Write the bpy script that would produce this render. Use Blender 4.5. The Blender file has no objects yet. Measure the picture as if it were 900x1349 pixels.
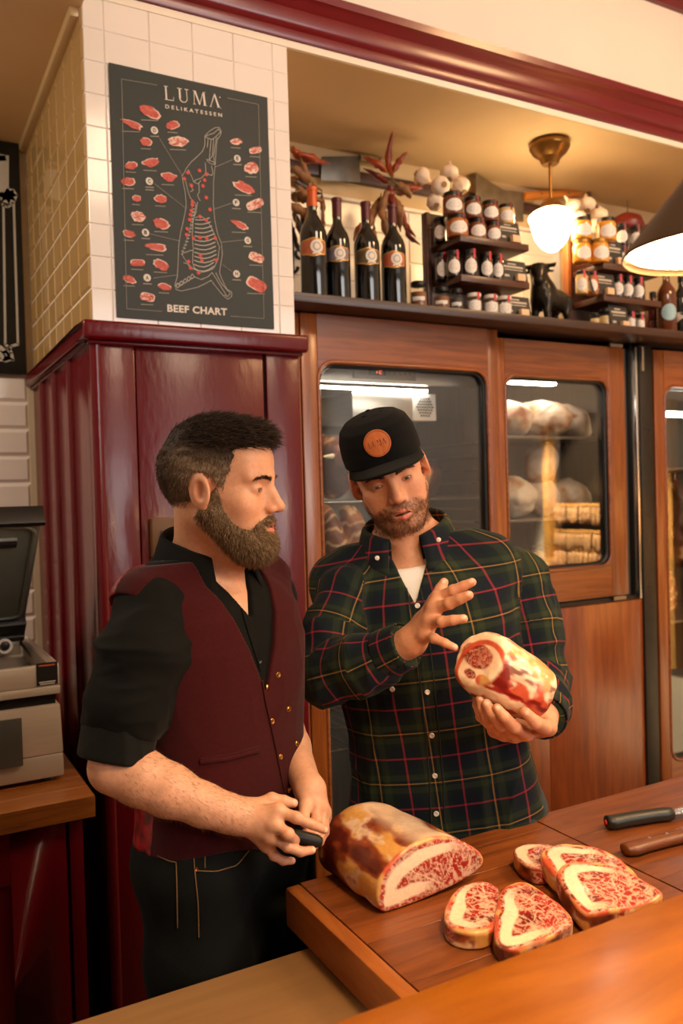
import bpy, bmesh, math, random
import numpy as np
from mathutils import Vector, Matrix
random.seed(7)
SC = bpy.context.scene
COL = SC.collection
# ------------------------------------------------------------------ camera
FPX, CXP, CYP = 1098.2, 450.0, 674.5
YAW, PITCH, ROLL = math.radians(28.61), math.radians(-1.15), math.radians(1.62)
EYE = np.array([0.0, 0.0, 1.62])
fwd = np.array([math.sin(YAW)*math.cos(PITCH), math.cos(YAW)*math.cos(PITCH), math.sin(PITCH)])
rgt0 = np.array([math.cos(YAW), -math.sin(YAW), 0.0])
dwn0 = -np.cross(rgt0, fwd)
rgt = math.cos(ROLL)*rgt0 + math.sin(ROLL)*dwn0
dwn = -math.sin(ROLL)*rgt0 + math.cos(ROLL)*dwn0
cam = bpy.data.cameras.new('camera')
cam.sensor_fit = 'VERTICAL'; cam.sensor_height = 36.0; cam.lens = FPX*36.0/1349.0
cam.clip_start = 0.02; cam.clip_end = 60
cam.dof.use_dof = True; cam.dof.focus_distance = 1.55; cam.dof.aperture_fstop = 4.0
camo = bpy.data.objects.new('camera', cam); COL.objects.link(camo)
M4 = Matrix(((rgt[0], -dwn[0], -fwd[0], EYE[0]), (rgt[1], -dwn[1], -fwd[1], EYE[1]), (rgt[2], -dwn[2], -fwd[2], EYE[2]), (0, 0, 0, 1)))
camo.matrix_world = M4
SC.camera = camo
def ray(x, y): return rgt*((x-CXP)/FPX) + dwn*((y-CYP)/FPX) + fwd
def atY(x, y, Y): v = ray(x, y); return EYE + v*(Y/v[1])
def atX(x, y, X): v = ray(x, y); return EYE + v*(X/v[0])
def atZ(x, y, Z): v = ray(x, y); return EYE + v*((Z-EYE[2])/v[2])
def P(x, y, D): return EYE + ray(x, y)*D          # a point seen at x, y at depth D
# ------------------------------------------------------------------ world and exposure
w = bpy.data.worlds.new('world'); SC.world = w; w.use_nodes = True
w.node_tree.nodes['Background'].inputs[0].default_value = (1.0, 0.80, 0.60, 1)
w.node_tree.nodes['Background'].inputs[1].default_value = 0.03
SC.view_settings.view_transform = 'Standard'
SC.view_settings.look = 'None'
SC.view_settings.exposure = 0.0
SC.view_settings.gamma = 1.0
SC.view_settings.use_curve_mapping = False
SC.cycles.max_bounces = 7; SC.cycles.transparent_max_bounces = 16
SC.cycles.use_denoising = True
SC.cycles.caustics_reflective = False; SC.cycles.caustics_refractive = False
def area(name, loc, target, sx, sy, power, color):
    l = bpy.data.lights.new(name, 'AREA'); l.shape = 'RECTANGLE'; l.size = sx; l.size_y = sy
    l.energy = power; l.color = color
    o = bpy.data.objects.new(name, l); COL.objects.link(o); o.location = loc
    o.rotation_euler = (Vector(target)-Vector(loc)).to_track_quat('-Z', 'Y').to_euler()
    return o
# daylight of the high shop window behind the camera
area('shop_window_daylight', (1.9, -3.08, 2.6), (1.0, 2.3, 1.9), 3.4, 1.6, 122, (1.0, 0.97, 0.95))
# warm lamp in the alcove ceiling
area('alcove_lamp_light', (-.75, 2.3, 2.92), (-.2, 2.7, 1.2), 0.5, 0.5, 30, (1.0, 0.82, 0.62))
# warm lamps over the counter and on the shop ceiling
area('ceiling_lamp_light', (1.3, 0.1, 3.5), (1.2, 1.4, 1.2), 0.7, 0.7, 26, (1.0, 0.74, 0.50))
area('ceiling_lamp_light', (2.9, 0.6, 3.5), (2.4, 1.7, 1.0), 0.5, 0.5, 34, (1.0, 0.60, 0.28))
# ------------------------------------------------------------------ materials
MATS = {}
def mat(name, color=(.8,.8,.8), rough=.5, metal=0.0, spec=.5, noise=0.0, nscale=20.0, bump=0.0, bscale=60.0, color2=None,
        vec=(1,1,1), coat=0.0, sss=0.0, sheen=0.0, emit=None, estr=0.0, attr=None, detail=4.0, bdist=.002, alpha=1.0):
    if name in MATS: return MATS[name]
    m = bpy.data.materials.new(name); MATS[name] = m; m.use_nodes = True
    nt = m.node_tree; N = nt.nodes; L = nt.links; b = N['Principled BSDF']
    b.inputs['Base Color'].default_value = (*color, 1); b.inputs['Roughness'].default_value = rough
    b.inputs['Metallic'].default_value = metal; b.inputs['Specular IOR Level'].default_value = spec
    b.inputs['Coat Weight'].default_value = coat; b.inputs['Coat Roughness'].default_value = .12
    if sss: b.inputs['Subsurface Weight'].default_value = sss; b.inputs['Subsurface Radius'].default_value = (.010,.004,.002); b.inputs['Subsurface Scale'].default_value = 1.0
    if sheen: b.inputs['Sheen Weight'].default_value = sheen
    if emit: b.inputs['Emission Color'].default_value = (*emit, 1); b.inputs['Emission Strength'].default_value = estr
    if noise or bump or color2:
        tc = N.new('ShaderNodeTexCoord'); mp = N.new('ShaderNodeMapping'); mp.inputs['Scale'].default_value = vec
        L.new(tc.outputs['Object'], mp.inputs['Vector'])
    src = None
    if attr:
        at = N.new('ShaderNodeAttribute'); at.attribute_name = attr; src = at.outputs['Color']
    if noise or color2:
        nz = N.new('ShaderNodeTexNoise'); nz.inputs['Scale'].default_value = nscale; nz.inputs['Detail'].default_value = detail
        L.new(mp.outputs[0], nz.inputs['Vector'])
        mx = N.new('ShaderNodeMix'); mx.data_type = 'RGBA'
        if color2:
            cr = N.new('ShaderNodeMapRange'); cr.inputs[1].default_value = .35; cr.inputs[2].default_value = .65
            L.new(nz.outputs['Fac'], cr.inputs[0]); L.new(cr.outputs[0], mx.inputs[0])
            mx.inputs[6].default_value = (*color, 1); mx.inputs[7].default_value = (*color2, 1)
        else:
            mx.blend_type = 'MULTIPLY'; mx.inputs[0].default_value = 1.0
            if src: L.new(src, mx.inputs[6])
            else: mx.inputs[6].default_value = (*color, 1)
            cr = N.new('ShaderNodeMapRange'); cr.inputs[1].default_value = .25; cr.inputs[2].default_value = .75
            cr.inputs[3].default_value = 1-noise; cr.inputs[4].default_value = 1+noise*.6
            L.new(nz.outputs['Fac'], cr.inputs[0])
            L.new(cr.outputs[0], mx.inputs[7])
        L.new(mx.outputs[2], b.inputs['Base Color'])
    elif src: L.new(src, b.inputs['Base Color'])
    if bump:
        nb = N.new('ShaderNodeTexNoise'); nb.inputs['Scale'].default_value = bscale; nb.inputs['Detail'].default_value = 3
        L.new(mp.outputs[0], nb.inputs['Vector'])
        bp = N.new('ShaderNodeBump'); bp.inputs['Strength'].default_value = bump; bp.inputs['Distance'].default_value = bdist
        L.new(nb.outputs['Fac'], bp.inputs['Height']); L.new(bp.outputs[0], b.inputs['Normal'])
    return m
def wood(name, c1, c2, axis='X', rough=.35, scale=6.0, coat=.25, stretch=14.0, bump=.12):
    if name in MATS: return MATS[name]
    m = bpy.data.materials.new(name); MATS[name] = m; m.use_nodes = True
    nt = m.node_tree; N = nt.nodes; L = nt.links; b = N['Principled BSDF']
    b.inputs['Roughness'].default_value = rough; b.inputs['Coat Weight'].default_value = coat; b.inputs['Coat Roughness'].default_value = .18
    tc = N.new('ShaderNodeTexCoord'); mp = N.new('ShaderNodeMapping')
    s = [stretch]*3; s['XYZ'.index(axis)] = 1.0
    mp.inputs['Scale'].default_value = s
    oi = N.new('ShaderNodeObjectInfo'); ad = N.new('ShaderNodeVectorMath'); ad.operation = 'ADD'
    sc_ = N.new('ShaderNodeVectorMath'); sc_.operation = 'SCALE'; sc_.inputs[3].default_value = 37.0
    cb = N.new('ShaderNodeCombineXYZ')
    for i in range(3): L.new(oi.outputs['Random'], cb.inputs[i])
    L.new(cb.outputs[0], sc_.inputs[0])
    L.new(tc.outputs['Object'], mp.inputs['Vector']); L.new(mp.outputs[0], ad.inputs[0]); L.new(sc_.outputs[0], ad.inputs[1])
    n1 = N.new('ShaderNodeTexNoise'); n1.inputs['Scale'].default_value = scale; n1.inputs['Detail'].default_value = 8; n1.inputs['Roughness'].default_value = .65
    n1.inputs['Distortion'].default_value = .6
    L.new(ad.outputs[0], n1.inputs['Vector'])
    r = N.new('ShaderNodeMapRange'); r.inputs[1].default_value = .32; r.inputs[2].default_value = .68
    L.new(n1.outputs['Fac'], r.inputs[0])
    mx = N.new('ShaderNodeMix'); mx.data_type = 'RGBA'; mx.inputs[6].default_value = (*c1, 1); mx.inputs[7].default_value = (*c2, 1)
    L.new(r.outputs[0], mx.inputs[0])
    # per-object tone
    mr = N.new('ShaderNodeMapRange'); mr.inputs[3].default_value = .85; mr.inputs[4].default_value = 1.12; L.new(oi.outputs['Random'], mr.inputs[0])
    mu = N.new('ShaderNodeMix'); mu.data_type = 'RGBA'; mu.blend_type = 'MULTIPLY'; mu.inputs[0].default_value = 1
    L.new(mx.outputs[2], mu.inputs[6]); L.new(mr.outputs[0], mu.inputs[7]); L.new(mu.outputs[2], b.inputs['Base Color'])
    bp = N.new('ShaderNodeBump'); bp.inputs['Strength'].default_value = bump; bp.inputs['Distance'].default_value = .001
    L.new(n1.outputs['Fac'], bp.inputs['Height']); L.new(bp.outputs[0], b.inputs['Normal'])
    return m
def glassmat(name, tint=(1,1,1), gloss=.9, rough=.02, ior=1.45):
    if name in MATS: return MATS[name]
    m = bpy.data.materials.new(name); MATS[name] = m; m.use_nodes = True
    nt = m.node_tree; N = nt.nodes; L = nt.links
    for n in list(N): N.remove(n)
    o = N.new('ShaderNodeOutputMaterial'); t = N.new('ShaderNodeBsdfTransparent'); t.inputs[0].default_value = (*tint, 1)
    g = N.new('ShaderNodeBsdfGlossy'); g.inputs['Roughness'].default_value = rough
    fr = N.new('ShaderNodeFresnel'); ge = N.new('ShaderNodeNewGeometry'); io = N.new('ShaderNodeMix')
    io.inputs[2].default_value = ior; io.inputs[3].default_value = 1/ior; L.new(ge.outputs['Backfacing'], io.inputs[0]); L.new(io.outputs[0], fr.inputs[0])   # no inner reflection on the far side of a pane
    ml = N.new('ShaderNodeMath'); ml.operation = 'MULTIPLY'; ml.inputs[1].default_value = gloss
    mx = N.new('ShaderNodeMixShader'); L.new(fr.outputs[0], ml.inputs[0]); L.new(ml.outputs[0], mx.inputs[0])
    L.new(t.outputs[0], mx.inputs[1]); L.new(g.outputs[0], mx.inputs[2]); L.new(mx.outputs[0], o.inputs[0])
    return m
# ------------------------------------------------------------------ mesh builder
class MB:
    def __init__(s): s.v = []; s.f = []; s.m = []; s.uv = None
    def add(s, vs, fs, mi=0):
        o = len(s.v); s.v += [tuple(map(float, v)) for v in vs]; s.f += [tuple(i+o for i in f) for f in fs]; s.m += [mi]*len(fs); return s
    def box(s, lo, hi, mi=0):
        (a,b,c), (d,e,f) = lo, hi
        return s.add([(a,b,c),(d,b,c),(d,e,c),(a,e,c),(a,b,f),(d,b,f),(d,e,f),(a,e,f)],
                     [(0,3,2,1),(4,5,6,7),(0,1,5,4),(1,2,6,5),(2,3,7,6),(3,0,4,7)], mi)
    def hexa(s, pts, mi=0):     # 8 points: bottom ring, top ring
        return s.add(pts, [(0,3,2,1),(4,5,6,7),(0,1,5,4),(1,2,6,5),(2,3,7,6),(3,0,4,7)], mi)
    def lathe(s, prof, c=(0,0,0), n=20, axis=(0,0,1), mi=0, cap=True):
        ax = Vector(axis).normalized(); q = Vector((0,0,1)).rotation_difference(ax)
        vs = []
        for r, z in prof:
            for k in range(n):
                a = 2*math.pi*k/n; vs.append(Vector(c) + q @ Vector((r*math.cos(a), r*math.sin(a), z)))
        fs = []
        for i in range(len(prof)-1):
            for k in range(n):
                k2 = (k+1) % n; fs.append((i*n+k, i*n+k2, (i+1)*n+k2, (i+1)*n+k))
        if cap:
            if prof[0][0] > 1e-5: fs.append(tuple(reversed(range(n))))
            if prof[-1][0] > 1e-5: fs.append(tuple((len(prof)-1)*n+k for k in range(n)))
        return s.add(vs, fs, mi)
    def tube(s, pts, r, n=8, mi=0, cap=True):
        pts = [Vector(p) for p in pts]; m = len(pts); rr = r if hasattr(r, '__len__') else [r]*m
        vs = []; prev = None
        for i, p in enumerate(pts):
            d = (pts[min(i+1, m-1)] - pts[max(i-1, 0)]).normalized()
            if prev is None:
                u = d.orthogonal().normalized()
            else:
                u = (prev - d*prev.dot(d)).normalized()
            prev = u; v = d.cross(u)
            for k in range(n):
                a = 2*math.pi*k/n; vs.append(p + (u*math.cos(a) + v*math.sin(a))*rr[i])
        fs = []
        for i in range(m-1):
            for k in range(n):
                k2 = (k+1) % n; fs.append((i*n+k, i*n+k2, (i+1)*n+k2, (i+1)*n+k))
        if cap: fs.append(tuple(reversed(range(n)))); fs.append(tuple((m-1)*n+k for k in range(n)))
        return s.add(vs, fs, mi)
    def prism(s, poly, o, u, v, n, t, mi=0):   # polygon (u,v) coords extruded t along n
        o, u, v, n = map(Vector, (o, u, v, n)); k = len(poly)
        a = [o + u*p[0] + v*p[1] for p in poly]; b = [p + n*t for p in a]
        return s.add(a+b, [tuple(reversed(range(k))), tuple(range(k, 2*k))] + [(i, (i+1) % k, k+(i+1) % k, k+i) for i in range(k)], mi)
    def build(s, name, mats, parent=None, smooth=0, bevel=0.0, seg=2, loc=None):
        me = bpy.data.meshes.new(name); org = np.zeros(3)
        if parent is not None: org = np.array(WORLD[parent.name])
        elif loc is not None: org = np.array(loc)
        V = np.array(s.v, float) - org
        me.from_pydata(V.tolist(), [], s.f)
        ms = mats if isinstance(mats, (list, tuple)) else [mats]
        for m in ms: me.materials.append(m)
        if len(ms) > 1: me.polygons.foreach_set('material_index', s.m)
        if bevel > 0:
            bm = bmesh.new(); bm.from_mesh(me)
            bmesh.ops.remove_doubles(bm, verts=bm.verts, dist=1e-6)
            ed = [e for e in bm.edges if len(e.link_faces) == 2 and e.calc_face_angle(0) > .5]
            bmesh.ops.bevel(bm, geom=ed, offset=bevel, segments=seg, affect='EDGES', profile=.5, clamp_overlap=True)
            bm.to_mesh(me); bm.free()
        bm = bmesh.new(); bm.from_mesh(me); bmesh.ops.recalc_face_normals(bm, faces=bm.faces); bm.to_mesh(me); bm.free()
        if smooth or bevel > 0:
            me.shade_smooth(); me.set_sharp_from_angle(angle=math.radians(smooth or 40))
        o = bpy.data.objects.new(name, me); COL.objects.link(o)
        o.location = org if parent is None else (0,0,0)
        WORLD[o.name] = org if parent is None else WORLD[parent.name]
        if parent is not None: o.parent = parent
        return o
WORLD = {}
def tag(o, label=None, cat=None, group=None, kind=None):
    if label: o['label'] = label
    if cat: o['category'] = cat
    if group: o['group'] = group
    if kind: o['kind'] = kind
    return o
def thing(name, label, cat, loc=(0,0,0), group=None, kind=None):
    o = bpy.data.objects.new(name, None); COL.objects.link(o); o.location = tuple(map(float, loc)); o.empty_display_size = .05
    WORLD[o.name] = np.array(loc, float)
    return tag(o, label, cat, group, kind)
def struct(name, mb, m, parent=None, **k):
    o = mb.build(name, m, parent, **k)
    if parent is None: o['kind'] = 'structure'
    return o
def dup(root, loc, label=None, group=None):
    r = root.copy(); COL.objects.link(r); r.location = tuple(map(float, loc)); WORLD[r.name] = np.array(loc, float)
    if label: r['label'] = label
    if group: r['group'] = group
    for ch in list(root.children):
        c = ch.copy(); COL.objects.link(c); c.parent = r; WORLD[c.name] = WORLD[r.name]
        for g in list(ch.children):
            d = g.copy(); COL.objects.link(d); d.parent = c; WORLD[d.name] = WORLD[r.name]
    return r
def raw(name, V, F, mats, parent=None, loc=None, col=None, uv=None, smooth=True, mi=None):
    """arrays -> mesh object; col: per-vertex rgb named tone; uv: per-vertex uv"""
    org = np.array(WORLD[parent.name]) if parent is not None else (np.array(loc) if loc is not None else np.zeros(3))
    me = bpy.data.meshes.new(name); V = np.asarray(V, float) - org
    F = np.asarray(F); k = F.shape[1]
    me.vertices.add(len(V)); me.vertices.foreach_set('co', V.astype(np.float32).ravel())
    me.loops.add(F.size); me.loops.foreach_set('vertex_index', F.astype(np.int32).ravel())
    me.polygons.add(len(F)); me.polygons.foreach_set('loop_start', np.arange(0, F.size, k, dtype=np.int32))
    me.update(calc_edges=True); me.validate()
    ms = mats if isinstance(mats, (list, tuple)) else [mats]
    for m in ms: me.materials.append(m)
    if mi is not None: me.polygons.foreach_set('material_index', np.asarray(mi, np.int32))
    if smooth: me.shade_smooth()
    if col is not None:
        a = me.color_attributes.new('tone', 'FLOAT_COLOR', 'POINT')
        c4 = np.ones((len(V), 4), np.float32); c4[:, :3] = col; a.data.foreach_set('color', c4.ravel())
    if uv is not None:
        a = me.attributes.new('cloth', 'FLOAT2', 'POINT'); a.data.foreach_set('vector', np.asarray(uv, np.float32).ravel())
    o = bpy.data.objects.new(name, me); COL.objects.link(o)
    if parent is None: o.location = org
    WORLD[o.name] = org
    if parent is not None: o.parent = parent
    return o
# ------------------------------------------------------------------ distance-field modelling
NTAB = np.random.RandomState(77).rand(64**3).astype(np.float32)*2-1
def noise(p, s=1.0, seed=0):
    p = np.asarray(p, np.float32)*np.float32(s) + np.float32(seed*17.31 + 640.0); f = np.floor(p); i = f.astype(np.int32); t = p - f; t = t*t*(3-2*t)
    x0 = (i[:,0] & 63) << 12; x1 = ((i[:,0]+1) & 63) << 12; y0 = (i[:,1] & 63) << 6; y1 = ((i[:,1]+1) & 63) << 6; z0 = i[:,2] & 63; z1 = (i[:,2]+1) & 63
    tx, ty, tz = t[:,0], t[:,1], t[:,2]
    def lz(a): u = NTAB[a+z0]; return u+(NTAB[a+z1]-u)*tz
    a = lz(x0+y0); a = a+(lz(x0+y1)-a)*ty; b = lz(x1+y0); b = b+(lz(x1+y1)-b)*ty
    return a+(b-a)*tx
def fbm(p, s=1.0, o=3, seed=0):
    r = 0; a = 1.0
    for k in range(o): r = r + a*noise(p, s*2**k, seed+k); a *= .5
    return r
def smin(a, b, k):
    h = np.clip(.5+.5*(b-a)/k, 0, 1); return b*(1-h)+a*h - k*h*(1-h)
def smax(a, b, k): return -smin(-a, -b, k)
def sph(p, c, r): return np.linalg.norm(p-np.asarray(c), axis=1)-r
def ell(p, c, r, R=None):
    q = p-np.asarray(c)
    if R is not None: q = q @ R            # columns of R are the local axes
    r = np.asarray(r, float); k0 = np.linalg.norm(q/r, axis=1); k1 = np.linalg.norm(q/(r*r), axis=1)+1e-9
    return k0*(k0-1)/k1
def cap(p, a, b, ra, rb=None):
    rb = ra if rb is None else rb; a = np.asarray(a, float); b = np.asarray(b, float)
    ba = b-a; h = np.clip(((p-a)@ba)/(ba@ba+1e-12), 0, 1)
    return np.linalg.norm(p-a-h[:,None]*ba, axis=1)-(ra+(rb-ra)*h)
def chain(p, pts, rs, k=.004):
    d = None
    for i in range(len(pts)-1):
        c = cap(p, pts[i], pts[i+1], rs[i], rs[i+1]); d = c if d is None else smin(d, c, k)
    return d
def rbox(p, c, h, r, R=None):
    q = p-np.asarray(c)
    if R is not None: q = q @ R
    q = np.abs(q)-np.asarray(h)+r
    return np.linalg.norm(np.maximum(q, 0), axis=1)+np.minimum(q.max(axis=1), 0)-r
def surf(fn, lo, hi, h, lip=1.35):
    lo = np.asarray(lo, float); hi = np.asarray(hi, float); B = 4
    nb = np.ceil((hi-lo)/(h*B)).astype(int); n = nb*B
    g = [lo[i]+h*(B*np.arange(nb[i])+(B-1)/2) for i in range(3)]
    c = np.stack(np.meshgrid(*g, indexing='ij'), -1).reshape(-1, 3)
    d = fn(c).reshape(nb)
    V = np.repeat(np.repeat(np.repeat(np.sign(d)*9, B, 0), B, 1), B, 2).astype(np.float32)
    act = np.argwhere(np.abs(d) < lip*B*h*.87+h)
    off = np.stack(np.meshgrid(*[np.arange(B)]*3, indexing='ij'), -1).reshape(-1, 3)
    idx = (act[:,None,:]*B+off[None]).reshape(-1, 3)
    out = np.empty(len(idx), np.float32)
    for s in range(0, len(idx), 400000):
        e = idx[s:s+400000]; out[s:s+400000] = fn(lo+h*e)
    V[idx[:,0], idx[:,1], idx[:,2]] = out
    S = V < 0
    cnt = sum(S[a:n[0]-1+a, b:n[1]-1+b, cc:n[2]-1+cc].astype(np.int8) for a in (0,1) for b in (0,1) for cc in (0,1))
    cells = np.argwhere((cnt > 0) & (cnt < 8))
    cor = [(a,b,cc) for a in (0,1) for b in (0,1) for cc in (0,1)]
    vals = np.stack([V[cells[:,0]+a, cells[:,1]+b, cells[:,2]+cc] for a,b,cc in cor], 1)
    vals = np.clip(vals, -2*h, 2*h)
    acc = np.zeros((len(cells), 3)); num = np.zeros(len(cells))
    for i in range(8):
        for j in range(i+1, 8):
            if sum(abs(cor[i][q]-cor[j][q]) for q in range(3)) != 1: continue
            a, b = vals[:,i], vals[:,j]; msk = (a < 0) != (b < 0)
            t = np.where(msk, a/(np.where(a == b, 1, a-b)), 0)
            pt = np.array(cor[i])+t[:,None]*(np.array(cor[j])-np.array(cor[i]))
            acc += pt*msk[:,None]; num += msk
    verts = lo+h*(cells+acc/num[:,None])
    ID = -np.ones(tuple(n), np.int64); ID[cells[:,0], cells[:,1], cells[:,2]] = np.arange(len(cells))
    quads = []
    for ax in range(3):
        u, v = (ax+1) % 3, (ax+2) % 3
        sl0 = [slice(None)]*3; sl1 = [slice(None)]*3; sl0[ax] = slice(0, n[ax]-1); sl1[ax] = slice(1, n[ax])
        A = S[tuple(sl0)]; Bq = S[tuple(sl1)]
        e = np.argwhere(A != Bq); e = e[(e[:,u] > 0) & (e[:,v] > 0) & (e[:,u] < n[u]-1) & (e[:,v] < n[v]-1)]
        if not len(e): continue
        flip = A[e[:,0], e[:,1], e[:,2]]
        du = np.zeros(3, int); du[u] = 1; dv = np.zeros(3, int); dv[v] = 1
        q = np.stack([ID[tuple((e-du-dv).T)], ID[tuple((e-dv).T)], ID[tuple(e.T)], ID[tuple((e-du).T)]], 1)
        q[~flip] = q[~flip][:, ::-1]
        quads.append(q)
    Q = np.concatenate(quads); Q = Q[(Q >= 0).all(1)]
    return verts, Q
def frame(F, up=(0,0,1)):
    """columns: right, forward, up for somebody who faces F"""
    F = np.asarray(F, float); F = F/np.linalg.norm(F); up = np.asarray(up, float)
    X = np.cross(F, up); X /= np.linalg.norm(X); Z = np.cross(X, F)
    return np.stack([X, F, Z], 1)
def rotm(axis, deg):
    return np.array(Matrix.Rotation(math.radians(deg), 3, axis))
def joinarr(parts):
    V = []; F = []; C = []; n = 0
    for v, f, c in parts:
        V.append(v); F.append(f+n); C.append(np.broadcast_to(np.asarray(c, float), (len(v), 3))); n += len(v)
    return np.concatenate(V), np.concatenate(F), np.concatenate(C)
def lin(r, g, b):      # sRGB 0..255 -> linear
    return tuple(((c/255)/12.92 if c/255 <= .04045 else ((c/255+.055)/1.055)**2.4) for c in (r, g, b))
# ------------------------------------------------------------------ the room
YW = 2.303                      # plane of the pillar and of the wall above the niche
PX0, PX1 = 0.505, 1.112         # the tiled pillar
plaster = mat('plaster_cream', lin(236,226,214), .8, noise=.04, nscale=3, bump=.08, bscale=40)
plaster_tan = mat('plaster_tan', lin(214,184,138), .75, noise=.06, nscale=4, bump=.1, bscale=30)
maroon = mat('maroon_gloss_paint', lin(96,8,17), .26, spec=.35, noise=.14, nscale=5, bump=.30, bscale=60, vec=(1,1,.35), coat=.10, bdist=.003)
maroon_dk = mat('maroon_trim_paint', lin(110,8,22), .28, noise=.1, nscale=8, bump=.1, bscale=40, coat=.2)
tile_w = mat('white_glazed_tile', lin(240,232,224), .12, spec=.5, noise=.03, nscale=2, bump=.05, bscale=6, bdist=.004)
tile_b = mat('glazed_tile_warm_reflection', lin(184,150,98), .10, spec=.6, noise=.05, nscale=3, bump=.10, bscale=7, bdist=.006)  # white side tiles; the tan is warm lamp reflection painted into the colour
grout = mat('tile_grout', lin(232,223,214), .9, noise=.05)
struct('floor', MB().box((-2.3,-3.3,-.05), (4.2,3.6,0)), mat('floor_stone', lin(96,78,62), .5, noise=.25, nscale=3))
struct('ceiling', MB().box((-2.3,-3.3,3.6), (4.2,2.5,3.65)), plaster)
struct('ceiling_alcove', MB().box((-2.3,.9,2.95), (PX0,3.35,3.0)), plaster_tan)
struct('wall_alcove_front', MB().box((-2.3,.86,2.95), (PX0,.9,3.6)), plaster)
struct('wall_alcove_side', MB().box((PX0-.005,.86,3.0), (PX0+.035,YW,3.6)), plaster)
struct('wall_right', MB().box((4.0,-3.3,0), (4.1,3.3,3.6)), plaster)
struct('wall_left', MB().box((-2.3,-3.3,0), (-2.2,3.4,3.6)), plaster)
struct('wall_rear', MB().box((-2.3,-3.3,0), (4.1,-3.2,3.6)), mat('plaster_rear', lin(190,160,120), .8, noise=.1))
struct('wall_upper', MB().box((PX0,YW,3.0), (4.0,YW+.08,3.6)), plaster)
struct('ceiling_niche', MB().box((PX1,YW,2.978), (4.0,2.95,3.0)), plaster_tan)
struct('wall_niche', MB().box((PX1,2.90,2.2), (4.0,2.95,2.98)), plaster_tan)
# the maroon moulding: stepped profile run along the wall
def moulding(name, prof, x0, x1, m):
    mb = MB(); k = len(prof)
    a = [(x0, y, z) for y, z in prof]; b = [(x1, y, z) for y, z in prof]
    mb.add(a+b, [tuple(range(k)), tuple(reversed(range(k, 2*k)))] + [(i, k+i, k+(i+1) % k, (i+1) % k) for i in range(k)])
    return struct(name, mb, m, smooth=30)
moulding('trim_1', [(YW+.02,3.002), (YW-.012,3.002), (YW-.016,3.010), (YW-.016,3.030), (YW-.024,3.036), (YW-.030,3.048), (YW-.030,3.085),
                    (YW-.038,3.092), (YW-.044,3.104), (YW-.056,3.112), (YW-.060,3.134), (YW+.02,3.138)], PX0+.04, 4.0, maroon_dk)
moulding('trim_2', [(YW+.02,2.980), (YW-.006,2.980), (YW-.006,3.001), (YW+.02,3.001)], PX0, 4.0, mat('white_trim_paint', lin(240,228,212), .4))
moulding('trim_3', [(YW+.02,3.522), (YW-.02,3.522), (YW-.03,3.54), (YW-.06,3.56), (YW-.08,3.6), (YW+.02,3.6)], PX0+.04, 4.0, maroon_dk)
# pillar with its tiles
pil = struct('wall_pillar', MB().box((PX0,YW,2.0), (PX1,3.3,2.985)), grout)
pil['label'] = 'white tiled pillar that carries the poster'
def tile_mesh(wd, ht, t=.006, b=.004):
    mb = MB(); mb.add([(0,0,0),(wd,0,0),(wd,0,ht),(0,0,ht),(b,-t,b),(wd-b,-t,b),(wd-b,-t,ht-b),(b,-t,ht-b)],
                      [(0,1,5,4),(1,2,6,5),(2,3,7,6),(3,0,4,7),(4,5,6,7)])
    return mb
def tiles(parent, m, cols, rows, place, t=.006, b=.004, gap=.0015):
    cache = {}; rr = random.Random(3)
    for (c0, c1) in cols:
        for (r0, r1) in rows:
            key = (round(c1-c0, 3), round(r1-r0, 3))
            if key not in cache:
                o = tile_mesh(c1-c0-2*gap, r1-r0-2*gap, t, b).build('tile', m); me = o.data; cache[key] = me
            else:
                o = bpy.data.objects.new('tile', cache[key]); COL.objects.link(o)
            o.parent = parent; place(o, c0+gap, r0+gap)
            o.rotation_euler.x += rr.uniform(-.004, .004); o.rotation_euler.z += rr.uniform(-.004, .004)
rows = [(2.985-.0875*(k+1), 2.985-.0875*k) for k in range(10)]
cols = [(PX0,.561),(.561,.686),(.686,.811),(.811,.936),(.936,1.061),(1.061,PX1)]
def pf(o, u, z): o.location = (u, YW, z)
tiles(pil, tile_w, cols, rows, pf, t=.0025, b=.002, gap=.0007)
def ps(o, u, z): o.location = (PX0, u, z); o.rotation_euler = (0,0,math.radians(-90))
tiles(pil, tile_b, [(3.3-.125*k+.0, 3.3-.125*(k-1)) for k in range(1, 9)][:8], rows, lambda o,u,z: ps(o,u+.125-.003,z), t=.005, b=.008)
pt = MB(); pt.box((PX0-.03,YW+.01,2.925), (PX0,3.3,2.955)); pt.build('edge_trim', mat('tan_trim', lin(196,166,120), .3), pil, bevel=.006)
# alcove end wall
aw = struct('wall_alcove', MB().box((-2.2,3.30,0), (PX0,3.36,2.96)), grout)
rws = [(2.10-.10*(k+1), 2.10-.10*k) for k in range(12)]
def pa(o, u, z): o.location = (u, 3.30, z)
tiles(aw, tile_w, [(.48-.2*(k+1), .48-.2*k) for k in range(3)], rws, pa, t=.008, b=.012)
MB().box((.478,3.292,.9), (.502,3.30,2.10)).build('corner_strip', mat('strip_cream', lin(206,192,164), .4), aw)
MB().box((-.4,3.27,2.952), (.50,3.30,2.985)).build('edge_trim', mat('strip_cream', lin(206,192,164), .4), aw, bevel=.004)
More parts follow.
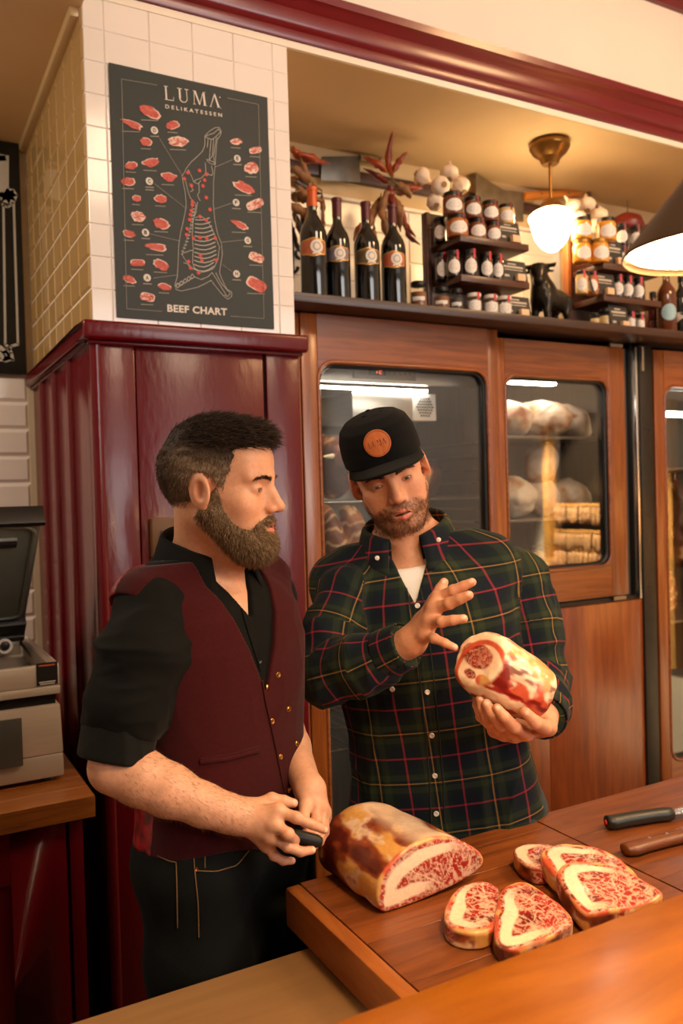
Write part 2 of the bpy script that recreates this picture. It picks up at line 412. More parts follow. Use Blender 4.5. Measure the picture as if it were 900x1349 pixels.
# maroon panelling under the pillar
CAPZ = 2.105
pn = thing('wall_panelling', 'glossy maroon panelled casing under the tiled pillar', None, (PX0,YW,0), kind='structure')
cb = MB(); cb.box((PX0-.035,YW-.052,CAPZ-.052), (PX1+.022,YW+.02,CAPZ)); cb.box((PX0-.035,YW+.02,CAPZ-.052), (PX0+.05,3.29,CAPZ))
cb.build('cap_moulding', maroon, pn, bevel=.010, seg=3)
bl = MB(); bl.box((PX0-.020,YW-.032,CAPZ-.062), (PX1+.010,YW+.02,CAPZ-.05)); bl.box((PX0-.020,YW+.02,CAPZ-.062), (PX0+.05,3.28,CAPZ-.05))
bl.build('bed_moulding', maroon, pn, bevel=.004)
fx = [PX0-.012, .575, .955, .985, PX1+.002]
for a, b2, d in ((fx[0]+.002, .612, .020), (.615, .998, .014), (1.004, PX1+.002, .020)):
    MB().box((a,YW-d,.02), (b2,YW+.04,CAPZ-.055)).build('board', maroon, pn, bevel=.004)
ys = [YW+.02, YW+.27, YW+.29, YW+.52, YW+.545, YW+.76, YW+.785, 3.29]
for k in range(0, 8, 2):
    MB().box((PX0-.008,ys[k],.02), (PX0+.03,ys[k+1],CAPZ-.055)).build('board', maroon, pn, bevel=.003)
for k in (1, 3, 5):
    yc = (ys[k]+ys[k+1])/2
    MB().lathe([(.018,.02),(.018,CAPZ-.06)], (PX0-.004,yc,0), n=12).build('bead', maroon, pn, smooth=50)
MB().lathe([(.017,.02),(.017,CAPZ-.055)], (PX0+.004,YW-.008,0), n=14).build('corner_bead', maroon, pn, smooth=50)
MB().box((1.0,YW-.012,.02), (1.002,YW-.0,CAPZ-.06)).build('joint', mat('black_gap', (.005,.005,.005), .9), pn)
sw = thing('wall_switch', 'small brown wooden switch box behind the bearded man\'s collar', 'switch', atY(203,705,YW-.02))
c = atY(213,708,YW-.016)
MB().box((c[0]-.035,YW-.046,c[2]-.055), (c[0]+.035,YW-.018,c[2]+.055)).build('box', mat('switch_brown', lin(104,70,38), .5), sw, bevel=.004)
MB().box((c[0]-.012,YW-.052,c[2]-.02), (c[0]+.012,YW-.046,c[2]+.02)).build('toggle', mat('switch_dark', lin(60,40,24), .4), sw, bevel=.002)
# worktop and base cabinet in the alcove
oak = wood('oak_worktop', lin(170,104,44), lin(122,66,22), 'X', .35, 5)
WT = .895
s_ = thing('alcove_worktop', 'oak worktop under the vacuum sealer', 'worktop', (.1,2.4,WT-.05))
lw = .085
for k in range(14):
    y0 = 2.10+k*lw
    MB().box((-1.2,y0,WT-.052), (.428,min(y0+lw-.0008,3.29),WT)).build('stave', oak, s_, bevel=.0012, seg=1)
s_ = thing('base_cabinet', 'dark red base cabinet under the oak worktop', 'cabinet', (.0,2.4,0))
MB().box((-1.2,2.17,.08), (.405,3.28,WT-.053)).build('carcass', maroon, s_)
MB().box((-1.2,2.2,0), (.39,3.28,.08)).build('plinth', mat('plinth_dark', lin(28,8,10), .6), s_)
MB().box((.372,2.145,.09), (.405,2.17,WT-.055)).build('stile', maroon, s_, bevel=.002)
for k in range(2):
    x1 = .362-k*.62; x0 = x1-.6
    d = MB().box((x0,2.148,.09), (x1,2.17,WT-.06)).build('door', maroon, s_, bevel=.002)
    fr = MB()
    fr.box((x0,2.136,.09), (x0+.13,2.149,WT-.06)); fr.box((x1-.13,2.136,.09), (x1,2.149,WT-.06))
    fr.box((x0+.13,2.136,.09), (x1-.13,2.149,.22)); fr.box((x0+.13,2.136,WT-.19), (x1-.13,2.149,WT-.06))
    fr.build('door_frame', maroon, d, bevel=.002)
# ------------------------------------------------------------------ wooden fridge cabinets
w_v = wood('cabinet_wood_upright', lin(160,88,30), lin(112,52,14), 'Z', .33, 3.0, coat=.35, stretch=16)
w_h = wood('cabinet_wood_level', lin(158,86,30), lin(110,50,14), 'X', .33, 3.0, coat=.35, stretch=16)
w_p = wood('cabinet_panel_wood', lin(150,74,24), lin(104,42,12), 'Z', .3, 2.6, coat=.35, stretch=10)
steel = mat('brushed_steel', lin(176,168,156), .3, 1.0, noise=.1, nscale=8, vec=(1,1,20))
steel_in = mat('fridge_lining', lin(150,144,134), .38, .85, noise=.12, nscale=6, vec=(12,12,1))
black_g = mat('black_gasket', lin(16,15,14), .45)
dark_m = mat('dark_metal', lin(58,54,48), .4, .7, noise=.15)
glass = glassmat('door_glass', (.96,.97,.96), 1.6, .01, 1.5)   # double glazing
led_w = mat('led_light', (1,1,1), .5, emit=(1.0,.90,.78), estr=30)
def rail_poly(wx0, wx1, ztop, zin, r, up=True, n=7):
    s = 1 if up else -1      # rail sits above (up) or below the window
    pts = [(wx0, ztop)]
    pts = [(wx0, zin-s*r)]
    for k in range(1, n+1):
        a = math.pi/2*k/n; pts.append((wx0+r-r*math.cos(a), zin-s*r+s*r*math.sin(a)))
    for k in range(n+1):
        a = math.pi/2*k/n; pts.append((wx1-r+r*math.sin(a), zin-s*r+s*r*math.cos(a)))
    pts += [(wx1, ztop), (wx0, ztop)]
    return pts
def rail(name, wx0, wx1, zout, zin, r, Y, t, parent, up=True):
    mb = MB(); n = 8; s = 1 if up else -1; inn = []
    for k in range(n+1):
        a = math.pi/2*k/n; inn.append((wx0+r-r*math.cos(a), zin-s*r+s*r*math.sin(a)))
    for k in range(n+1):
        a = math.pi/2*k/n; inn.append((wx1-r+r*math.sin(a), zin-s*r+s*r*math.cos(a)))
    top = [(x, zout) for x, z in inn]
    k = len(inn); vs = [(x,Y,z) for x,z in inn]+[(x,Y,z) for x,z in top]+[(x,Y+t,z) for x,z in inn]+[(x,Y+t,z) for x,z in top]
    fs = []
    for i in range(k-1):
        fs += [(i,i+1,k+i+1,k+i), (2*k+i,3*k+i,3*k+i+1,2*k+i+1), (i,2*k+i,2*k+i+1,i+1), (k+i,k+i+1,3*k+i+1,3*k+i)]
    fs += [(0,k,3*k,2*k), (k-1,2*k+k-1,3*k+k-1,2*k-1)]
    mb.add(vs, fs)
    return mb.build(name, w_h, parent, smooth=40)
def rrect(x0, x1, z0, z1, r, n=6):
    p = []
    for cx, cz, a0 in ((x1-r,z1-r,0), (x0+r,z1-r,90), (x0+r,z0+r,180), (x1-r,z0+r,270)):
        for k in range(n+1):
            a = math.radians(a0+90*k/n); p.append((cx+r*math.cos(a), cz+r*math.sin(a)))
    return p
def glass_door(parent, x0, x1, z0, z1, wx0, wx1, wz0, wz1, Y, r=.055, t=.045):
    d = thing('door', None, None, WORLD[parent.name]); d.parent = parent; d.location = (0,0,0)
    MB().box((x0,Y,z0), (wx0,Y+t,z1)).build('stile', w_v, d, bevel=.004)
    MB().box((wx1,Y,z0), (x1,Y+t,z1)).build('stile', w_v, d, bevel=.004)
    rail('rail', wx0, wx1, z1, wz1, r, Y+.001, t-.002, d, True)
    rail('rail', wx0, wx1, z0, wz0, r, Y+.001, t-.002, d, False)
    pl = rrect(wx0, wx1, wz0, wz1, r)
    MB().tube([(x,Y+.004,z) for x,z in pl]+[(pl[0][0],Y+.004,pl[0][1])], .008, 8, cap=False).build('bead', w_h, d, smooth=60)
    p2 = rrect(wx0+.006, wx1-.006, wz0+.006, wz1-.006, r)
    MB().tube([(x,Y+.022,z) for x,z in p2]+[(p2[0][0],Y+.022,p2[0][1])], .012, 8, cap=False).build('gasket', black_g, d, smooth=60)
    g = MB(); g.prism(p2, (0,Y+.026,0), (1,0,0), (0,0,1), (0,1,0), .005); g.build('glass_pane', glass, d)
    return d
def hole_sheet(mb, x0, x1, z0, z1, Y, nx, nz, sz):   # rows of triangular punched slots, raised dark
    for i in range(nx):
        for j in range(nz):
            x = x0+(x1-x0)*(i+.5+.5*(j % 2))/nx; z = z0+(z1-z0)*(j+.5)/nz
            mb.add([(x-sz,Y,z+sz),(x+sz,Y,z+sz),(x,Y,z-sz)], [(0,2,1)])
def fridge_shell(parent, x0, x1, z0, z1, y0, y1, t=.03):
    mb = MB()
    mb.box((x0,y0,z0), (x0+t,y1,z1)); mb.box((x1-t,y0,z0), (x1,y1,z1)); mb.box((x0+t,y0,z0), (x1-t,y1,z0+t)); mb.box((x0+t,y0,z1-t), (x1-t,y1,z1)); mb.box((x0+t,y1-t,z0+t), (x1-t,y1,z1-t))
    return mb.build('lining', steel_in, parent)
SHELFZ = 2.247
dk = wood('dark_shelf_wood', lin(74,42,26), lin(48,26,16), 'X', .4, 4, coat=.1)
o = MB().box((PX1+.001,YW+.004,SHELFZ-.030), (3.99,2.895,SHELFZ)).build('display_shelf', dk, None, bevel=.003, loc=(2.4,YW,SHELFZ-.03))
tag(o, 'long dark brown shelf above the glass fridge doors', 'shelf')
# --- first cabinet: full-height glass door
f1 = thing('fridge_cabinet', 'wooden fridge cabinet with a tall glass door behind the man in the cap', 'fridge', (1.6,2.42,0), 'wooden meat fridges')
Y1 = 2.42
MB().box((1.122,Y1+.05,.0), (1.165,3.1,2.212)).build('side_panel', w_v, f1)
MB().box((1.122,Y1+.004,.05), (1.186,Y1+.05,2.212)).build('post', w_v, f1, bevel=.003)
fridge_shell(f1, 1.166, 1.997, .06, 2.205, Y1+.052, 3.08)
glass_door(f1, 1.188, 1.995, .12, 2.213, 1.248, 1.945, .44, 2.06, Y1, .06)
MB().box((1.12,Y1+.055,0), (1.997,3.08,.055)).build('plinth', dark_m, f1)
hd = MB().box((1.2,Y1+.10,2.012), (1.965,Y1+.13,2.16)).build('header_panel', steel, f1)
c = atY(497,489,Y1+.1)
MB().box((c[0]-.10,Y1+.094,c[2]-.028), (c[0]+.16,Y1+.1,c[2]+.03)).build('control_plate', mat('plate_dull', lin(120,112,100), .45, .6), f1, bevel=.002)
d_ = MB().box((c[0]-.035,Y1+.090,c[2]-.016), (c[0]+.03,Y1+.094,c[2]+.016)).build('display', mat('display_black', (.01,.01,.01), .2), f1)
seg = MB()
for q, (dx, ss) in enumerate(((-.012,'bc'), (.008,'abged'))):
    for s in ss:
        bx = {'a':(-.005,.009,.005,.0105),'b':(.004,.001,.0055,.009),'c':(.004,-.009,.0055,-.001),'d':(-.005,-.0105,.005,-.009),'e':(-.0055,-.009,-.004,-.001),'g':(-.005,-.0008,.005,.0008)}[s]
        seg.box((c[0]+dx+bx[0],Y1+.089,c[2]+bx[1]), (c[0]+dx+bx[2],Y1+.090,c[2]+bx[3]))
seg.build('digits', mat('digit_red', (.9,.05,.02), .5, emit=(1,.12,.04), estr=3), d_)
bt = MB()
for k in range(5): bt.lathe([(.005,0),(.004,.003)], (c[0]+.055+k*.022,Y1+.094,c[2]-.006), 10, (0,-1,0))
bt.build('buttons', mat('button_grey', lin(150,142,130), .4), f1)
a = atY(415,507,Y1+.13); b2 = atY(562,524,Y1+.13)
MB().box((1.21,Y1+.135,1.992), (b2[0]+.01,Y1+.150,2.000)).build('light_bar', led_w, f1)
fanx = atY(553,540,Y1+.18)[0]
fb = MB().box((fanx-.30,Y1+.16,1.885), (fanx+.055,Y1+.42,1.988)).build('evaporator_box', steel, f1, bevel=.003)
fp = MB().box((fanx-.045,Y1+.152,1.888), (fanx+.055,Y1+.16,1.988)).build('fan_grille', mat('white_plastic', lin(226,218,206), .5), f1, bevel=.002)
hh = MB()
for i in range(-3, 4):
    for j in range(-3, 4):
        x = fanx+.005+i*.0115+(j % 2)*.0057; z = 1.938+j*.0105
        if math.hypot(x-fanx-.005, z-1.938) < .038: hh.lathe([(.0046,0),(.0046,.0012)], (x,Y1+.1519,z), 6, (0,-1,0))
tag(hh.build('grille_holes', mat('hole_black', (.02,.02,.018), .8), fp), kind='stuff')
pb = MB().box((1.2,Y1+.5,1.60), (1.66,Y1+.505,1.86)).build('perforated_panel', mat('panel_pale', lin(190,182,168), .45, .4), f1)
hs = MB(); hole_sheet(hs, 1.2, 1.66, 1.62, 1.84, Y1+.499, 14, 5, .011); tag(hs.build('panel_slots', mat('hole_black', (.02,.02,.018), .8), pb), kind='stuff')
for z in (1.60, 1.22, .75):
    g = MB()
    for k in range(17): g.tube([(1.2+k*.046,Y1+.09,z), (1.2+k*.046,Y1+.58,z)], .0022, 5)
    for y in (Y1+.09, Y1+.33, Y1+.58): g.tube([(1.19,y,z-.004), (1.96,y,z-.004)], .0035, 6)
    g.build('wire_shelf', mat('wire_steel', lin(190,184,172), .3, 1.0), f1, smooth=60)
for k in range(12):
    z = 1.80-k*.05
    MB().box((1.945,Y1+.10,z), (1.968,Y1+.56,z+.008)).build('shelf_runner', steel, f1)
# --- second cabinet: short glass door over a plain panel
f2 = thing('fridge_cabinet', 'wooden fridge cabinet with a small glass door above a plain panel', 'fridge', (2.35,2.44,0), 'wooden meat fridges')
Y2 = 2.445
fridge_shell(f2, 2.005, 2.738, 1.17, 2.20, Y2+.052, 3.08)
glass_door(f2, 2.006, 2.672, 1.18, 2.190, 2.046, 2.578, 1.304, 2.055, Y2, .05)
MB().box((2.0,Y2+.006,.12), (2.23,Y2+.05,1.152)).build('panel', w_p, f2, bevel=.002)
MB().box((2.2315,Y2+.006,.12), (2.755,Y2+.05,1.152)).build('panel', w_p, f2, bevel=.002)
MB().box((2.002,Y2+.03,0), (2.755,3.08,.12)).build('plinth', dark_m, f2)
MB().box((2.002,Y2+.02,1.153), (2.755,3.05,1.169)).build('gap_board', black_g, f2)
MB().box((2.59,Y2+.004,1.160), (2.66,Y2+.02,1.174)).build('hinge_plate', steel, f2)
MB().box((2.60,Y2+.004,2.193), (2.67,Y2+.02,2.205)).build('hinge_plate', steel, f2)
MB().box((2.739,Y2+.03,.12), (2.756,3.0,2.21)).build('gap_board', black_g, f2)
MB().box((2.742,Y2+.004,1.155), (2.756,Y2+.03,2.20)).build('edge_strip', mat('bright_strip', lin(206,202,196), .25, 1.0), f2, bevel=.002)
MB().box((2.06,Y2+.16,2.050), (2.45,Y2+.19,2.064)).build('light_bar', led_w, f2)
pb = MB().box((2.05,3.02,1.80), (2.40,3.03,2.06)).build('perforated_panel', mat('panel_pale', lin(190,182,168), .45, .4), f2)
hs = MB(); hole_sheet(hs, 2.05, 2.40, 1.83, 2.05, 3.018, 12, 6, .009); tag(hs.build('panel_slots', mat('hole_black', (.02,.02,.018), .8), pb), kind='stuff')
for z in (1.835, 1.505, 1.22):
    MB().box((2.036,Y2+.10,z-.012), (2.705,3.02,z)).build('shelf', mat('shelf_dull', lin(120,112,100), .4, .7), f2, bevel=.002)
# --- steel column and third cabinet
f3 = thing('fridge_cabinet', 'wooden fridge cabinet with a tall glass door at the edge of the picture', 'fridge', (3.2,2.44,0), 'wooden meat fridges')
colm = MB().box((2.758,Y2-.002,.0), (2.832,Y2+.06,2.21)).build('column', dark_m, f3, bevel=.003)
sc = MB()
for z in (2.16, 1.86, 1.855, 1.5, 1.495, 1.2):
    sc.lathe([(.005,0),(.004,.002)], (2.785+.02*(z*1000 % 10 > 3),Y2-.002,z), 8, (0,-1,0))
tag(sc.build('screws', mat('screw_dark', (.03,.03,.03), .4, .8), colm), kind='stuff')
MB().box((2.766,Y2-.010,2.10), (2.776,Y2-.001,2.20)).build('latch_plate', steel, f3)
fridge_shell(f3, 2.84, 3.62, .06, 2.205, Y2+.052, 3.08)
glass_door(f3, 2.846, 3.60, .12, 2.195, 2.908, 3.54, .44, 2.046, Y2, .06)
MB().box((2.84,Y2+.03,0), (3.6,3.08,.12)).build('plinth', dark_m, f3)
MB().box((2.90,Y2+.10,1.93), (3.5,Y2+.14,1.95)).build('light_bar', led_w, f3)
MB().box((3.62,Y2+.0,0), (3.995,3.08,2.21)).build('end_panel', w_p, f3)
for z in (1.70, 1.02):
    MB().box((2.88,Y2+.10,z-.012), (3.58,3.02,z)).build('shelf', mat('shelf_dull', lin(120,112,100), .4, .7), f3, bevel=.002)
# ------------------------------------------------------------------ poster
paper = mat('poster_paper', lin(36,42,38), .6, noise=.06, nscale=5)
chalkw = mat('poster_ink_white', lin(226,218,206), .7)
inkgrey = mat('poster_ink_grey', lin(150,146,134), .7)
YP = YW-.0065
po = thing('poster', 'dark beef chart poster with a drawn carcass on the tiled pillar', 'poster', (.805,YP,2.12))
sheet = MB(); nx = 10
gx = [.571+.469*i/nx for i in range(nx+1)]; gz = [2.124+.689*j/12 for j in range(13)]
vs = [(x, YP-.0012*abs(math.sin(j*.9+i*.35))*(1 if j in (0,12) or i in (0,nx) else .35), z) for j, z in enumerate(gz) for i, x in enumerate(gx)]
n1 = len(vs); vs += [(x, YP+.0004, z) for x, y, z in vs]
fs = [(j*(nx+1)+i, j*(nx+1)+i+1, (j+1)*(nx+1)+i+1, (j+1)*(nx+1)+i) for j in range(12) for i in range(nx)]
sheet.add(vs, fs); sheet.build('sheet', paper, po, smooth=60)
YK = YP-.0022
def pp(x, y):                   # a place on the poster
    q = atY(140+x/3.747, 80+y/3.747, YP); return np.array([q[0], YK, q[2]])
def ribbon(mb, pts, wd):
    pts = [Vector(p) for p in pts]
    for a, b in zip(pts, pts[1:]):
        d = (b-a); 
        if d.length < 1e-6: continue
        d.normalize(); n = Vector((d.z,0,-d.x))*wd*.5; e = d*wd*.25
        mb.add([a-n-e, b-n+e, b+n+e, a+n-e], [(0,1,2,3)])
def disc(mb, c, r, n=18, y=0):
    c = Vector(c); mb.add([c+Vector((r*math.cos(2*math.pi*k/n), y, r*math.sin(2*math.pi*k/n))) for k in range(n)], [tuple(range(n))])
def text_polys(s, spacing=1.0, bold=0.0):
    cu = bpy.data.curves.new('t', 'FONT'); cu.body = s; cu.space_character = spacing; cu.offset = bold; cu.resolution_u = 3
    ob = bpy.data.objects.new('t', cu); COL.objects.link(ob); bpy.context.view_layer.update()
    me = ob.evaluated_get(bpy.context.evaluated_depsgraph_get()).to_mesh()
    V = np.array([v.co[:] for v in me.vertices]); F = [tuple(p.vertices) for p in me.polygons]
    bpy.data.objects.remove(ob); bpy.data.curves.remove(cu)
    V[:,0] -= V[:,0].min(); V[:,0] /= V[:,0].max(); V[:,1] -= V[:,1].min(); V[:,1] /= V[:,1].max()
    return V, F
def text_on(mb, s, p00, p10, p01, spacing=1.0, bold=0.0):
    V, F = text_polys(s, spacing, bold); p00, p10, p01 = map(np.array, (p00, p10, p01))
    mb.add([p00+(p10-p00)*v[0]+(p01-p00)*v[1] for v in V], F)
SERIF = {'L': [[(.10,0),(.26,0),(.26,1),(.10,1)], [(0,.955),(.40,.955),(.40,1),(0,1)], [(0,0),(.92,0),(.92,.05),(0,.05)], [(.86,0),(.92,0),(.95,.30),(.92,.30)]],
         'U': [[(.12,.3),(.27,.3),(.27,1),(.12,1)], [(0,.955),(.40,.955),(.40,1),(0,1)], [(.78,.3),(.83,.3),(.83,1),(.78,1)], [(.64,.955),(.97,.955),(.97,1),(.64,1)]]
              + [[(.475+.355*math.cos(a),.3+.30*math.sin(a)), (.475+.355*math.cos(b),.3+.30*math.sin(b)), (.50+.28*math.cos(b),.3+.25*math.sin(b)), (.50+.28*math.cos(a),.3+.25*math.sin(a))]
                 for a, b in [(math.pi+math.pi*k/10, math.pi+math.pi*(k+1)/10) for k in range(10)]],
         'M': [[(.08,0),(.12,0),(.17,1),(.12,1)], [(.12,1),(.26,1),(.54,.12),(.48,0)], [(.48,0),(.53,0),(.84,1),(.80,1)], [(.78,1),(.92,1),(.99,0),(.84,0)], [(0,0),(.22,0),(.22,.04),(0,.04)], [(.76,0),(1.07,0),(1.07,.04),(.76,.04)], [(.04,.96),(.2,.96),(.2,1),(.04,1)], [(.82,.96),(1.0,.96),(1.0,1),(.82,1)]],
         'A': [[(.06,0),(.11,0),(.52,.94),(.47,1)], [(.72,0),(.90,0),(.55,1),(.43,1)], [(0,0),(.2,0),(.2,.04),(0,.04)], [(.62,0),(1,0),(1,.04),(.62,.04)]]}
def luma(mb, p00, p10, p01):
    p00, p10, p01 = map(np.array, (p00, p10, p01)); x = 0.0; W = {'L':.72,'U':.86,'M':1.0,'A':.9}; gap = .26; tot = sum(W.values())+3*gap
    for ch in 'LUMA':
        for q in SERIF[ch]:
            mb.add([p00+(p10-p00)*((x+u*W[ch])/tot)+(p01-p00)*v for u, v in q], [tuple(range(len(q)))])
        x += W[ch]+gap
tx = MB(); luma(tx, pp(288,194), pp(566,237), pp(283,124)); tx.build('title', chalkw, po)
tx = MB(); text_on(tx, 'DELIKATESSEN', pp(291,236), pp(571,280), pp(290,217), 1.6, .02); disc(tx, pp(560,182), .0018, 8); tx.build('subtitle', chalkw, po)
tx = MB(); text_on(tx, 'BEEF CHART', pp(301,1240), pp(596,1259), pp(300,1203), 1.05, .03); tx.build('bottom_title', chalkw, po)
bd = MB()
for a, b in (((250,122),(75,92)), ((75,92),(100,1225)), ((100,1225),(275,1238)), ((596,185),(750,217)), ((750,217),(777,1273)), ((777,1273),(613,1262))): ribbon(bd, [pp(*a), pp(*b)], .0014)
bd.build('border_line', inkgrey, po)
MARKS = [('D',237,345,262,385,375,570), ('C',212,596,237,608,395,733), ('B',193,849,217,856,358,890), ('A',201,1072,232,1074,352,1058),
         ('E',646,484,622,490,535,527), ('F',640,701,616,705,527,735), ('G',697,888,675,886,565,897), ('H',642,1053,618,1040,573,1008)]
ld = MB(); lb = MB()
for ch, x, y, x1, y1, x2, y2 in MARKS:
    q = MB(); disc(q, pp(x,y), .0105); mk = q.build('marker', chalkw, po)
    t2 = MB(); c = pp(x,y)-np.array([0,.0008,0]); text_on(t2, ch, c+np.array([-.0042,0,-.0055]), c+np.array([.0042,0,-.0055]), c+np.array([-.0042,0,.0055]), 1, .03); t2.build('letter', paper, mk)
    ribbon(ld, [pp(x1,y1), pp(x2,y2)], .0012)
    for k in range(2 if ch == 'C' else 1): ribbon(lb, [pp(x-19,y+29+k*13), pp(x+21,y+31+k*13)], .0030)
ld.build('leader_lines', inkgrey, po)
CUTS = [(215,255,115,50,28,0),(122,312,118,48,24,1),(328,318,62,44,-10,2),(355,400,104,50,2,3),(197,402,64,38,18,0),(122,517,64,38,-6,2),(217,500,86,56,-14,4),(305,570,80,56,6,4),
        (108,597,74,40,4,0),(148,680,46,32,4,2),(268,683,66,40,10,2),(157,770,74,50,14,3),(272,806,86,48,22,2),(112,855,66,34,16,0),(240,920,114,48,8,1),(154,998,78,36,2,5),(268,1008,86,44,26,0),
        (114,1080,72,34,24,0),(286,1115,66,34,14,0),(203,1167,80,44,14,6),(640,400,60,32,4,3),(735,443,66,34,-10,6),(716,530,70,58,4,3),(678,627,110,46,26,0),(733,710,94,48,-22,6),(655,810,92,46,28,1),(740,972,84,46,22,6),(740,1105,114,60,30,5)]
def blob(w_, h_, style, rr):
    pts = []
    for k in range(20):
        a = 2*math.pi*k/20; rx = .5*w_; ry = .5*h_
        m = 1+.10*math.sin(3*a+rr.uniform(0,6))+.08*rr.uniform(-1,1)
        if style == 1: ry *= (.35+.65*(.5+.5*math.cos(a)))
        if style == 4: ry *= (.6+.5*max(0, math.sin(a+.6)))
        if style in (5,6): s2 = (abs(math.cos(a))**4+abs(math.sin(a))**4)**-.25; m = s2*.92
        pts.append((rx*m*math.cos(a), ry*m*math.sin(a)))
    return pts
rr = random.Random(5)
meat_red = [lin(196,84,70), lin(184,70,58), lin(206,104,90)]; fat_c = [lin(232,206,190), lin(226,190,172)]
for (x, y, w_, h_, an, st) in CUTS:
    o_ = blob(w_, h_, st, rr); ca, sa = math.cos(math.radians(an)), math.sin(math.radians(an))
    def tr(p, s): return pp(x+s*(p[0]*ca-p[1]*sa), y+s*(p[0]*sa+p[1]*ca))
    V = [pp(x,y)]; C = [meat_red[0]]; rings = (.45,.75,.9,1.0)
    for ri, s in enumerate(rings):
        for k, p in enumerate(o_):
            V.append(tr(p, s)); a = 2*math.pi*k/20
            fatty = (ri >= 2 and math.sin(a+x) > -.1) or (st in (3,6) and rr.random() < .5)
            C.append(rr.choice(fat_c) if fatty else rr.choice(meat_red))
    F = [(0,1+k,1+(k+1) % 20,1+(k+1) % 20) for k in range(20)]
    F = [(0,1+k,1+(k+1) % 20) for k in range(20)]
    for ri in range(3):
        for k in range(20):
            a, b = 1+ri*20+k, 1+ri*20+(k+1) % 20; F += [(a, a+20, b+20), (a, b+20, b)]
    raw('printed_cut', np.array(V), np.array(F), mat('printed_meat', attr='tone', rough=.6), po, col=np.array(C), smooth=False)
    ribbon(lb, [pp(x-.35*w_-4, y+.5*h_+14), pp(x+.35*w_, y+.5*h_+17)], .0022)
lb.build('caption_bars', inkgrey, po)
# carcass drawing (coordinates of a close-up of the poster)
def cp(x, y): q = atY(220+x/5.4, 150+y/5.4, YP); return np.array([q[0], YK, q[2]])
out = [(268,160),(300,125),(340,100),(370,98),(385,125),(378,155),(355,185),(348,260),(342,350),(330,480),(328,640),(338,760),(360,860),(385,920),(392,1000),(378,1090),(372,1130),(390,1180),(425,1250),(460,1270),(458,1300),(432,1320),(405,1300),(370,1260),(330,1210),(312,1185),(270,1210),(215,1235),(150,1250),(100,1262),(62,1250),(55,1215),(72,1160),(78,1050),(82,940),(95,850),(120,740),(135,660),(128,560),(108,465),(105,445),(122,420),(135,390),(170,345),(215,305),(250,270),(268,225),(268,160)]
dr = MB(); ribbon(dr, [cp(*p) for p in out], .0011)
for pl in ([(270,165),(300,150),(330,140),(365,110),(380,130),(350,160),(320,185),(275,170)], [(292,180),(285,240)], [(312,180),(300,320)], [(330,180),(322,300),(300,330)], [(350,170),(330,300),(335,340)],
           [(280,325),(335,345),(340,360),(320,360),(300,350),(280,330)], [(270,350),(275,400),(270,430),(240,460),(205,470),(190,485)], [(315,370),(325,420),(318,440),(300,435),(280,420)],
           [(190,490),(175,450),(150,400),(140,420)], [(195,490),(220,500),(240,475)], [(225,500),(228,560),(215,580),(235,620)], [(130,480),(150,560),(165,600),(190,625)], [(160,500),(185,545),(165,555)],
           [(190,625),(205,650),(185,760),(178,860),(185,960),(180,1060),(200,1110)], [(215,630),(205,700),(180,760)], [(100,1000),(160,975),(185,970)], [(105,1000),(140,1060),(165,1100),(200,1110)], [(115,1060),(150,1070),(185,1100)],
           [(195,740),(240,730),(275,750),(310,800),(345,880),(372,950),(360,1040),(330,1100),(300,1115)], [(200,1110),(240,1130),(300,1115)], [(195,1160),(240,1180),(290,1160),(320,1130)],
           [(320,1130),(345,1170),(420,1290)], [(345,1130),(380,1200),(440,1270)], [(405,1290),(430,1300),(450,1275)]):
    ribbon(dr, [cp(*p) for p in pl], .0012)
for k in range(13):      # ribs
    t = k/12; y0 = 755+345*t; x0 = 200-10*t; x1 = 275+75*math.sin(.35+1.45*t) if t < .9 else 330
    ribbon(dr, [cp(x0+(x1-x0)*s, y0+20*math.sin(3.1*s)*(.4+t)-14*s) for s in (0,.25,.5,.75,1)], .0020)
for k in range(16):      # spine
    t = k/15; x0 = 190-78*t+22*math.sin(t*3); y0 = 630+350*t
    ribbon(dr, [cp(x0-14,y0-6), cp(x0+6,y0), cp(x0-12,y0+8)], .0012)
for k in range(5): ribbon(dr, [cp(75+26*k,1205-16*k), cp(90+26*k,1225-16*k), cp(72+26*k,1238-16*k), cp(62+26*k,1222-16*k), cp(75+26*k,1205-16*k)], .0016)
dr.build('carcass_drawing', mat('poster_ink_pale', lin(206,200,188), .7), po)
red = mat('poster_dot_red', lin(206,72,58), .6)
for x, y in ((145,420),(122,463),(230,405),(279,433),(266,473),(254,514),(172,512),(278,597),(304,682),(180,628),(178,650),(172,690),(165,720),(160,755),(233,733),(277,758),(142,820),(138,862),(186,886),(232,881),(281,886),(342,886),(236,1008),(246,1045),(348,1042),(152,1052),(166,1098),(222,1132)):
    q = MB(); disc(q, cp(x,y)-np.array([0,.0004,0]), .0053, 12); q.build('dot', red, po)
# ------------------------------------------------------------------ chalk board in the alcove
bo = thing('chalkboard', 'black chalkboard with white painted scrolls above the alcove tiles', 'chalkboard', (.2,3.29,2.1))
MB().box((-.55,3.272,2.10), (.474,3.292,2.948)).build('board', mat('board_black', lin(20,22,20), .5, noise=.1), bo, bevel=.002)
def kb(x, y): q = atY(x*120/476, 180+y*340/1349, 3.27); return np.array([q[0], 3.2705, q[2]])
ck = mat('chalk_paint', lin(190,186,176), .8)
q = MB(); ribbon(q, [kb(18,358), kb(28,1085)], .008); ribbon(q, [kb(72,350), kb(94,1085)], .008); q.build('painted_lines', ck, bo)
q = MB(); ribbon(q, [kb(x,y) for x,y in ((12,352),(22,362),(40,368),(58,358),(64,346),(76,346))], .008); q.build('painted_scroll', ck, bo); q = MB(); ribbon(q, [kb(x,y) for x,y in ((28,1085),(42,1100),(60,1130),(68,1168),(50,1160),(38,1130),(60,1095),(94,1085))], .010)
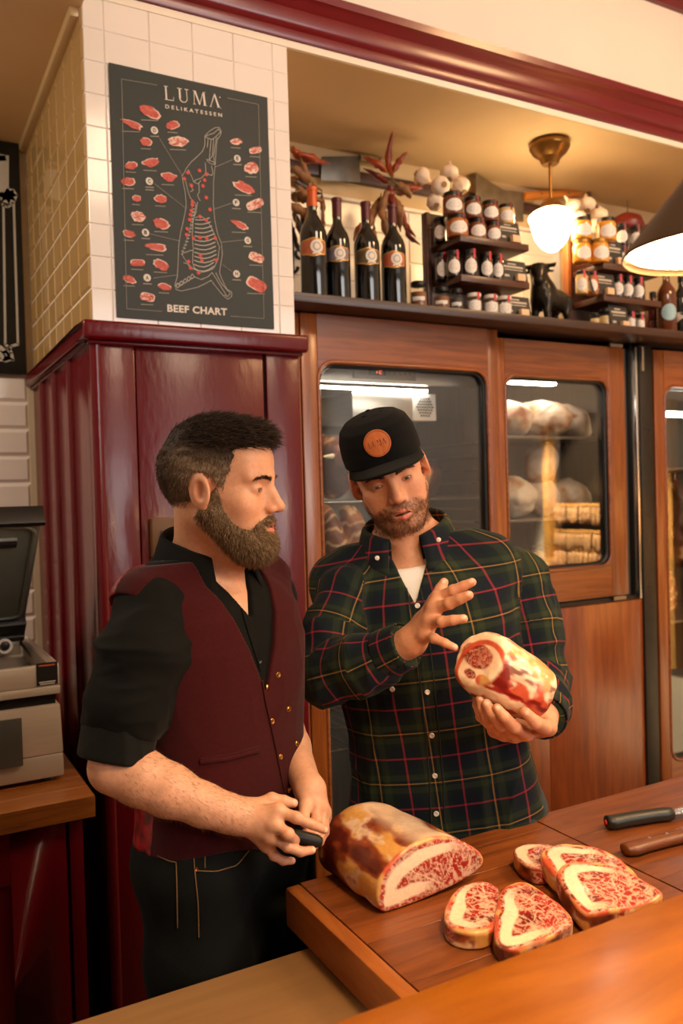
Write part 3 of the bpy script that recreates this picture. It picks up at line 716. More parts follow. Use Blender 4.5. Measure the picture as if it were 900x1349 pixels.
ribbon(q, [kb(x,y) for x,y in ((0,1105),(25,1125),(45,1160),(30,1165),(0,1130))], .02); ribbon(q, [kb(-30,1168), kb(25,1168)], .008); q.build('painted_scroll', ck, bo)
q = MB(); ribbon(q, [kb(8,110), kb(8,300)], .05); ribbon(q, [kb(-20,112), kb(24,112)], .02)
ribbon(q, [kb(x,y) for x,y in ((4,300),(20,325),(45,335),(68,325),(75,305),(64,288),(46,286),(36,300),(46,312),(56,304))], .022); q.build('painted_letter', ck, bo)
# ------------------------------------------------------------------ vacuum sealer
vs_ = thing('vacuum_sealer', 'steel chamber vacuum sealer with its dark lid raised on the oak worktop', 'vacuum sealer', (.1,2.45,WT))
stb = mat('sealer_steel', lin(200,190,176), .45, .35, noise=.06, nscale=12, vec=(1,1,14))
XR = .385
def slab(z0, z1, y0a, y0b, y1, xa, xb, m, name, bev=.006, par=None):
    return MB().hexa([(-.16,y0a,z0),(xa,y0a,z0),(xa,y1,z0),(-.16,y1,z0),(-.16,y0b,z1),(xb,y0b,z1),(xb,y1,z1),(-.16,y1,z1)]).build(name, m, par or vs_, bevel=bev)
slab(WT+.012, WT+.075, 2.262, 2.258, 2.80, XR, XR-.001, mat('sealer_steel_base', lin(178,168,154), .45, .35), 'base_skirt')
slab(WT+.075, 1.100, 2.258, 2.248, 2.80, XR-.001, XR-.007, stb, 'body', .004)
slab(1.100, 1.128, 2.262, 2.262, 2.79, XR-.016, XR-.016, black_g, 'gap_band', 0)
slab(1.128, 1.150, 2.243, 2.243, 2.80, XR-.006, XR-.006, stb, 'rim_base', .003)
rim = MB()
rim.box((-.16,2.243,1.150), (XR-.007,2.262,1.205)); rim.box((XR-.032,2.262,1.150), (XR-.007,2.80,1.205)); rim.box((-.16,2.775,1.150), (XR-.032,2.80,1.205))
rim.build('rim', stb, vs_, bevel=.003)
MB().box((-.16,2.50,1.150), (.255,2.77,1.245)).build('pump_box', stb, vs_, bevel=.004)
k = atY(6,851,2.50); MB().lathe([(.012,0),(.012,.008),(.009,.010),(.001,.010)], (k[0],2.50,k[2]), 20, (0,-1,0)).build('knob', mat('knob_black', lin(24,24,24), .4), vs_, smooth=40)
MB().lathe([(.021,0),(.021,.006),(.014,.006),(.014,.002)], (k[0],2.50,k[2]), 20, (0,-1,0)).build('knob_ring', mat('ring_white', lin(226,220,210), .4), vs_)
for x in (-.1, .35):
    for y in (2.30, 2.75): MB().lathe([(.018,0),(.015,.014)], (x,y,WT), 14).build('rubber_foot', black_g, vs_)
a = atY(62,888,2.243)
st = MB().box((a[0]-.026,2.2418,a[2]-.028), (a[0]+.026,2.2432,a[2]+.03)).build('sticker', mat('sticker_black', lin(22,20,20), .5), vs_)
q = MB(); q.box((a[0]-.02,2.2412,a[2]+.021), (a[0]+.02,2.2419,a[2]+.025)); q.build('sticker_line', mat('sticker_orange', lin(190,90,50), .5), st)
q = MB(); q.box((a[0]-.02,2.2412,a[2]-.021), (a[0]+.02,2.2419,a[2]-.018)); q.box((a[0]-.018,2.2412,a[2]-.026), (a[0]+.018,2.2419,a[2]-.023)); q.build('sticker_caption', mat('sticker_pale', lin(200,196,190), .5), st)
a = atY(-22,967,2.25); b2 = atY(28,935,2.25)
MB().box((a[0]-.06,2.2455,.955), (b2[0],2.256,1.078)).build('control_panel', mat('panel_graphite', lin(70,70,66), .35), vs_, bevel=.002)
# lid: a tray hinged at the back, leaning forward
hz = np.array([0,2.66,1.236]); tip = np.array([0,2.235,1.573]); ev = (tip-hz); L_ = np.linalg.norm(ev); ev /= L_; nv = -np.cross([1,0,0], ev); nv /= np.linalg.norm(nv)   # nv points up/back
lid_m = mat('lid_grey', lin(120,122,108), .35, .2, noise=.08)
def ld_(x, s, h): return hz+np.array([x,0,0])+ev*s+nv*h
def lidbox(x0, x1, s0, s1, h0, h1, name, m, bev=.004, par=None):
    return MB().hexa([ld_(x0,s0,h0), ld_(x1,s0,h0), ld_(x1,s1,h0), ld_(x0,s1,h0), ld_(x0,s0,h1), ld_(x1,s0,h1), ld_(x1,s1,h1), ld_(x0,s1,h1)]).build(name, m, par or vs_, bevel=bev)
lid = lidbox(-.16, .352, .0, L_, .012, .05, 'lid', lid_m, .012)
lidbox(-.16, .356, L_-.012, L_+.004, -.004, .052, 'lid_edge', black_g, .003, lid)
lidbox(-.16, .352, .0, .06, -.01, .05, 'lid_hinge_bar', mat('lid_black', lin(20,20,20), .4), .004, lid)
lidbox(-.16, .352, -.03, -.002, -.015, .045, 'lid_back', mat('lid_back', lin(48,48,44), .4), .004, lid)
q = MB(); rp = rrect(-.5, .222, .10, L_-.13, .06, 8); q.tube([ld_(x,s,.010) for x,s in rp]+[ld_(rp[0][0],rp[0][1],.010)], .010, 8, cap=False); q.build('gasket', black_g, lid, smooth=60)
q = MB(); rp = rrect(-.5, .205, .115, L_-.145, .05, 8); q.prism(rp, hz+nv*.004, (1,0,0), ev, nv, .01); q.build('lid_window', mat('lid_window', lin(140,142,128), .15, .1, noise=.2, nscale=8), lid)
lidbox(-.16, .295, L_-.085, L_-.078, .004, .012, 'seal_strip', mat('strip_pale', lin(200,196,184), .3, .6), .001, lid)
lidbox(-.16, .295, L_-.11, L_-.09, .002, .012, 'seal_bar', mat('lid_black', lin(20,20,20), .4), .001, lid)
q = MB(); rp = rrect(-.5, .335, .07, L_-.03, .03, 6); q.tube([ld_(x,s,.010) for x,s in rp]+[ld_(rp[0][0],rp[0][1],.010)], .006, 6, cap=False); q.build('lid_rib', lid_m, lid, smooth=60)
# ------------------------------------------------------------------ wine bottles
def face_ang(c, off=0):          # angle from a thing to the camera
    return math.atan2(-c[1], -c[0])+math.radians(off)
def patch(c, r, ang, poly, rings=(.35,.7,1.0), prof=None):
    """star-shaped polygon (arc length, height) wrapped on a cylinder"""
    V = []; n = len(poly); cx = sum(p[0] for p in poly)/n; cz = sum(p[1] for p in poly)/n
    def m(u, v):
        R = r if prof is None else prof(v)
        a = ang+u/r; return (c[0]+R*math.cos(a), c[1]+R*math.sin(a), c[2]+v)
    V.append(m(cx, cz))
    for s in rings: V += [m(cx+(p[0]-cx)*s, cz+(p[1]-cz)*s) for p in poly]
    F = [(0,1+k,1+(k+1) % n) for k in range(n)]
    for i in range(len(rings)-1):
        for k in range(n):
            a, b = 1+i*n+k, 1+i*n+(k+1) % n; F += [(a, a+n, b+n, b)]
    mb = MB(); mb.add(V, F); return mb
def circ(cx, cz, r, n=20, ry=None): return [(cx+r*math.cos(2*math.pi*k/n), cz+(ry or r)*math.sin(2*math.pi*k/n)) for k in range(n)]
bg = mat('bottle_black_glass', lin(10,12,8), .06, spec=.6, coat=.3)
gold = mat('label_gold', lin(196,148,78), .35, .5, noise=.35, nscale=160)
seal_m = mat('label_white', lin(226,218,206), .6)
def bottle(px_, top, base, wpx, foil, lab, label, dx):
    Yb = 2.385; b = atY(px_, base, Yb); X = b[0]; D = (b-EYE)@fwd
    r = wpx*D/FPX/2; z1 = atY(px_, top, Yb)[2]; H = z1-SHELFZ
    t = thing('wine_bottle', label, 'bottle', (X,Yb,SHELFZ), 'wine bottles on the dark shelf')
    rn = .0145
    MB().lathe([(r*.8,0),(r*.97,.002),(r,.010),(r,H*.56),(r*.97,H*.60),(r*.82,H*.66),(r*.52,H*.72),(rn*1.05,H*.76),(rn,H*.80),(rn,H-.012),(rn*1.12,H-.011),(rn*1.12,H-.002),(rn*.9,H)], (X,Yb,SHELFZ), 28).build('glass', bg, t, smooth=50)
    MB().lathe([(rn+.0012,H-.062),(rn+.0012,H-.013),(rn*1.12+.0012,H-.012),(rn*1.12+.0012,H-.001),(rn*.8,H+.0012)], (X,Yb,SHELFZ), 20).build('foil', foil, t, smooth=50)
    a = face_ang((X,Yb), dx); h = r*1.05
    lz = H*.36
    orn = [(.048*math.cos(2*math.pi*k/40)*(1+.05*math.cos(6*math.pi*k/40*2)), lz+h*.62+h*.62*math.sin(2*math.pi*k/40)*(1+.06*math.cos(8*2*math.pi*k/40))) for k in range(40)]
    orn = [(max(-.045,min(.045,u*1.25)), v) for u, v in orn]
    l1 = patch((X,Yb,SHELFZ), r+.0006, a-.25, orn).build('label_border', gold, t, smooth=60)
    zc = lz+h*.62
    patch((X,Yb,SHELFZ), r+.0010, a-.25, [(u*.92, zc+(v-zc)*.82) for u, v in orn]).build('label_field', lab, l1, smooth=60)
    s1 = patch((X,Yb,SHELFZ), r+.0014, a, circ(0, lz+h*.66, h*.46)).build('seal', seal_m, t, smooth=60)
    patch((X,Yb,SHELFZ), r+.0017, a, circ(0, lz+h*.66, h*.30)).build('seal_ring', mat('seal_grey', lin(176,170,160), .6), s1, smooth=60)
    patch((X,Yb,SHELFZ), r+.0020, a, circ(0, lz+h*.66, h*.20)).build('seal_centre', seal_m, s1, smooth=60)
    patch((X,Yb,SHELFZ), r+.0014, a, [(-.016,lz+h*.10),(.0,lz+h*.18),(.016,lz+h*.10),(.013,lz+h*.24),(-.013,lz+h*.24)]).build('ribbon', seal_m, t, smooth=60)
bottle(415, 248, 388, 36, mat('foil_orange', lin(196,86,34), .4, .2), mat('label_red', lin(170,92,60), .5, noise=.3, nscale=120), 'wine bottle with an orange foil cap next to the pillar', 14)
bottle(447, 262, 392, 32, mat('foil_maroon', lin(80,22,30), .4, .2), mat('label_slate', lin(120,112,120), .5, noise=.3, nscale=120), 'wine bottle with a grey-blue label beside the orange-capped bottle', 10)
bottle(485, 267, 396, 34, mat('foil_maroon', lin(80,22,30), .4, .2), mat('label_umber', lin(96,78,52), .5, noise=.4, nscale=120), 'wine bottle with a dark gold label, third along the shelf', 22)
bottle(520, 271, 401, 33, mat('foil_maroon', lin(80,22,30), .4, .2), mat('label_coral', lin(190,96,64), .5, noise=.25, nscale=120), 'wine bottle with a coral red label next to the little spice jar', 16)
# ------------------------------------------------------------------ racks of preserves
rk = wood('rack_wood', lin(92,50,28), lin(56,28,16), 'X', .4, 4, coat=.15)
rk2 = wood('rack_wood_post', lin(150,84,36), lin(104,52,20), 'Z', .4, 4, coat=.15)
RACKS = []
for (x0, x1, za, zb, zt, lab) in ((1.785,2.095,2.517,2.379,2.64,'dark wooden two-shelf rack of jars beside the wine bottles'), (2.470,2.79,2.494,2.370,2.62,'wooden two-shelf rack of jars beyond the hanging lamp')):
    t = thing('jar_rack', lab, 'rack', ((x0+x1)/2,2.44,SHELFZ), 'wooden jar racks on the dark shelf')
    MB().box((x0-.012,2.522,SHELFZ+.0005), (x1+.01,2.540,zt)).build('back_board', rk, t, bevel=.002)
    MB().box((x0-.030,2.512,SHELFZ+.0005), (x0-.012,2.545,zt)).build('post', rk2 if x0 > 2.3 else rk, t, bevel=.002)
    for z in (za, zb): MB().box((x0,2.352,z-.024), (x1,2.522,z)).build('shelf', rk, t, bevel=.002)
    RACKS.append((za, zb))
lid_black = mat('jar_lid_black', lin(20,18,16), .35, .3); lid_gold = mat('jar_lid_gold', lin(150,110,50), .35, .7); tape = mat('red_tape', lin(190,22,44), .45); tape_dk = mat('dark_red_tape', lin(120,24,30), .5)
lab_w = mat('jar_label_white', lin(232,226,218), .6); lab_ink = mat('jar_label_ink', lin(110,104,100), .7)
gl_jar = glassmat('jar_glass', (.96,.96,.94), .9, .03)
def content(kind):
    return {'brown':mat('paste_brown', lin(120,66,30), .25, noise=.25, nscale=90, coat=.6), 'orange':mat('paste_orange', lin(186,104,36), .25, noise=.2, nscale=90, coat=.6), 'amber':mat('honey_amber', lin(222,150,44), .2, noise=.12, nscale=60, coat=.6),
            'dark':mat('preserve_dark', lin(34,24,20), .15, noise=.3, nscale=90, coat=.6), 'cream':mat('mustard_cream', lin(220,186,120), .3, noise=.1, coat=.5), 'white':mat('salt_white', lin(222,214,204), .5, noise=.06), 'spice':mat('spice_brown', lin(140,88,50), .7, noise=.4, nscale=200), 'pasta':mat('pasta_yellow', lin(226,196,140), .5, noise=.2, nscale=120), 'pepper':mat('pepper_grey', lin(70,66,60), .7, noise=.4, nscale=200)}[kind]
def jar(px_, base, wpx, hpx, Yj, z, kind, lid, label, group, tp=None, lab='oval', off=0, neck=.86, cat='jar', dz=0):
    b = atY(px_, base, Yj); D = (b-EYE)@fwd; r = wpx*D/FPX/2; H = hpx*D/FPX; X = b[0]
    t = thing('preserve_jar', label, cat, (X,Yj,z), group)
    hl = min(.014, H*.18)
    see = kind in ('spice','pepper','pasta','white')
    prof = [(r*.86,0),(r*.97,.002),(r,.006),(r,H*.70),(r*.97,H*.76),(r*neck,H-hl-.002),(r*neck,H-hl)]
    if see:
        MB().lathe(prof, (X,Yj,z), 20, cap=True).build('glass', gl_jar, t, smooth=50)
        MB().lathe([(r*.84,.002),(r*.93,.007),(r*.93,H*.62),(0.001,H*.60)], (X,Yj,z), 18).build('contents', content(kind), t, smooth=50)
    else: MB().lathe(prof, (X,Yj,z), 20).build('body', content(kind), t, smooth=50)
    MB().lathe([(r*neck+.002,H-hl),(r*neck+.002,H-.002),(r*neck,H)], (X,Yj,z), 20).build('lid', lid, t, smooth=40)
    a = face_ang((X,Yj), off)
    if lab == 'oval':
        l = patch((X,Yj,z), r+.0006, a, [(p*1.0, q) for p, q in circ(0, H*.38, r*.95, 20, H*.27)]).build('label', lab_w, t, smooth=60)
        for k, (wv, zz) in enumerate(((.5,.46),(.62,.37),(.4,.29))):
            patch((X,Yj,z), r+.0010, a, [(-r*wv,H*zz-.0010),(r*wv,H*zz-.0010),(r*wv,H*zz+.0010),(-r*wv,H*zz+.0010)], rings=(1.0,)).build('label_print', lab_ink, l)
    elif lab == 'strip':
        l = patch((X,Yj,z), r+.0006, a, [(-r*.8,H*.30),(0,H*.30),(r*.8,H*.30),(r*.8,H*.44),(0,H*.44),(-r*.8,H*.44)]).build('label', lab_w, t, smooth=60)
        patch((X,Yj,z), r+.0010, a, [(-r*.6,H*.36),(r*.6,H*.36),(r*.6,H*.39),(-r*.6,H*.39)], rings=(1.0,)).build('label_print', lab_ink, l)
    if tp is not None:
        wv = .0045; zt = H*.66
        q = MB(); pr = [(r+.0012,zt),(r*neck+.0036,H-hl),(r*neck+.0036,H+.0006)]
        aa = a+.5
        V = []
        for R, zz in pr:
            for s in (-1, 1): V.append((X+R*math.cos(aa+s*wv/r), Yj+R*math.sin(aa+s*wv/r), z+zz))
        R = r*neck*.5
        for s in (-1, 1): V.append((X+R*math.cos(aa+s*wv/R), Yj+R*math.sin(aa+s*wv/R), z+H+.0008))
        q.add(V, [(0,1,3,2),(2,3,5,4),(4,5,7,6)]); q.build('seal_tape', tp, t)
    return H
(zA, zB), (zC, zD) = RACKS
G1 = 'preserve jars on the rack beside the wine bottles'; G2 = 'preserve jars on the rack beyond the lamp'; G3 = 'small jars standing on the dark shelf'
NTH = ['first', 'second', 'third', 'fourth', 'fifth']
lowH = .0
for i, (x, base, wd, hh, kd) in enumerate(((603,308,28,29,'orange'), (629,311,24,28,'brown'), (650,314,21,27,'brown'))):
    lowH = jar(x, base, wd, hh, 2.395, zA, kd, lid_black, f'squat brown jar under the stacked row, {NTH[i]} from the wine bottles', G1, tape_dk, off=12)
jar(580, 318, 17, 33, 2.47, zA, 'dark', lid_black, 'narrow dark jar at the back corner of the top rack shelf', G1)
for i, (x, base, wd, hh, kd) in enumerate(((597,283,27,30,'brown'), (623,285,24,28,'brown'), (646,288,23,27,'brown'), (667,291,22,26,'cream'))):
    jar(x, base, wd, hh, 2.395, zA+lowH, kd, lid_black, f'jar stacked on top of the upper row, {NTH[i]} from the wine bottles', G1, tape_dk, off=12)
jar(672, 316, 20, 26, 2.455, zA, 'cream', lid_black, 'pale jar hidden behind the top price card of the near rack', G1)
for i, (x, base, wd, hh, Yj) in enumerate(((582,374,16,36,2.46), (598,367,19,35,2.41), (620,366,19,36,2.385), (641,368,18,35,2.385), (656,370,16,34,2.385))):
    jar(x, base, wd, hh, Yj, zB, 'dark', lid_black, f'slim dark jar with white label on the lower rack shelf, {NTH[i]} from the bottles', G1, tape, off=10)
jar(552, 402, 22, 37, 2.39, SHELFZ, 'spice', lid_black, 'little spice jar standing alone beside the last wine bottle', G3, None, 'strip')
jar(582, 405, 22, 33, 2.395, SHELFZ, 'spice', lid_black, 'spice jar with orange powder under the rack corner', G3, None, 'strip')
jar(602, 407, 18, 33, 2.395, SHELFZ, 'pepper', lid_black, 'grey pepper jar under the lower rack shelf', G3, None, 'strip')
for i, x in enumerate((625, 647, 665)):
    jar(x, 411+i*2, 20, 27, 2.37, SHELFZ, 'white', mat('jar_lid_white', lin(216,208,198), .5), f'white salt jar with a red seal, {NTH[i]} from the pepper jar', G3, tape, off=8)
lowH = jar(767, 348, 24, 30, 2.40, zC, 'amber', lid_gold, 'amber honey jar on the far rack nearest the lamp, lower of two', G2, off=20)
jar(790, 345, 25, 31, 2.375, zC, 'amber', lid_gold, 'amber honey jar on the far rack beside the price card, lower of two', G2, off=20)
jar(767, 320, 26, 29, 2.40, zC+lowH, 'amber', lid_black, 'amber honey jar stacked nearest the lamp', G2, off=20)
jar(799, 316, 26, 30, 2.375, zC+lowH, 'amber', lid_black, 'amber honey jar stacked above the price card', G2, off=15)
for i, x in enumerate((820, 838)):
    h2 = jar(x, 350+i*2, 17, 30, 2.40, zC, 'dark', lid_black, f'dark jar under another on the far rack, {NTH[i]} from the honey', G2, tape_dk)
    jar(x, 322+i*2, 17, 29, 2.40, zC+h2, 'dark', lid_black, f'dark jar stacked on the far rack, {NTH[i]} from the honey', G2, tape_dk)
for i, (x, kd) in enumerate(((767,'cream'), (781,'orange'), (815,'dark'), (828,'dark'), (842,'dark'))):
    jar(x, 393+i, 16, 30, 2.385, zD, kd, lid_black, f'slim jar on the lower shelf of the far rack, {NTH[i]} from the bull figurine', G2, tape)
jar(784, 428, 12, 20, 2.40, SHELFZ, 'pasta', lid_black, 'tiny jar of yellow pasta under the far rack', G3, None, None)
jar(798, 431, 17, 27, 2.40, SHELFZ, 'pasta', lid_black, 'wider jar of pale pasta under the far rack', G3, None, None)
jar(832, 436, 12, 24, 2.38, SHELFZ, 'white', lid_black, 'white jar with a red seal under the far rack by the price card', G3, tape)
jar(844, 437, 12, 22, 2.38, SHELFZ, 'white', lid_black, 'white jar with a red seal under the far rack by the amber bottle', G3, tape)
# price cards on little wooden blocks
card_m = mat('price_card_black', lin(48,44,40), .6); card_w = mat('price_card_print', lin(196,186,170), .7); blk = mat('card_block_wood', lin(226,190,150), .6, noise=.1, nscale=40)
def card(x0, x1, y0, y1, Yc, z, label):
    a = atY(x0,y1,Yc); b = atY(x1,y1,Yc); Wd = b[0]-a[0]; D = (a-EYE)@fwd; H = (y1-y0)*D/FPX
    t = thing('price_card', label, 'price card', ((a[0]+b[0])/2,Yc,z), 'price cards among the jars')
    p0 = np.array([a[0],Yc,z+.004]); u = np.array([Wd,0,-.0]); v = np.array([0,.016,H]); n = np.array([0,-.0012,0])
    c_ = MB(); c_.hexa([p0,p0+u,p0+u-n,p0-n,p0+v,p0+u+v,p0+u+v-n,p0+v-n]); cd = c_.build('card', card_m, t)
    q = MB()
    for (s0, s1, h0, h1) in ((.30,.62,.80,.86), (.12,.88,.64,.73), (.15,.85,.52,.56), (.12,.30,.18,.28), (.62,.9,.20,.27)):
        e = n*.6; q.add([p0+u*s0+v*h0+e, p0+u*s1+v*h0+e, p0+u*s1+v*h1+e, p0+u*s0+v*h1+e], [(0,1,2,3)])
    q.build('card_print', card_w, cd)
    bx = a[0]+Wd*.62; MB().box((bx-.018,Yc-.020,z+.0005), (bx+.018,Yc-.002,z+.026)).build('block', blk, t, bevel=.001)
card(659,687,290,319,2.366,zA,'black price card on the top shelf of the near rack')
card(662,696,344,372,2.366,zB,'black price card on the lower shelf of the near rack')
card(666,701,391,418,2.345,SHELFZ,'black price card on the dark shelf beside the bull figurine')
card(800,823,313,345,2.366,zC,'black price card among the honey jars of the far rack')
card(780,813,362,391,2.362,zD,'black price card on the lower shelf of the far rack')
card(806,830,404,434,2.362,SHELFZ,'black price card under the far rack by the pasta jars')
o = MB().box((2.72,2.46,SHELFZ+.0005), (2.80,2.50,SHELFZ+.10)).build('carton', mat('carton_beige', lin(176,150,116), .8), None, bevel=.002, loc=(2.76,2.48,SHELFZ)); tag(o, 'beige carton under the far rack behind the amber bottle', 'carton')
# bottles at the right end
def rbottle(px_, Yb, r, H, m, label, lm, fn):
    X = atY(px_, 430, Yb)[0]; t = thing('liquor_bottle', label, 'bottle', (X,Yb,SHELFZ), 'bottles at the end of the dark shelf')
    MB().lathe([(r*.9,0),(r,.006),(r,H*.60),(r*.9,H*.68),(r*.4,H*.80),(r*.34,H*.86),(r*.34,H)], (X,Yb,SHELFZ), 24).build('glass', m, t, smooth=50)
    MB().lathe([(r*.40,H*.9),(r*.40,H+.004),(r*.3,H+.006)], (X,Yb,SHELFZ), 16).build('cap', lid_black, t, smooth=40)
    a = face_ang((X,Yb), 8); l = patch((X,Yb,SHELFZ), r+.0008, a, fn(r, H)).build('label', lm, t, smooth=60)
    for k in range(3): patch((X,Yb,SHELFZ), r+.0013, a, [(-r*.5,H*(.36-.05*k)),(r*.5,H*(.36-.05*k)),(r*.5,H*(.375-.05*k)),(-r*.5,H*(.375-.05*k))], rings=(1.0,)).build('label_print', lab_w, l)
rbottle(879, 2.40, .040, .27, mat('bottle_amber', lin(96,48,20), .08, coat=.5), 'amber liquor bottle with a round pale blue label', mat('label_blue', lin(150,186,196), .5), lambda r, H: circ(.006, H*.33, r*.85))
rbottle(899, 2.39, .037, .25, mat('bottle_green', lin(26,30,26), .08, coat=.5), 'dark green bottle at the right end of the shelf', mat('label_stone', lin(196,186,164), .5), lambda r, H: [(-r,H*.18),(r,H*.18),(r,H*.42),(-r,H*.42)])
rbottle(861, 2.50, .036, .20, mat('bottle_red', lin(120,34,16), .08, coat=.5), 'reddish amber bottle behind the blue-labelled bottle', mat('label_rust', lin(150,60,30), .5), lambda r, H: [(-r,H*.2),(r,H*.2),(r,H*.4),(-r,H*.4)])
# bull figurine
bz = atY(722, 418, 2.40); Xb = bz[0]
Rb = frame((-1.1,-.26,0)); Rh = rotm('Z',-34); bc = np.array([Xb,2.405,SHELFZ])
def bull(p):
    q = (p-bc) @ Rb / 1.12          # x right, y forward, z up
    x = np.abs(q[:,0]); m = np.stack([x, q[:,1], q[:,2]], 1)
    d = ell(m, (0,-.045,.085), (.036,.075,.040))
    d = smin(d, ell(m, (0,.018,.092), (.040,.042,.050)), .03)
    d = smin(d, cap(q, (0,.022,.115), (.006,.036,.165), .036, .028), .02)
    hq = (q-np.array([.006,.034,.178]))@Rh.T+np.array([0,.034,.178]); m0 = m; m = np.stack([np.abs(hq[:,0]), hq[:,1], hq[:,2]], 1)
    d = smin(d, cap(m, (0,.040,.182), (0,.062,.140), .026, .016), .012)
    d = smin(d, ell(m, (0,.062,.135), (.016,.013,.013)), .008)
    d = smin(d, cap(m, (.016,.034,.190), (.050,.040,.190), .010, .006), .008)
    d = smin(d, cap(m, (.050,.040,.190), (.060,.048,.205), .006, .002), .005)
    d = smin(d, cap(m, (.020,.034,.176), (.046,.032,.172), .007, .004), .006); m = m0
    d = smin(d, chain(m, [(.022,.030,.075), (.024,.034,.035), (.024,.030,.004)], [.018,.012,.012]), .014)
    d = smin(d, chain(m, [(.022,-.090,.080), (.024,-.080,.040), (.024,-.092,.004)], [.022,.012,.012]), .016)
    d = smin(d, chain(q, [(0,-.118,.105), (.004,-.128,.070), (.0,-.122,.035)], [.008,.005,.007]), .006)
    return smax(d, -(q[:,2]), .001)*1.12
V, F = surf(bull, bc-np.array([.17,.17,.005]), bc+np.array([.17,.17,.22]), .003)
o = raw('bull_figurine', V, F, mat('bronze_dark', lin(50,44,36), .28, .7, noise=.3, nscale=30, bump=.1, bscale=40), None, loc=bc); tag(o, 'dark bronze bull figurine facing the room on the shelf', 'figurine')
# ------------------------------------------------------------------ rail with cleavers, chillies and garlic
brass = mat('old_brass', lin(140,100,48), .3, .9, noise=.25, nscale=20)
steel_old = mat('worn_blade_steel', lin(120,116,108), .45, .85, noise=.3, nscale=14)
steel_rust = mat('spotted_blade_steel', lin(132,118,98), .5, .7, noise=.35, nscale=18)
rz = atY(470, 232, 2.87)[2]
o = MB().box((1.13,2.872,rz-.022), (3.4,2.899,rz+.022)).build('hanging_rail', wood('rail_wood', lin(84,48,28), lin(54,28,16), 'X', .5, 4), None, bevel=.003, loc=(2.2,2.88,rz)); tag(o, 'brown wooden rail on the niche wall behind the garlic', 'rail')
lg = struct('wall_niche_tiling', MB().box((PX1+.001,2.884,2.25), (2.75,2.8995,2.775)), grout)
tiles(lg, mat('niche_tile', lin(236,224,204), .2, noise=.04, nscale=3), [(PX1+.01+.2*k, PX1+.2*(k+1)) for k in range(8)], [(2.255+.104*k, 2.255+.104*(k+1)) for k in range(5)], lambda o, u, z: setattr(o, 'location', (u,2.884,z)), t=.005, b=.004)
MB().box((PX1+.002,2.868,2.776), (2.75,2.898,2.79)).build('tile_ledge', mat('niche_trim', lin(236,224,204), .4), lg, bevel=.004)
def cleaver(pts_blade, hx0, hx1, hw, Yc, bm, hm, label):
    b = [atY(x, y, Yc) for x, y in pts_blade]; t = thing('meat_cleaver', label, 'cleaver', (b[0][0],Yc,b[0][2]), 'old cleavers on the rail')
    mb = MB(); mb.prism([(q[0],q[2]) for q in b], (0,Yc,0), (1,0,0), (0,0,1), (0,1,0), .005); mb.build('blade', bm, t, bevel=.0015)
    a = atY(*hx0, Yc); c = atY(*hx1, Yc)
    mb = MB(); mb.tube([a+(c-a)*s+np.array([0,.003,0]) for s in (0,.15,.5,.85,1)], [hw*.9,hw,hw*.85,hw,hw*.7], 10); mb.build('handle', hm, t, smooth=50)
    for s in (.25,.7): 
        p = a+(c-a)*s; MB().lathe([(.005,0),(.004,.002)], (p[0],Yc-hw+.001,p[2]), 8, (0,-1,0)).build('rivet', brass, t)
cleaver([(424,206),(474,205),(475,240),(423,238)], (474,207), (508,213), .017, 2.855, steel_old, mat('handle_bone', lin(150,124,80), .6, noise=.3, nscale=30), 'grey cleaver with a pale handle behind the wine bottles')
cleaver([(627,227),(640,236),(664,250),(690,253),(690,292),(640,292),(627,292)], (690,258), (768,254), .020, 2.84, steel_rust, mat('handle_orange_wood', lin(196,116,40), .4, noise=.2, nscale=12), 'large worn cleaver with an orange wooden handle behind the hanging lamp')
st_ = MB(); p = [atY(x,y,2.82) for x,y in ((772,246),(780,262),(788,278),(794,295))]; st_.tube(p, .008, 6)
o = st_.build('leather_strap', mat('leather_brown', lin(110,64,30), .6), None, smooth=60, loc=p[0]); tag(o, 'brown leather strap hanging over the far jars', 'strap')
rz2 = random.Random(11)
def chilli(p, d, L, r, bend, m, lab, grp):
    t = thing('dried_chilli', lab, 'chilli', p, grp); p = np.array(p); d = np.array(d, float); d /= np.linalg.norm(d)
    s1 = np.cross(d, [.3,.9,.1]); s1 /= np.linalg.norm(s1); s2 = np.cross(d, s1)
    pts = []; rs = []
    for k in range(9):
        u = k/8; pts.append(p+d*L*u+s1*bend*L*(u*u)+s2*.12*L*math.sin(u*5+bend*9)); rs.append(r*(.55+.6*math.sin(min(1,u*2.2)*1.5))*(1-u**2.2*.93)*(1+.22*math.sin(k*2.4+bend*7)))
    mb = MB(); mb.tube(pts, rs, 8); mb.build('pod', m, t, smooth=70)
    MB().tube([p-d*.022, p-d*.01+s1*.002, p+d*.003], [.0018,.0022,r*.5], 6).build('stem', mat('chilli_stem', lin(110,90,50), .7), t, smooth=60)
ch_or = mat('chilli_orange', lin(146,56,20), .4, noise=.4, nscale=50, bump=.4, bscale=120); ch_red = mat('chilli_red', lin(108,24,14), .35, noise=.4, nscale=50, bump=.4, bscale=120); ch_br = mat('chilli_husk', lin(140,94,54), .6, noise=.45, nscale=40, bump=.5, bscale=90); ch_dk = mat('chilli_dark', lin(52,28,18), .45, noise=.4, nscale=40)
GL = 'dried chillies bunched beside the pillar'; LL = 'twisted dried chilli in the brown bunch hanging beside the pillar'
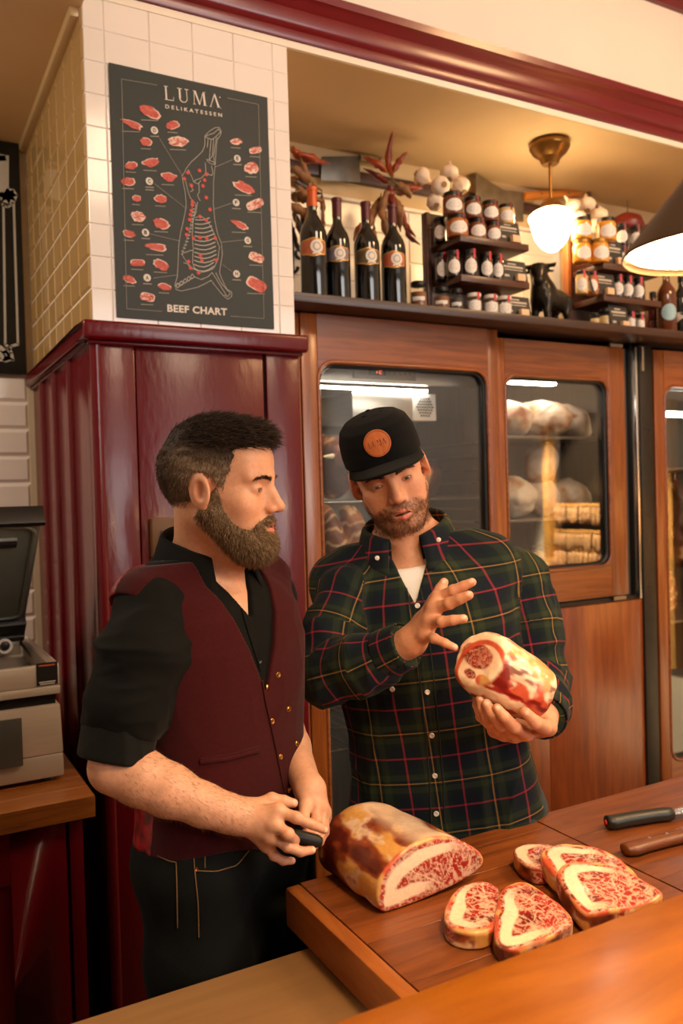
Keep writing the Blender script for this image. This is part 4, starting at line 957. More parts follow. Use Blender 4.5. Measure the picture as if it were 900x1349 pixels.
for (x, y, dx, dz, L, r, m) in ((384,196,.7,-.45,.10,.016,ch_or),(392,204,1,-.1,.13,.013,ch_or),(386,222,.8,-.5,.12,.020,ch_br),(383,235,.5,-.4,.09,.022,ch_br),(398,216,.35,-1,.14,.016,ch_br),(394,248,.6,-.3,.10,.018,ch_br),(386,258,.9,.1,.08,.02,ch_br),(408,238,.15,-1,.13,.012,ch_br),(384,270,.9,-.25,.10,.018,ch_br),(396,276,.3,-1,.12,.013,ch_dk),(387,282,.5,-1,.12,.012,ch_dk),(402,285,.1,-1,.10,.012,ch_br),(385,300,.3,-1,.10,.011,ch_dk),(424,258,.1,-1,.09,.010,ch_br),(389,240,.9,-.6,.09,.02,ch_dk),(426,290,-.1,-1,.09,.012,ch_red)):
    chilli(atY(x, y, 2.62+rz2.uniform(-.06,.05)), (dx,rz2.uniform(-.3,.3),dz), L*1.05, r, rz2.uniform(-.35,.35), m, LL, GL)
GC = 'dried chillies hanging behind the last wine bottles'; LC = 'dried chilli in the red and orange bunch above the wine bottles'
for (x, y, dx, dz, L, r, m) in ((517,232,-.25,1,.15,.014,ch_or),(508,225,-.8,.5,.09,.014,ch_or),(520,225,.35,1,.08,.013,ch_or),(512,240,-1,.25,.10,.012,ch_red),(515,246,-.2,-.6,.08,.022,ch_red),(524,254,1,.45,.10,.016,ch_or),(508,256,-.5,-1,.12,.016,ch_br),(520,262,.3,-1,.11,.018,ch_br),(500,262,-.3,-1,.17,.018,ch_br),(490,278,-.6,-1,.15,.014,ch_br),(480,292,-.7,-.8,.12,.014,ch_br),(528,272,.1,-1,.12,.014,ch_or),(505,280,.1,-1,.14,.016,ch_br),(535,300,.2,-1,.08,.010,ch_red),(473,300,-.2,-1,.14,.012,ch_or),(493,300,.1,-1,.13,.012,ch_br),(524,243,.5,-.2,.07,.02,ch_br)):
    chilli(atY(x, y, 2.60+rz2.uniform(-.05,.06)), (dx,rz2.uniform(-.3,.3),dz), L*1.05, r, rz2.uniform(-.35,.35), m, LC, GC)
# wrought-iron scroll on the niche tiles beside the pillar
q = MB(); 
for cx_, cy_, s in ((395,332,1), (386,352,.8)):
    q.tube([atY(cx_+s*(11-.9*k)*math.cos(k*.55)*.8, cy_+s*(11-.9*k)*math.sin(k*.55), 2.873) for k in range(11)], [.007-.0004*k for k in range(11)], 6)
q.tube([atY(x,y,2.873) for x,y in ((385,300),(386,330),(386,352),(385,372))], .006, 6)
o = q.build('iron_scroll', mat('wrought_iron', lin(18,16,15), .5, .5), None, smooth=60, loc=atY(388,340,2.873)); tag(o, 'black wrought-iron scroll bracket beside the pillar behind the chillies', 'bracket')
# garlic
def garlic_mesh(r):
    prof = [(.16,-.78),(.55,-.74),(.90,-.45),(1.0,-.1),(.93,.25),(.66,.55),(.36,.78),(.20,1.0),(.15,1.35),(.10,1.6)]
    V = []; n = 32
    for i, (a, z) in enumerate(prof):
        for k in range(n):
            th = 2*math.pi*k/n; lob = 1+.085*(abs(math.sin(4*th+.15*z))**.6-.6)*(1 if i < 7 else .2); V.append((a*r*lob*math.cos(th), a*r*lob*math.sin(th), z*r))
    F = [(i*n+k, i*n+(k+1) % n, (i+1)*n+(k+1) % n, (i+1)*n+k) for i in range(len(prof)-1) for k in range(n)]
    mb = MB(); mb.add(V, F+[tuple(reversed(range(n))), tuple((len(prof)-1)*n+k for k in range(n))]); return mb
gm = mat('garlic_skin', lin(232,208,182), .6, noise=.16, nscale=28, vec=(1,1,.3), bump=.3, bscale=60); gr_ = mat('garlic_root', lin(150,116,76), .9)
g0 = garlic_mesh(.034).build('bulb', gm, None, smooth=60); rt0 = MB().lathe([(.011,-.030),(.010,-.026),(.004,-.023)], (0,0,0), 12).build('root', gr_, None)
ga, rta = g0.data, rt0.data; bpy.data.objects.remove(g0); bpy.data.objects.remove(rt0)
def garlic(x, y, Yg, dirv, label, grp, s=1.0):
    p = atY(x, y, Yg); t = thing('garlic_bulb', label, 'garlic', p, grp)
    t.rotation_euler = Vector(dirv).to_track_quat('Z', 'Y').to_euler(); t.scale = (s,s,s)
    for nm, me in (('bulb', ga), ('root', rta)):
        o = bpy.data.objects.new(nm, me); COL.objects.link(o); o.parent = t; WORLD[o.name] = WORLD[t.name]
GA = 'garlic bulbs strung above the near jar rack'; GB = 'garlic bulbs strung above the honey jars'
garlic(556, 233, 2.60, (1,-.2,-.5), 'garlic bulb with a purple-white skin nearest the chillies', GA)
garlic(580, 245, 2.55, (.1,1,.15), 'garlic bulb showing its root end to the room', GA, 1.05)
garlic(592, 228, 2.62, (.3,.3,1), 'garlic bulb at the top of the cluster over the near rack', GA, 1.05)
garlic(607, 245, 2.60, (-.3,.5,1), 'garlic bulb tucked behind the first stacked jar', GA, 1.05)
garlic(573, 266, 2.58, (.2,.6,.6), 'half-shaded garlic bulb lowest in the near cluster', GA, .95)
garlic(754, 272, 2.56, (-.5,.4,1), 'garlic bulb nearest the hanging lamp over the honey jars', GB, 1.0)
garlic(773, 270, 2.58, (.3,.4,1), 'garlic bulb at the top of the far cluster', GB, 1.1)
garlic(762, 287, 2.53, (0,.6,1), 'garlic bulb just above the nearest honey jar', GB, .95)
garlic(790, 284, 2.55, (.5,.4,1), 'garlic bulb between the two stacked honey jars', GB, 1.05)
garlic(783, 298, 2.53, (.2,.8,.4), 'garlic bulb low between the honey jars', GB, .9)
garlic(748, 292, 2.56, (-.4,.5,.8), 'garlic bulb half hidden by the lamp globe', GB, .9)
o = MB().lathe([(.055,-.03),(.075,.0),(.06,.04),(.02,.06)], atY(826,300,2.52), 16).build('dried_pepper', ch_red, None, smooth=60, loc=atY(826,300,2.52)); tag(o, 'big dark red dried pepper behind the far dark jars', 'pepper')
# ------------------------------------------------------------------ lamps
LX, LY = 2.325, 2.478
t = thing('pendant_lamp', 'brass ceiling lamp with a white glass acorn globe above the bull', 'lamp', (LX,LY,2.978))
MB().lathe([(.030,-.088),(.036,-.080),(.038,-.070),(.046,-.060),(.066,-.045),(.074,-.030),(.078,-.026),(.078,-.012),(.072,-.0005)], (LX,LY,2.978), 32).build('canopy', brass, t, smooth=50)
gt = atY(724, 272, LY)[2]
MB().lathe([(.006,gt),(.006,2.90)], (LX,LY,0), 12).build('rod', brass, t, smooth=50)
MB().lathe([(.012,gt+.03),(.030,gt+.022),(.045,gt+.004),(.050,gt-.014),(.044,gt-.016)], (LX,LY,0), 28).build('gallery', brass, t, smooth=50)
opal = mat('opal_glass_lit', (1,.95,.88), .2, emit=(1.0,.72,.40), estr=34)
MB().lathe([(.045,gt-.010),(.070,gt-.022),(.084,gt-.034),(.088,gt-.044),(.086,gt-.052),(.080,gt-.056),(.079,gt-.070),(.074,gt-.095),(.060,gt-.130),(.042,gt-.155),(.020,gt-.172),(.001,gt-.177)], (LX,LY,0), 36).build('globe', opal, t, smooth=60)
def counter_lamp(fc, label):
    t = thing('counter_lamp', label, 'lamp', fc, 'cone lamps over the counter')
    MB().lathe([(.086,0),(.088,.002),(.086,.006),(.026,.078),(.020,.086),(.016,.120),(.006,.122)], fc, 40, cap=False).build('shade', mat('lamp_shade_grey', lin(96,76,54), .45, .5), t, smooth=40)
    MB().lathe([(.001,.006),(.080,.006)], fc, 40, cap=False).build('diffuser', mat('diffuser_lit', (1,1,1), .5, emit=(1.0,.66,.34), estr=170), t)
    MB().lathe([(.004,.120),(.004,3.6-fc[2])], fc, 8).build('cable', black_g, t)
    MB().lathe([(.05,3.56-fc[2]),(.05,3.6-fc[2])], fc, 20).build('ceiling_rose', brass, t)
counter_lamp(P(938, 334, .85), 'metal cone lamp glowing over the counter at the picture edge')
counter_lamp(np.array([1.80,.62,1.92]), 'second cone lamp added out of view for warm light from the right')  # unseen extra lamp, added to warm the capped man from the right
# twine that carries the bunches
for (x, y0, y1, lab) in ((390,222,300,'brown twine carrying the chilli bunch beside the pillar'), (516,222,300,'brown twine carrying the red chilli bunch'), (582,226,262,'brown twine carrying the near garlic bulbs'), (770,252,296,'brown twine carrying the far garlic bulbs'), (827,262,300,'brown twine carrying the big dried pepper')):
    Yt = 2.60 if x < 700 else 2.555
    if x == 827: Yt = 2.52
    a = atY(x,y0,2.868); b = atY(x,(y0+y1)/2,Yt); c = atY(x,y1,Yt)
    o = MB().tube([a, b, c], .0025, 6).build('twine', mat('twine', lin(120,92,56), .9), None, smooth=60, loc=c); tag(o, lab, 'twine', 'twine on the rail')
# ------------------------------------------------------------------ sausage rack on the side wall, seen mirrored in the small fridge door
def mirror(x, y, X):
    A = atY(x, y, Y2+.026); v = ray(x, y); t = (X-A[0])/v[0]; return np.array([X, A[1]-v[1]*t, A[2]+v[2]*t])
sr = thing('sausage_rack', 'lit wooden sausage rack on the side wall mirrored in the fridge glass', 'rack', (3.9,1.1,1.0))
c0, c1 = mirror(729,700,3.86), mirror(812,700,3.86)
ylo, yhi = .80, 1.72
rows_z = [mirror(770,y,3.86)[2] for y in (668, 703, 727)]
MB().box((3.82,yhi+.0,.6), (3.88,yhi+.05,2.1)).build('post', mat('rack_pine', lin(226,170,90), .6, noise=.1), sr)
MB().box((3.82,ylo-.065,.6), (3.88,ylo-.005,2.1)).build('post', mat('rack_pine', lin(226,170,90), .6, noise=.1), sr)
for z in rows_z: MB().box((3.865,ylo,z+.004), (3.885,yhi,z+.024)).build('rail', mat('rack_pine', lin(226,170,90), .6, noise=.1), sr)
MB().box((3.965,ylo-.05,.6), (3.985,yhi+.05,2.1)).build('back_board', mat('rack_back', lin(30,20,14), .7), sr)
l = bpy.data.lights.new('added_rack_spot', 'SPOT'); l.energy = 1900; l.color = (1.0,.76,.44); l.spot_size = math.radians(46); l.spot_blend = .3; l.shadow_soft_size = .03  # unseen spot, added so the mirrored sausages show bright in the glass
lo_ = bpy.data.objects.new('added_rack_spot', l); COL.objects.link(lo_); lo_.location = (3.1,1.2,2.85); lo_.rotation_euler = (Vector((3.9,1.2,1.30))-Vector(lo_.location)).to_track_quat('-Z','Y').to_euler()
t = thing('added_spot_lamp', 'black ceiling spot added out of view to brighten the sausage rack', 'lamp', (3.1,1.2,3.6)); MB().lathe([(.035,.0),(.038,.10),(.02,.12)], (3.1,1.2,2.90), 16, cap=False).build('housing', black_g, t); MB().lathe([(.006,3.01),(.006,3.6)], (3.1,1.2,0), 8).build('stem', black_g, t)
sm_ = mat('sausage_skin', lin(236,188,140), .4, noise=.15, nscale=40)
mb = MB().lathe([(.003,0),(.010,-.006),(.013,-.03),(.013,-.085),(.010,-.108),(.003,-.115)], (0,0,0), 8); s0 = mb.build('sausage', sm_, None, smooth=60); sme = s0.data; bpy.data.objects.remove(s0)
rs3 = random.Random(9)
for z in rows_z:
    n = int((yhi-ylo)/.037)
    for k in range(n):
        o = bpy.data.objects.new('sausage', sme); COL.objects.link(o); o.location = (3.86+rs3.uniform(-.012,.0),ylo+.02+k*.037,z); o.scale = (1,1,rs3.uniform(.8,1.05))
        WORLD[o.name] = np.array(o.location); tag(o, 'pale sausage hanging on the lit side rack', 'sausage', 'sausages on the side rack')
# ------------------------------------------------------------------ counters
BZ = .93
brd = wood('board_wood', lin(138,74,28), lin(92,44,14), 'X', .42, 4.0, coat=.12, stretch=9)
brd_e = wood('board_edge_wood', lin(172,100,42), lin(136,72,26), 'Y', .4, 4.0, coat=.1, stretch=9)
ct = mat('brass_toned_steel', lin(156,116,72), .5, .3, noise=.12, nscale=6, vec=(1,10,10))
o = thing('steel_counter', 'brass-toned steel counter beside and under the butcher block', 'counter', (.5,1.0,0))
MB().box((-1.0,.60,.825), (2.6,1.262,.858)).build('top', ct, o, bevel=.006, seg=3)
MB().box((-.95,.66,.0), (2.55,1.20,.825)).build('base', mat('counter_base', lin(60,34,22), .5), o)
o = thing('butcher_block', 'thick butcher block carrying the rib roast and the steaks', 'cutting board', (.88,1.05,.86), 'butcher blocks on the counter')
k = 0; y = .62
while y < 1.335:
    wd = (.085,.11,.072,.095,.12,.10,.09,.08)[k % 8]; y1 = min(y+wd, 1.34)
    if 1.34-y1 < .03: y1 = 1.34
    MB().box((.625,y+.0003,.8605), (1.1645,y1-.0001,BZ)).build('stave', brd, o, bevel=.0004, seg=1); y = y1; k += 1
MB().box((.595,.62,.8605), (.6245,1.34,BZ)).build('edge_strip', brd_e, o, bevel=.005)
o = thing('butcher_block', 'second butcher block with the two knives on it', 'cutting board', (1.7,1.05,.86), 'butcher blocks on the counter')
k = 0; y = .62
while y < 1.345:
    wd = (.12,.09,.105,.08,.11,.095)[k % 6]; y1 = min(y+wd, 1.348)
    if 1.348-y1 < .03: y1 = 1.348
    MB().box((1.167,y+.0003,.8605), (2.5,y1-.0001,BZ+.001)).build('stave', brd, o, bevel=.0004, seg=1); y = y1; k += 1
fw_ = wood('front_counter_wood', lin(162,94,17), lin(120,61,8), 'X', .28, 2.2, coat=.5, stretch=7)
o = thing('front_counter', 'blurred orange wood counter top closest to the camera', 'counter', (.8,.5,0))
MB().box((-1.2,.30,1.045), (2.8,.739,1.09)).build('top', fw_, o, bevel=.004)
MB().box((-1.15,.36,.0), (2.75,.60,1.045)).build('front_body', mat('front_panel_wood', lin(96,50,24), .5), o)
# ------------------------------------------------------------------ meat
MR, MD, MP = np.array(lin(164,36,26)), np.array(lin(110,16,14)), np.array(lin(204,88,58))
FT, FY = np.array(lin(246,214,180)), np.array(lin(232,178,104))
meat_m = mat('raw_beef', attr='tone', rough=.34, spec=.5, noise=.10, nscale=120, bump=.25, bscale=220, coat=.25, sss=.08, bdist=.001)
def sdpoly(p, poly):
    poly = np.asarray(poly, float); d = np.full(len(p), 1e9); s = np.ones(len(p)); n = len(poly)
    for i in range(n):
        a = poly[i]; b = poly[i-1]; e = b-a; w_ = p-a
        t = np.clip((w_@e)/(e@e), 0, 1); q = w_-t[:,None]*e; d = np.minimum(d, (q**2).sum(1))
        c1 = p[:,1] >= a[1]; c2 = p[:,1] < b[1]; c3 = e[0]*w_[:,1] > e[1]*w_[:,0]
        fl = (c1 & c2 & c3) | (~c1 & ~c2 & ~c3); s = np.where(fl, -s, s)
    return s*np.sqrt(d)
def smoothpoly(poly, it=2):
    q = np.asarray(poly, float)
    for _ in range(it):
        nx_ = np.roll(q, -1, 0); q = np.stack([.75*q+.25*nx_, .25*q+.75*nx_], 1).reshape(-1, 2)
    return q
def step(x, a, b): t = np.clip((x-a)/(b-a), 0, 1); return t*t*(3-2*t)
def mixc(a, b, t): return a*(1-t[:,None])+b*t[:,None]
def marbled(p, seed=0, sc=1.0):
    q = p*np.array([1,1,1]); w_ = np.stack([fbm(q, 45*sc, 2, seed+5), fbm(q, 45*sc, 2, seed+6), fbm(q, 45*sc, 2, seed+7)], 1)*.006
    r1 = np.abs(noise(q+w_, 95*sc, seed)); r2 = np.abs(noise(q+w_, 190*sc, seed+2)); r3 = np.abs(noise(q+w_, 42*sc, seed+9))
    fat = np.maximum(np.maximum(1-step(r1, .05, .17), .75*(1-step(r2, .08, .24))), (1-step(r3, .02, .07)))
    base = mixc(MR, MD, step(fbm(q, 30*sc, 3, seed+3), -.2, .7))
    return mixc(base, FT*.94, np.clip(fat*.62, 0, 1))
def cutface(d, uv, p, fatdir, seed=0, band=(.007,.012,.024), eye=None):
    """colour of a sliced rib-eye: d = depth inside the outline"""
    wob = fbm(p, 16, 3, seed+20)*.0075; ang = np.arctan2(uv[:,1], uv[:,0]); fd = .5+.5*np.cos(ang-fatdir)
    dd = d+wob
    c = marbled(p, seed)
    f0, f1 = band[1]-.002, band[1]+(band[2]-band[1])*(.15+1.25*fd)
    inb = step(dd, f0-.002, f0+.001)*(1-step(dd, f1-.001, f1+.003))
    c = mixc(c, FT*(1+.04*noise(p, 60, seed))[:,None], inb*np.clip((fd-.22)*2.2, 0, 1))
    # seams between the muscles
    s1 = np.abs(uv[:,1]*.8+uv[:,0]*.45+.010+fbm(p, 22, 2, seed+31)*.010); c = mixc(c, FT, (1-step(s1, .0004, .0030))*step(dd, .01, .02)*.6*step(noise(p, 30, seed+71), -.5, .2))
    s2 = np.abs(uv[:,0]*.8-uv[:,1]*.7-.018+fbm(p, 20, 2, seed+41)*.012); c = mixc(c, FT, (1-step(s2, .0003, .0026))*step(dd, .01, .02)*.55*step(noise(p, 30, seed+72), -.5, .2))
    c = mixc(c, mixc(MP, FY*.9, step(noise(p, 60, seed+8), -.3, .5)), 1-step(dd, band[0]-.004, band[0]))
    return c
def crust(p, seed=0, red=.5):
    q = p*np.array([1.0,.55,1.0]); n1 = fbm(q, 22, 3, seed+50); n2 = fbm(q, 55, 3, seed+60)
    c = mixc(FY*np.array([.95,.86,.72]), FT*.95, step(n2, -.3, .5)); c = mixc(c, np.array(lin(150,70,36)), step(n1+.35*n2, .15-red*.4, .42-red*.3)); c = mixc(c, np.array(lin(84,26,18)), step(n1+.3*n2, .45-red*.35, .85-red*.3)*.9)
    return c
# rib roast
RP = smoothpoly([(-.004,.002),(-.012,.030),(-.004,.062),(.028,.090),(.075,.106),(.125,.102),(.170,.082),(.212,.052),(.214,.026),(.165,.012),(.10,.004),(.03,-.001)], 2)
ro = np.array([.692,1.165,BZ]); rd = np.array([-.02,1,0]); rd /= np.linalg.norm(rd); ru = np.array([1,.10,0]); ru -= rd*(ru@rd); ru /= np.linalg.norm(ru)
def roast_uv(p): q = p-ro; return q@ru, q@rd, q[:,2]
def roast(p):
    u, t, v = roast_uv(p); tt = np.clip(t/.235, 0, 1); s = 1-.10*tt**2; cx_, cz_ = .10, .045
    q2 = np.stack([cx_+(u-cx_+.01*tt)/s, cz_+(v-cz_)/(1+.05*tt)], 1)
    d = sdpoly(q2, RP)+.003*fbm(p, 18, 2, 3)*np.clip(t/.02, 0, 1); d = smax(d, t-.235, .05); d = smax(d, -t, .006)
    return smax(d, -(v-.0005), .004)
V, F = surf(roast, ro-np.array([.06,.03,.02]), ro+np.array([.27,.30,.15]), .0024)
u, t, v = roast_uv(V); dpt = -sdpoly(np.stack([u, v], 1), RP); uv = np.stack([u-.11, v-.042], 1)
fc_ = cutface(dpt, uv, V, 2.35, 1, (.003,.011,.026)); cr = crust(V, 1, .95); top = step(v, .085, .10)*step(u, .05, .09); cr = mixc(cr, FT*.95, top*.8)
o = raw('rib_roast', V, F, meat_m, None, loc=ro, col=mixc(fc_, cr, step(t, .0035, .008))); tag(o, 'large rib roast with its marbled cut face on the butcher block', 'meat')
# steaks: outline on a plane, given thickness
def steak(outl, n, p0, th, fatdir, seed, label):
    n = np.array(n, float); n /= np.linalg.norm(n); p0 = np.array(p0, float)
    pts = []
    for x, y in outl:
        r_ = ray(x, y); pts.append(EYE+r_*(((p0-EYE)@n)/(r_@n)))
    pts = np.array(pts); c = pts.mean(0); U = np.array([1,0,0])-n*n[0]; U /= np.linalg.norm(U); W_ = np.cross(n, U)
    poly = smoothpoly(np.stack([(pts-c)@U, (pts-c)@W_], 1), 2)
    def fn(p):
        q = p-c; a = np.stack([q@U, q@W_], 1); h = q@n
        d = sdpoly(a, poly)+.002*fbm(p, 30, 2, seed); hh = h-.003*fbm(p, 20, 2, seed+1)
        d = smax(smax(d, hh, .007), -(h+th), .007)
        return smax(d, -(p[:,2]-BZ-.0008), .002)
    lo = pts.min(0)-np.array([.02,.02,.05]); hi = pts.max(0)+np.array([.02,.02,.02])
    V, F = surf(fn, lo, hi, .0020); q = V-c; a = np.stack([q@U, q@W_], 1); h = q@n
    fcol = cutface(-sdpoly(a, poly), a, V, fatdir, seed); side = mixc(crust(V, seed, .25), marbled(V, seed+3), step(noise(V*np.array([1,1,.35]), 40, seed+7), -.1, .4))
    o = raw('beef_steak', V, F, meat_m, None, loc=(c[0],c[1],BZ), col=mixc(side, fcol, step(h, -.007, -.002))); tag(o, label, 'steak', 'rib-eye steaks on the butcher block')
steak([(583,1212),(586,1192),(598,1172),(618,1162),(645,1160),(660,1170),(662,1200),(655,1222),(630,1232),(600,1226)], (0,-.06,1), (.74,1.05,BZ+.030), .034, 2.6, 11, 'smallest rib-eye steak closest to the roast')
steak([(651,1238),(652,1205),(658,1175),(672,1160),(695,1160),(728,1180),(757,1210),(752,1222),(715,1238),(672,1252)], (0,-.10,1), (.84,1.0,BZ+.032), .036, 2.9, 12, 'triangular rib-eye steak in front of the smallest one')
steak([(674,1117),(690,1110),(716,1110),(735,1116),(738,1132),(722,1142),(700,1142),(682,1132)], (0,0,1), (1.0,1.18,BZ+.034), .034, 2.2, 13, 'thick rib-eye steak lowest in the overlapping row near the knives')
steak([(712,1134),(714,1117),(736,1109),(780,1112),(815,1124),(846,1156),(820,1165),(775,1168),(738,1160)], (-.10,-.12,1), (1.05,1.10,BZ+.052), .034, 2.0, 14, 'middle rib-eye steak in the overlapping row near the knives')
steak([(768,1204),(748,1178),(732,1150),(740,1135),(775,1132),(815,1142),(852,1160),(880,1178),(858,1190),(812,1199),(785,1206)], (-.08,-.16,1), (1.06,1.03,BZ+.062), .036, 2.2, 15, 'topmost rib-eye steak reaching towards the front counter')
# ------------------------------------------------------------------ knives
def knife(a, b, tip, r, hm, label, rivets, flat):
    a, b, tip = map(np.array, (a, b, tip)); t = thing('butcher_knife', label, 'knife', a, 'knives on the second butcher block')
    d = (b-a)/np.linalg.norm(b-a); sd = np.cross([0,0,1], d); up = np.array([0,0,1.0])
    mb = MB(); pr = [(0,.55,0),(.02,.95,0),(.10,1.12,-.12),(.25,1.0,0),(.5,.98,.06),(.75,.95,.05),(.9,1.05,-.06),(1.0,.8,-.16),(1.03,.45,-.2)]
    n = 14; V = []
    for s, w_, o_ in pr:
        c = a+(b-a)*s+sd*(o_*r)+up*r*flat
        for k in range(n): an = 2*math.pi*k/n; V.append(c+sd*(r*w_*math.cos(an))+up*(r*flat*math.sin(an)*min(1, w_+.1)))
    F = [(i*n+k, i*n+(k+1) % n, (i+1)*n+(k+1) % n, (i+1)*n+k) for i in range(len(pr)-1) for k in range(n)]+[tuple(reversed(range(n))), tuple((len(pr)-1)*n+k for k in range(n))]
    mb.add(V, F); mb.build('handle', hm, t, smooth=50)
    bl = MB(); z = up*(r*flat); e = (tip-b)
    bl.add([b+z+sd*r*.75-up*.001, b+z-sd*r*.85-up*.001, b+e*.75+z-sd*r*.9-up*.001, tip+z-up*.001, b+e*.8+z+sd*r*.6-up*.001, b+z+sd*r*.75+up*.001, b+z-sd*r*.85+up*.001, b+e*.75+z-sd*r*.9+up*.001, tip+z+up*.001, b+e*.8+z+sd*r*.6+up*.001],
           [(4,3,2,1,0), (5,6,7,8,9), (0,1,6,5), (1,2,7,6), (2,3,8,7), (3,4,9,8), (4,0,5,9)]); bl.build('blade', mat('knife_steel', lin(200,194,186), .22, 1.0), t)
    for s in rivets:
        c = a+(b-a)*s+up*(2*r*flat-.0004)+sd*r*.1; MB().lathe([(.0035,0),(.003,.0012)], c, 10).build('rivet', mat('knife_rivet', lin(206,200,190), .3, .9), t)
    return t, a, d
t, a, d = knife(atZ(799,1093,BZ+.001), atZ(884,1080,BZ+.001), atZ(1010,1052,BZ+.001), .0155, mat('knife_handle_black', lin(30,30,24), .42, noise=.1, bump=.2, bscale=300), 'boning knife with a black moulded handle and red end dot', (), .9)
MB().lathe([(.005,0),(.004,.002)], a-d*.0006+np.array([0,0,.015]), 12, -d).build('end_dot', mat('knife_red', lin(190,20,20), .4), t)
knife(atZ(822,1128,BZ+.001), atZ(935,1101,BZ+.001), atZ(1080,1065,BZ+.001), .0165, mat('knife_handle_wood', lin(110,58,24), .4, noise=.3, nscale=40, vec=(1,8,8)), 'kitchen knife with a riveted brown wooden handle', (.30,.50,.70), .7)
# ------------------------------------------------------------------ meat hanging and lying in the fridges
ham_m = mat('cured_ham_skin', attr='tone', rough=.5, noise=.15, nscale=40, bump=.3, bscale=60)
aged_m = mat('aged_beef_crust', attr='tone', rough=.5, noise=.25, nscale=50, bump=.5, bscale=70, bdist=.004)
def lump(name, c, r, R, seed, tone, label, group, shape=0, zmin=None, m=ham_m, cat='meat', h=.006):
    c = np.array(c, float)
    def fn(p):
        d = ell(p, c, r, R)
        if shape == 1: d = smin(d, ell(p, c+R@np.array([r[0]*.75,0,-r[2]*.1]), (r[0]*.45,r[1]*.55,r[2]*.6), R), .05)
        d = d+(.28 if m is aged_m else .16)*min(r)*fbm(p, 11, 2, seed)+.05*min(r)*fbm(p, 30, 2, seed+4)
        if shape == 2:
            q = (p-c)@R; d = smax(d, np.abs(q[:,1])-r[1]*.65, .02)
        return d if zmin is None else smax(d, -(p[:,2]-zmin), .006)
    m_ = max(r)*1.5
    V, F = surf(fn, c-m_, c+m_, h)
    o = raw(name, V, F, m, None, loc=(c[0],c[1],zmin if zmin else c[2]-r[2]), col=tone(V, c, R, r, seed)); return tag(o, label, cat, group)
def tone_ham(V, c, R, r, s):
    n = fbm(V, 16, 3, s); q = (V-c)@R
    t = mixc(np.array(lin(236,216,192)), np.array(lin(206,160,118)), step(n, -.3, .6)); return mixc(t, np.array(lin(170,104,78)), step(n, .35, .8))
def tone_aged(V, c, R, r, s):
    n = fbm(V*np.array([1,1,.4]), 18, 3, s); n2 = fbm(V, 40, 2, s+3)
    t = mixc(np.array(lin(74,34,22)), np.array(lin(140,72,40)), step(n, -.2, .5)); return mixc(t, np.array(lin(222,178,112)), step(n+.3*n2, .30, .70))
def tone_rib(V, c, R, r, s):
    n = fbm(V*np.array([1,1,.5]), 16, 3, s); q = (V-c)@R; f = np.abs(np.sin(q[:,2]*70+n*2.2))
    t = mixc(np.array(lin(112,54,32)), np.array(lin(176,106,60)), step(n, -.3, .5)); return mixc(t, np.array(lin(232,192,140)), (1-step(f, .2, .5))*.8)
I3 = np.eye(3)
GH = 'cured hams in the small fridge'
hz_ = 1.8355; Yh = 2.66
def hx(px_, Y): return atY(px_, 560, Y)[0]
lump('cured_ham', (hx(665,2.70),2.70,hz_+.072), (.085,.14,.078), I3, 1, tone_ham, 'pale ham at the left end of the top fridge shelf', GH, 0, hz_)
lump('cured_ham', (hx(712,2.68),2.68,hz_+.078), (.088,.13,.082), rotm('Z',15), 2, tone_ham, 'pale ham in the middle of the top fridge shelf', GH, 0, hz_)
lump('cured_ham', (hx(748,2.72),2.72,hz_+.078), (.085,.10,.080), rotm('Y',18), 3, tone_ham, 'long pale ham at the right of the top fridge shelf', GH, 1, hz_)
hz2 = 1.5055
lump('cured_ham', (hx(668,2.70),2.70,hz2+.085), (.090,.12,.088), I3, 4, tone_ham, 'ham at the left of the second fridge shelf', GH, 0, hz2)
lump('cured_ham', (hx(706,2.74),2.74,hz2+.075), (.085,.11,.078), rotm('Z',20), 5, tone_ham, 'ham under the upright one on the second fridge shelf', GH, 0, hz2)
lump('cured_ham', (hx(744,2.72),2.72,hz2+.080), (.085,.10,.082), rotm('Y',14), 6, tone_ham, 'right-hand ham on the second fridge shelf', GH, 1, hz2)
lump('cured_ham', (hx(712,2.72),2.72,hz2+.225), (.075,.075,.088), rotm('Y',12), 7, tone_ham, 'ham standing on top of the others on the second shelf', GH, 0)
hz3 = 1.2205
lump('cured_ham', (hx(715,2.70),2.70,hz3+.080), (.15,.12,.085), I3, 8, tone_aged, 'dark piece of meat on the bottom shelf of the small fridge', GH, 0, hz3, aged_m)
lump('cured_ham', (hx(758,2.80),2.72,hz3+.070), (.10,.12,.075), I3, 9, tone_aged, 'dark piece of meat at the right of the bottom shelf', GH, 0, hz3, aged_m)
GD = 'aged beef in the tall fridge behind the cap'
z1 = 1.6045
c = atY(438, 600, 2.70); lump('aged_loin', (c[0],2.70,z1+.115), (.080,.13,.118), rotm('X',8), 21, tone_aged, 'dark aged loin with a pale rim on the upper wire shelf', GD, 0, z1, aged_m)
c = atY(510, 600, 2.74); lump('aged_loin', (c[0],2.74,z1+.10), (.085,.12,.10), I3, 22, tone_aged, 'aged loin on the wire shelf hidden behind the cap', GD, 0, z1, aged_m)
c = atY(552, 600, 2.72); lump('aged_loin', (c[0],2.72,z1+.075), (.06,.09,.075), I3, 23, tone_aged, 'aged piece on the wire shelf beside the capped man\'s ear', GD, 1, z1, aged_m)
c = atY(430, 601, 2.60); mb = MB(); mb.tube([(c[0]-.012,2.60,c[2]-.002), (c[0]+.02,2.60,c[2]), (c[0]+.06,2.61,c[2]+.002)], [.004,.009,.011], 8); o = mb.build('rib_bone', mat('bone_cream', lin(240,222,184), .5), None, smooth=60, loc=(c[0],2.60,c[2])); tag(o, 'short white rib bone sticking out beside the cap', 'bone')
z2 = 1.2245
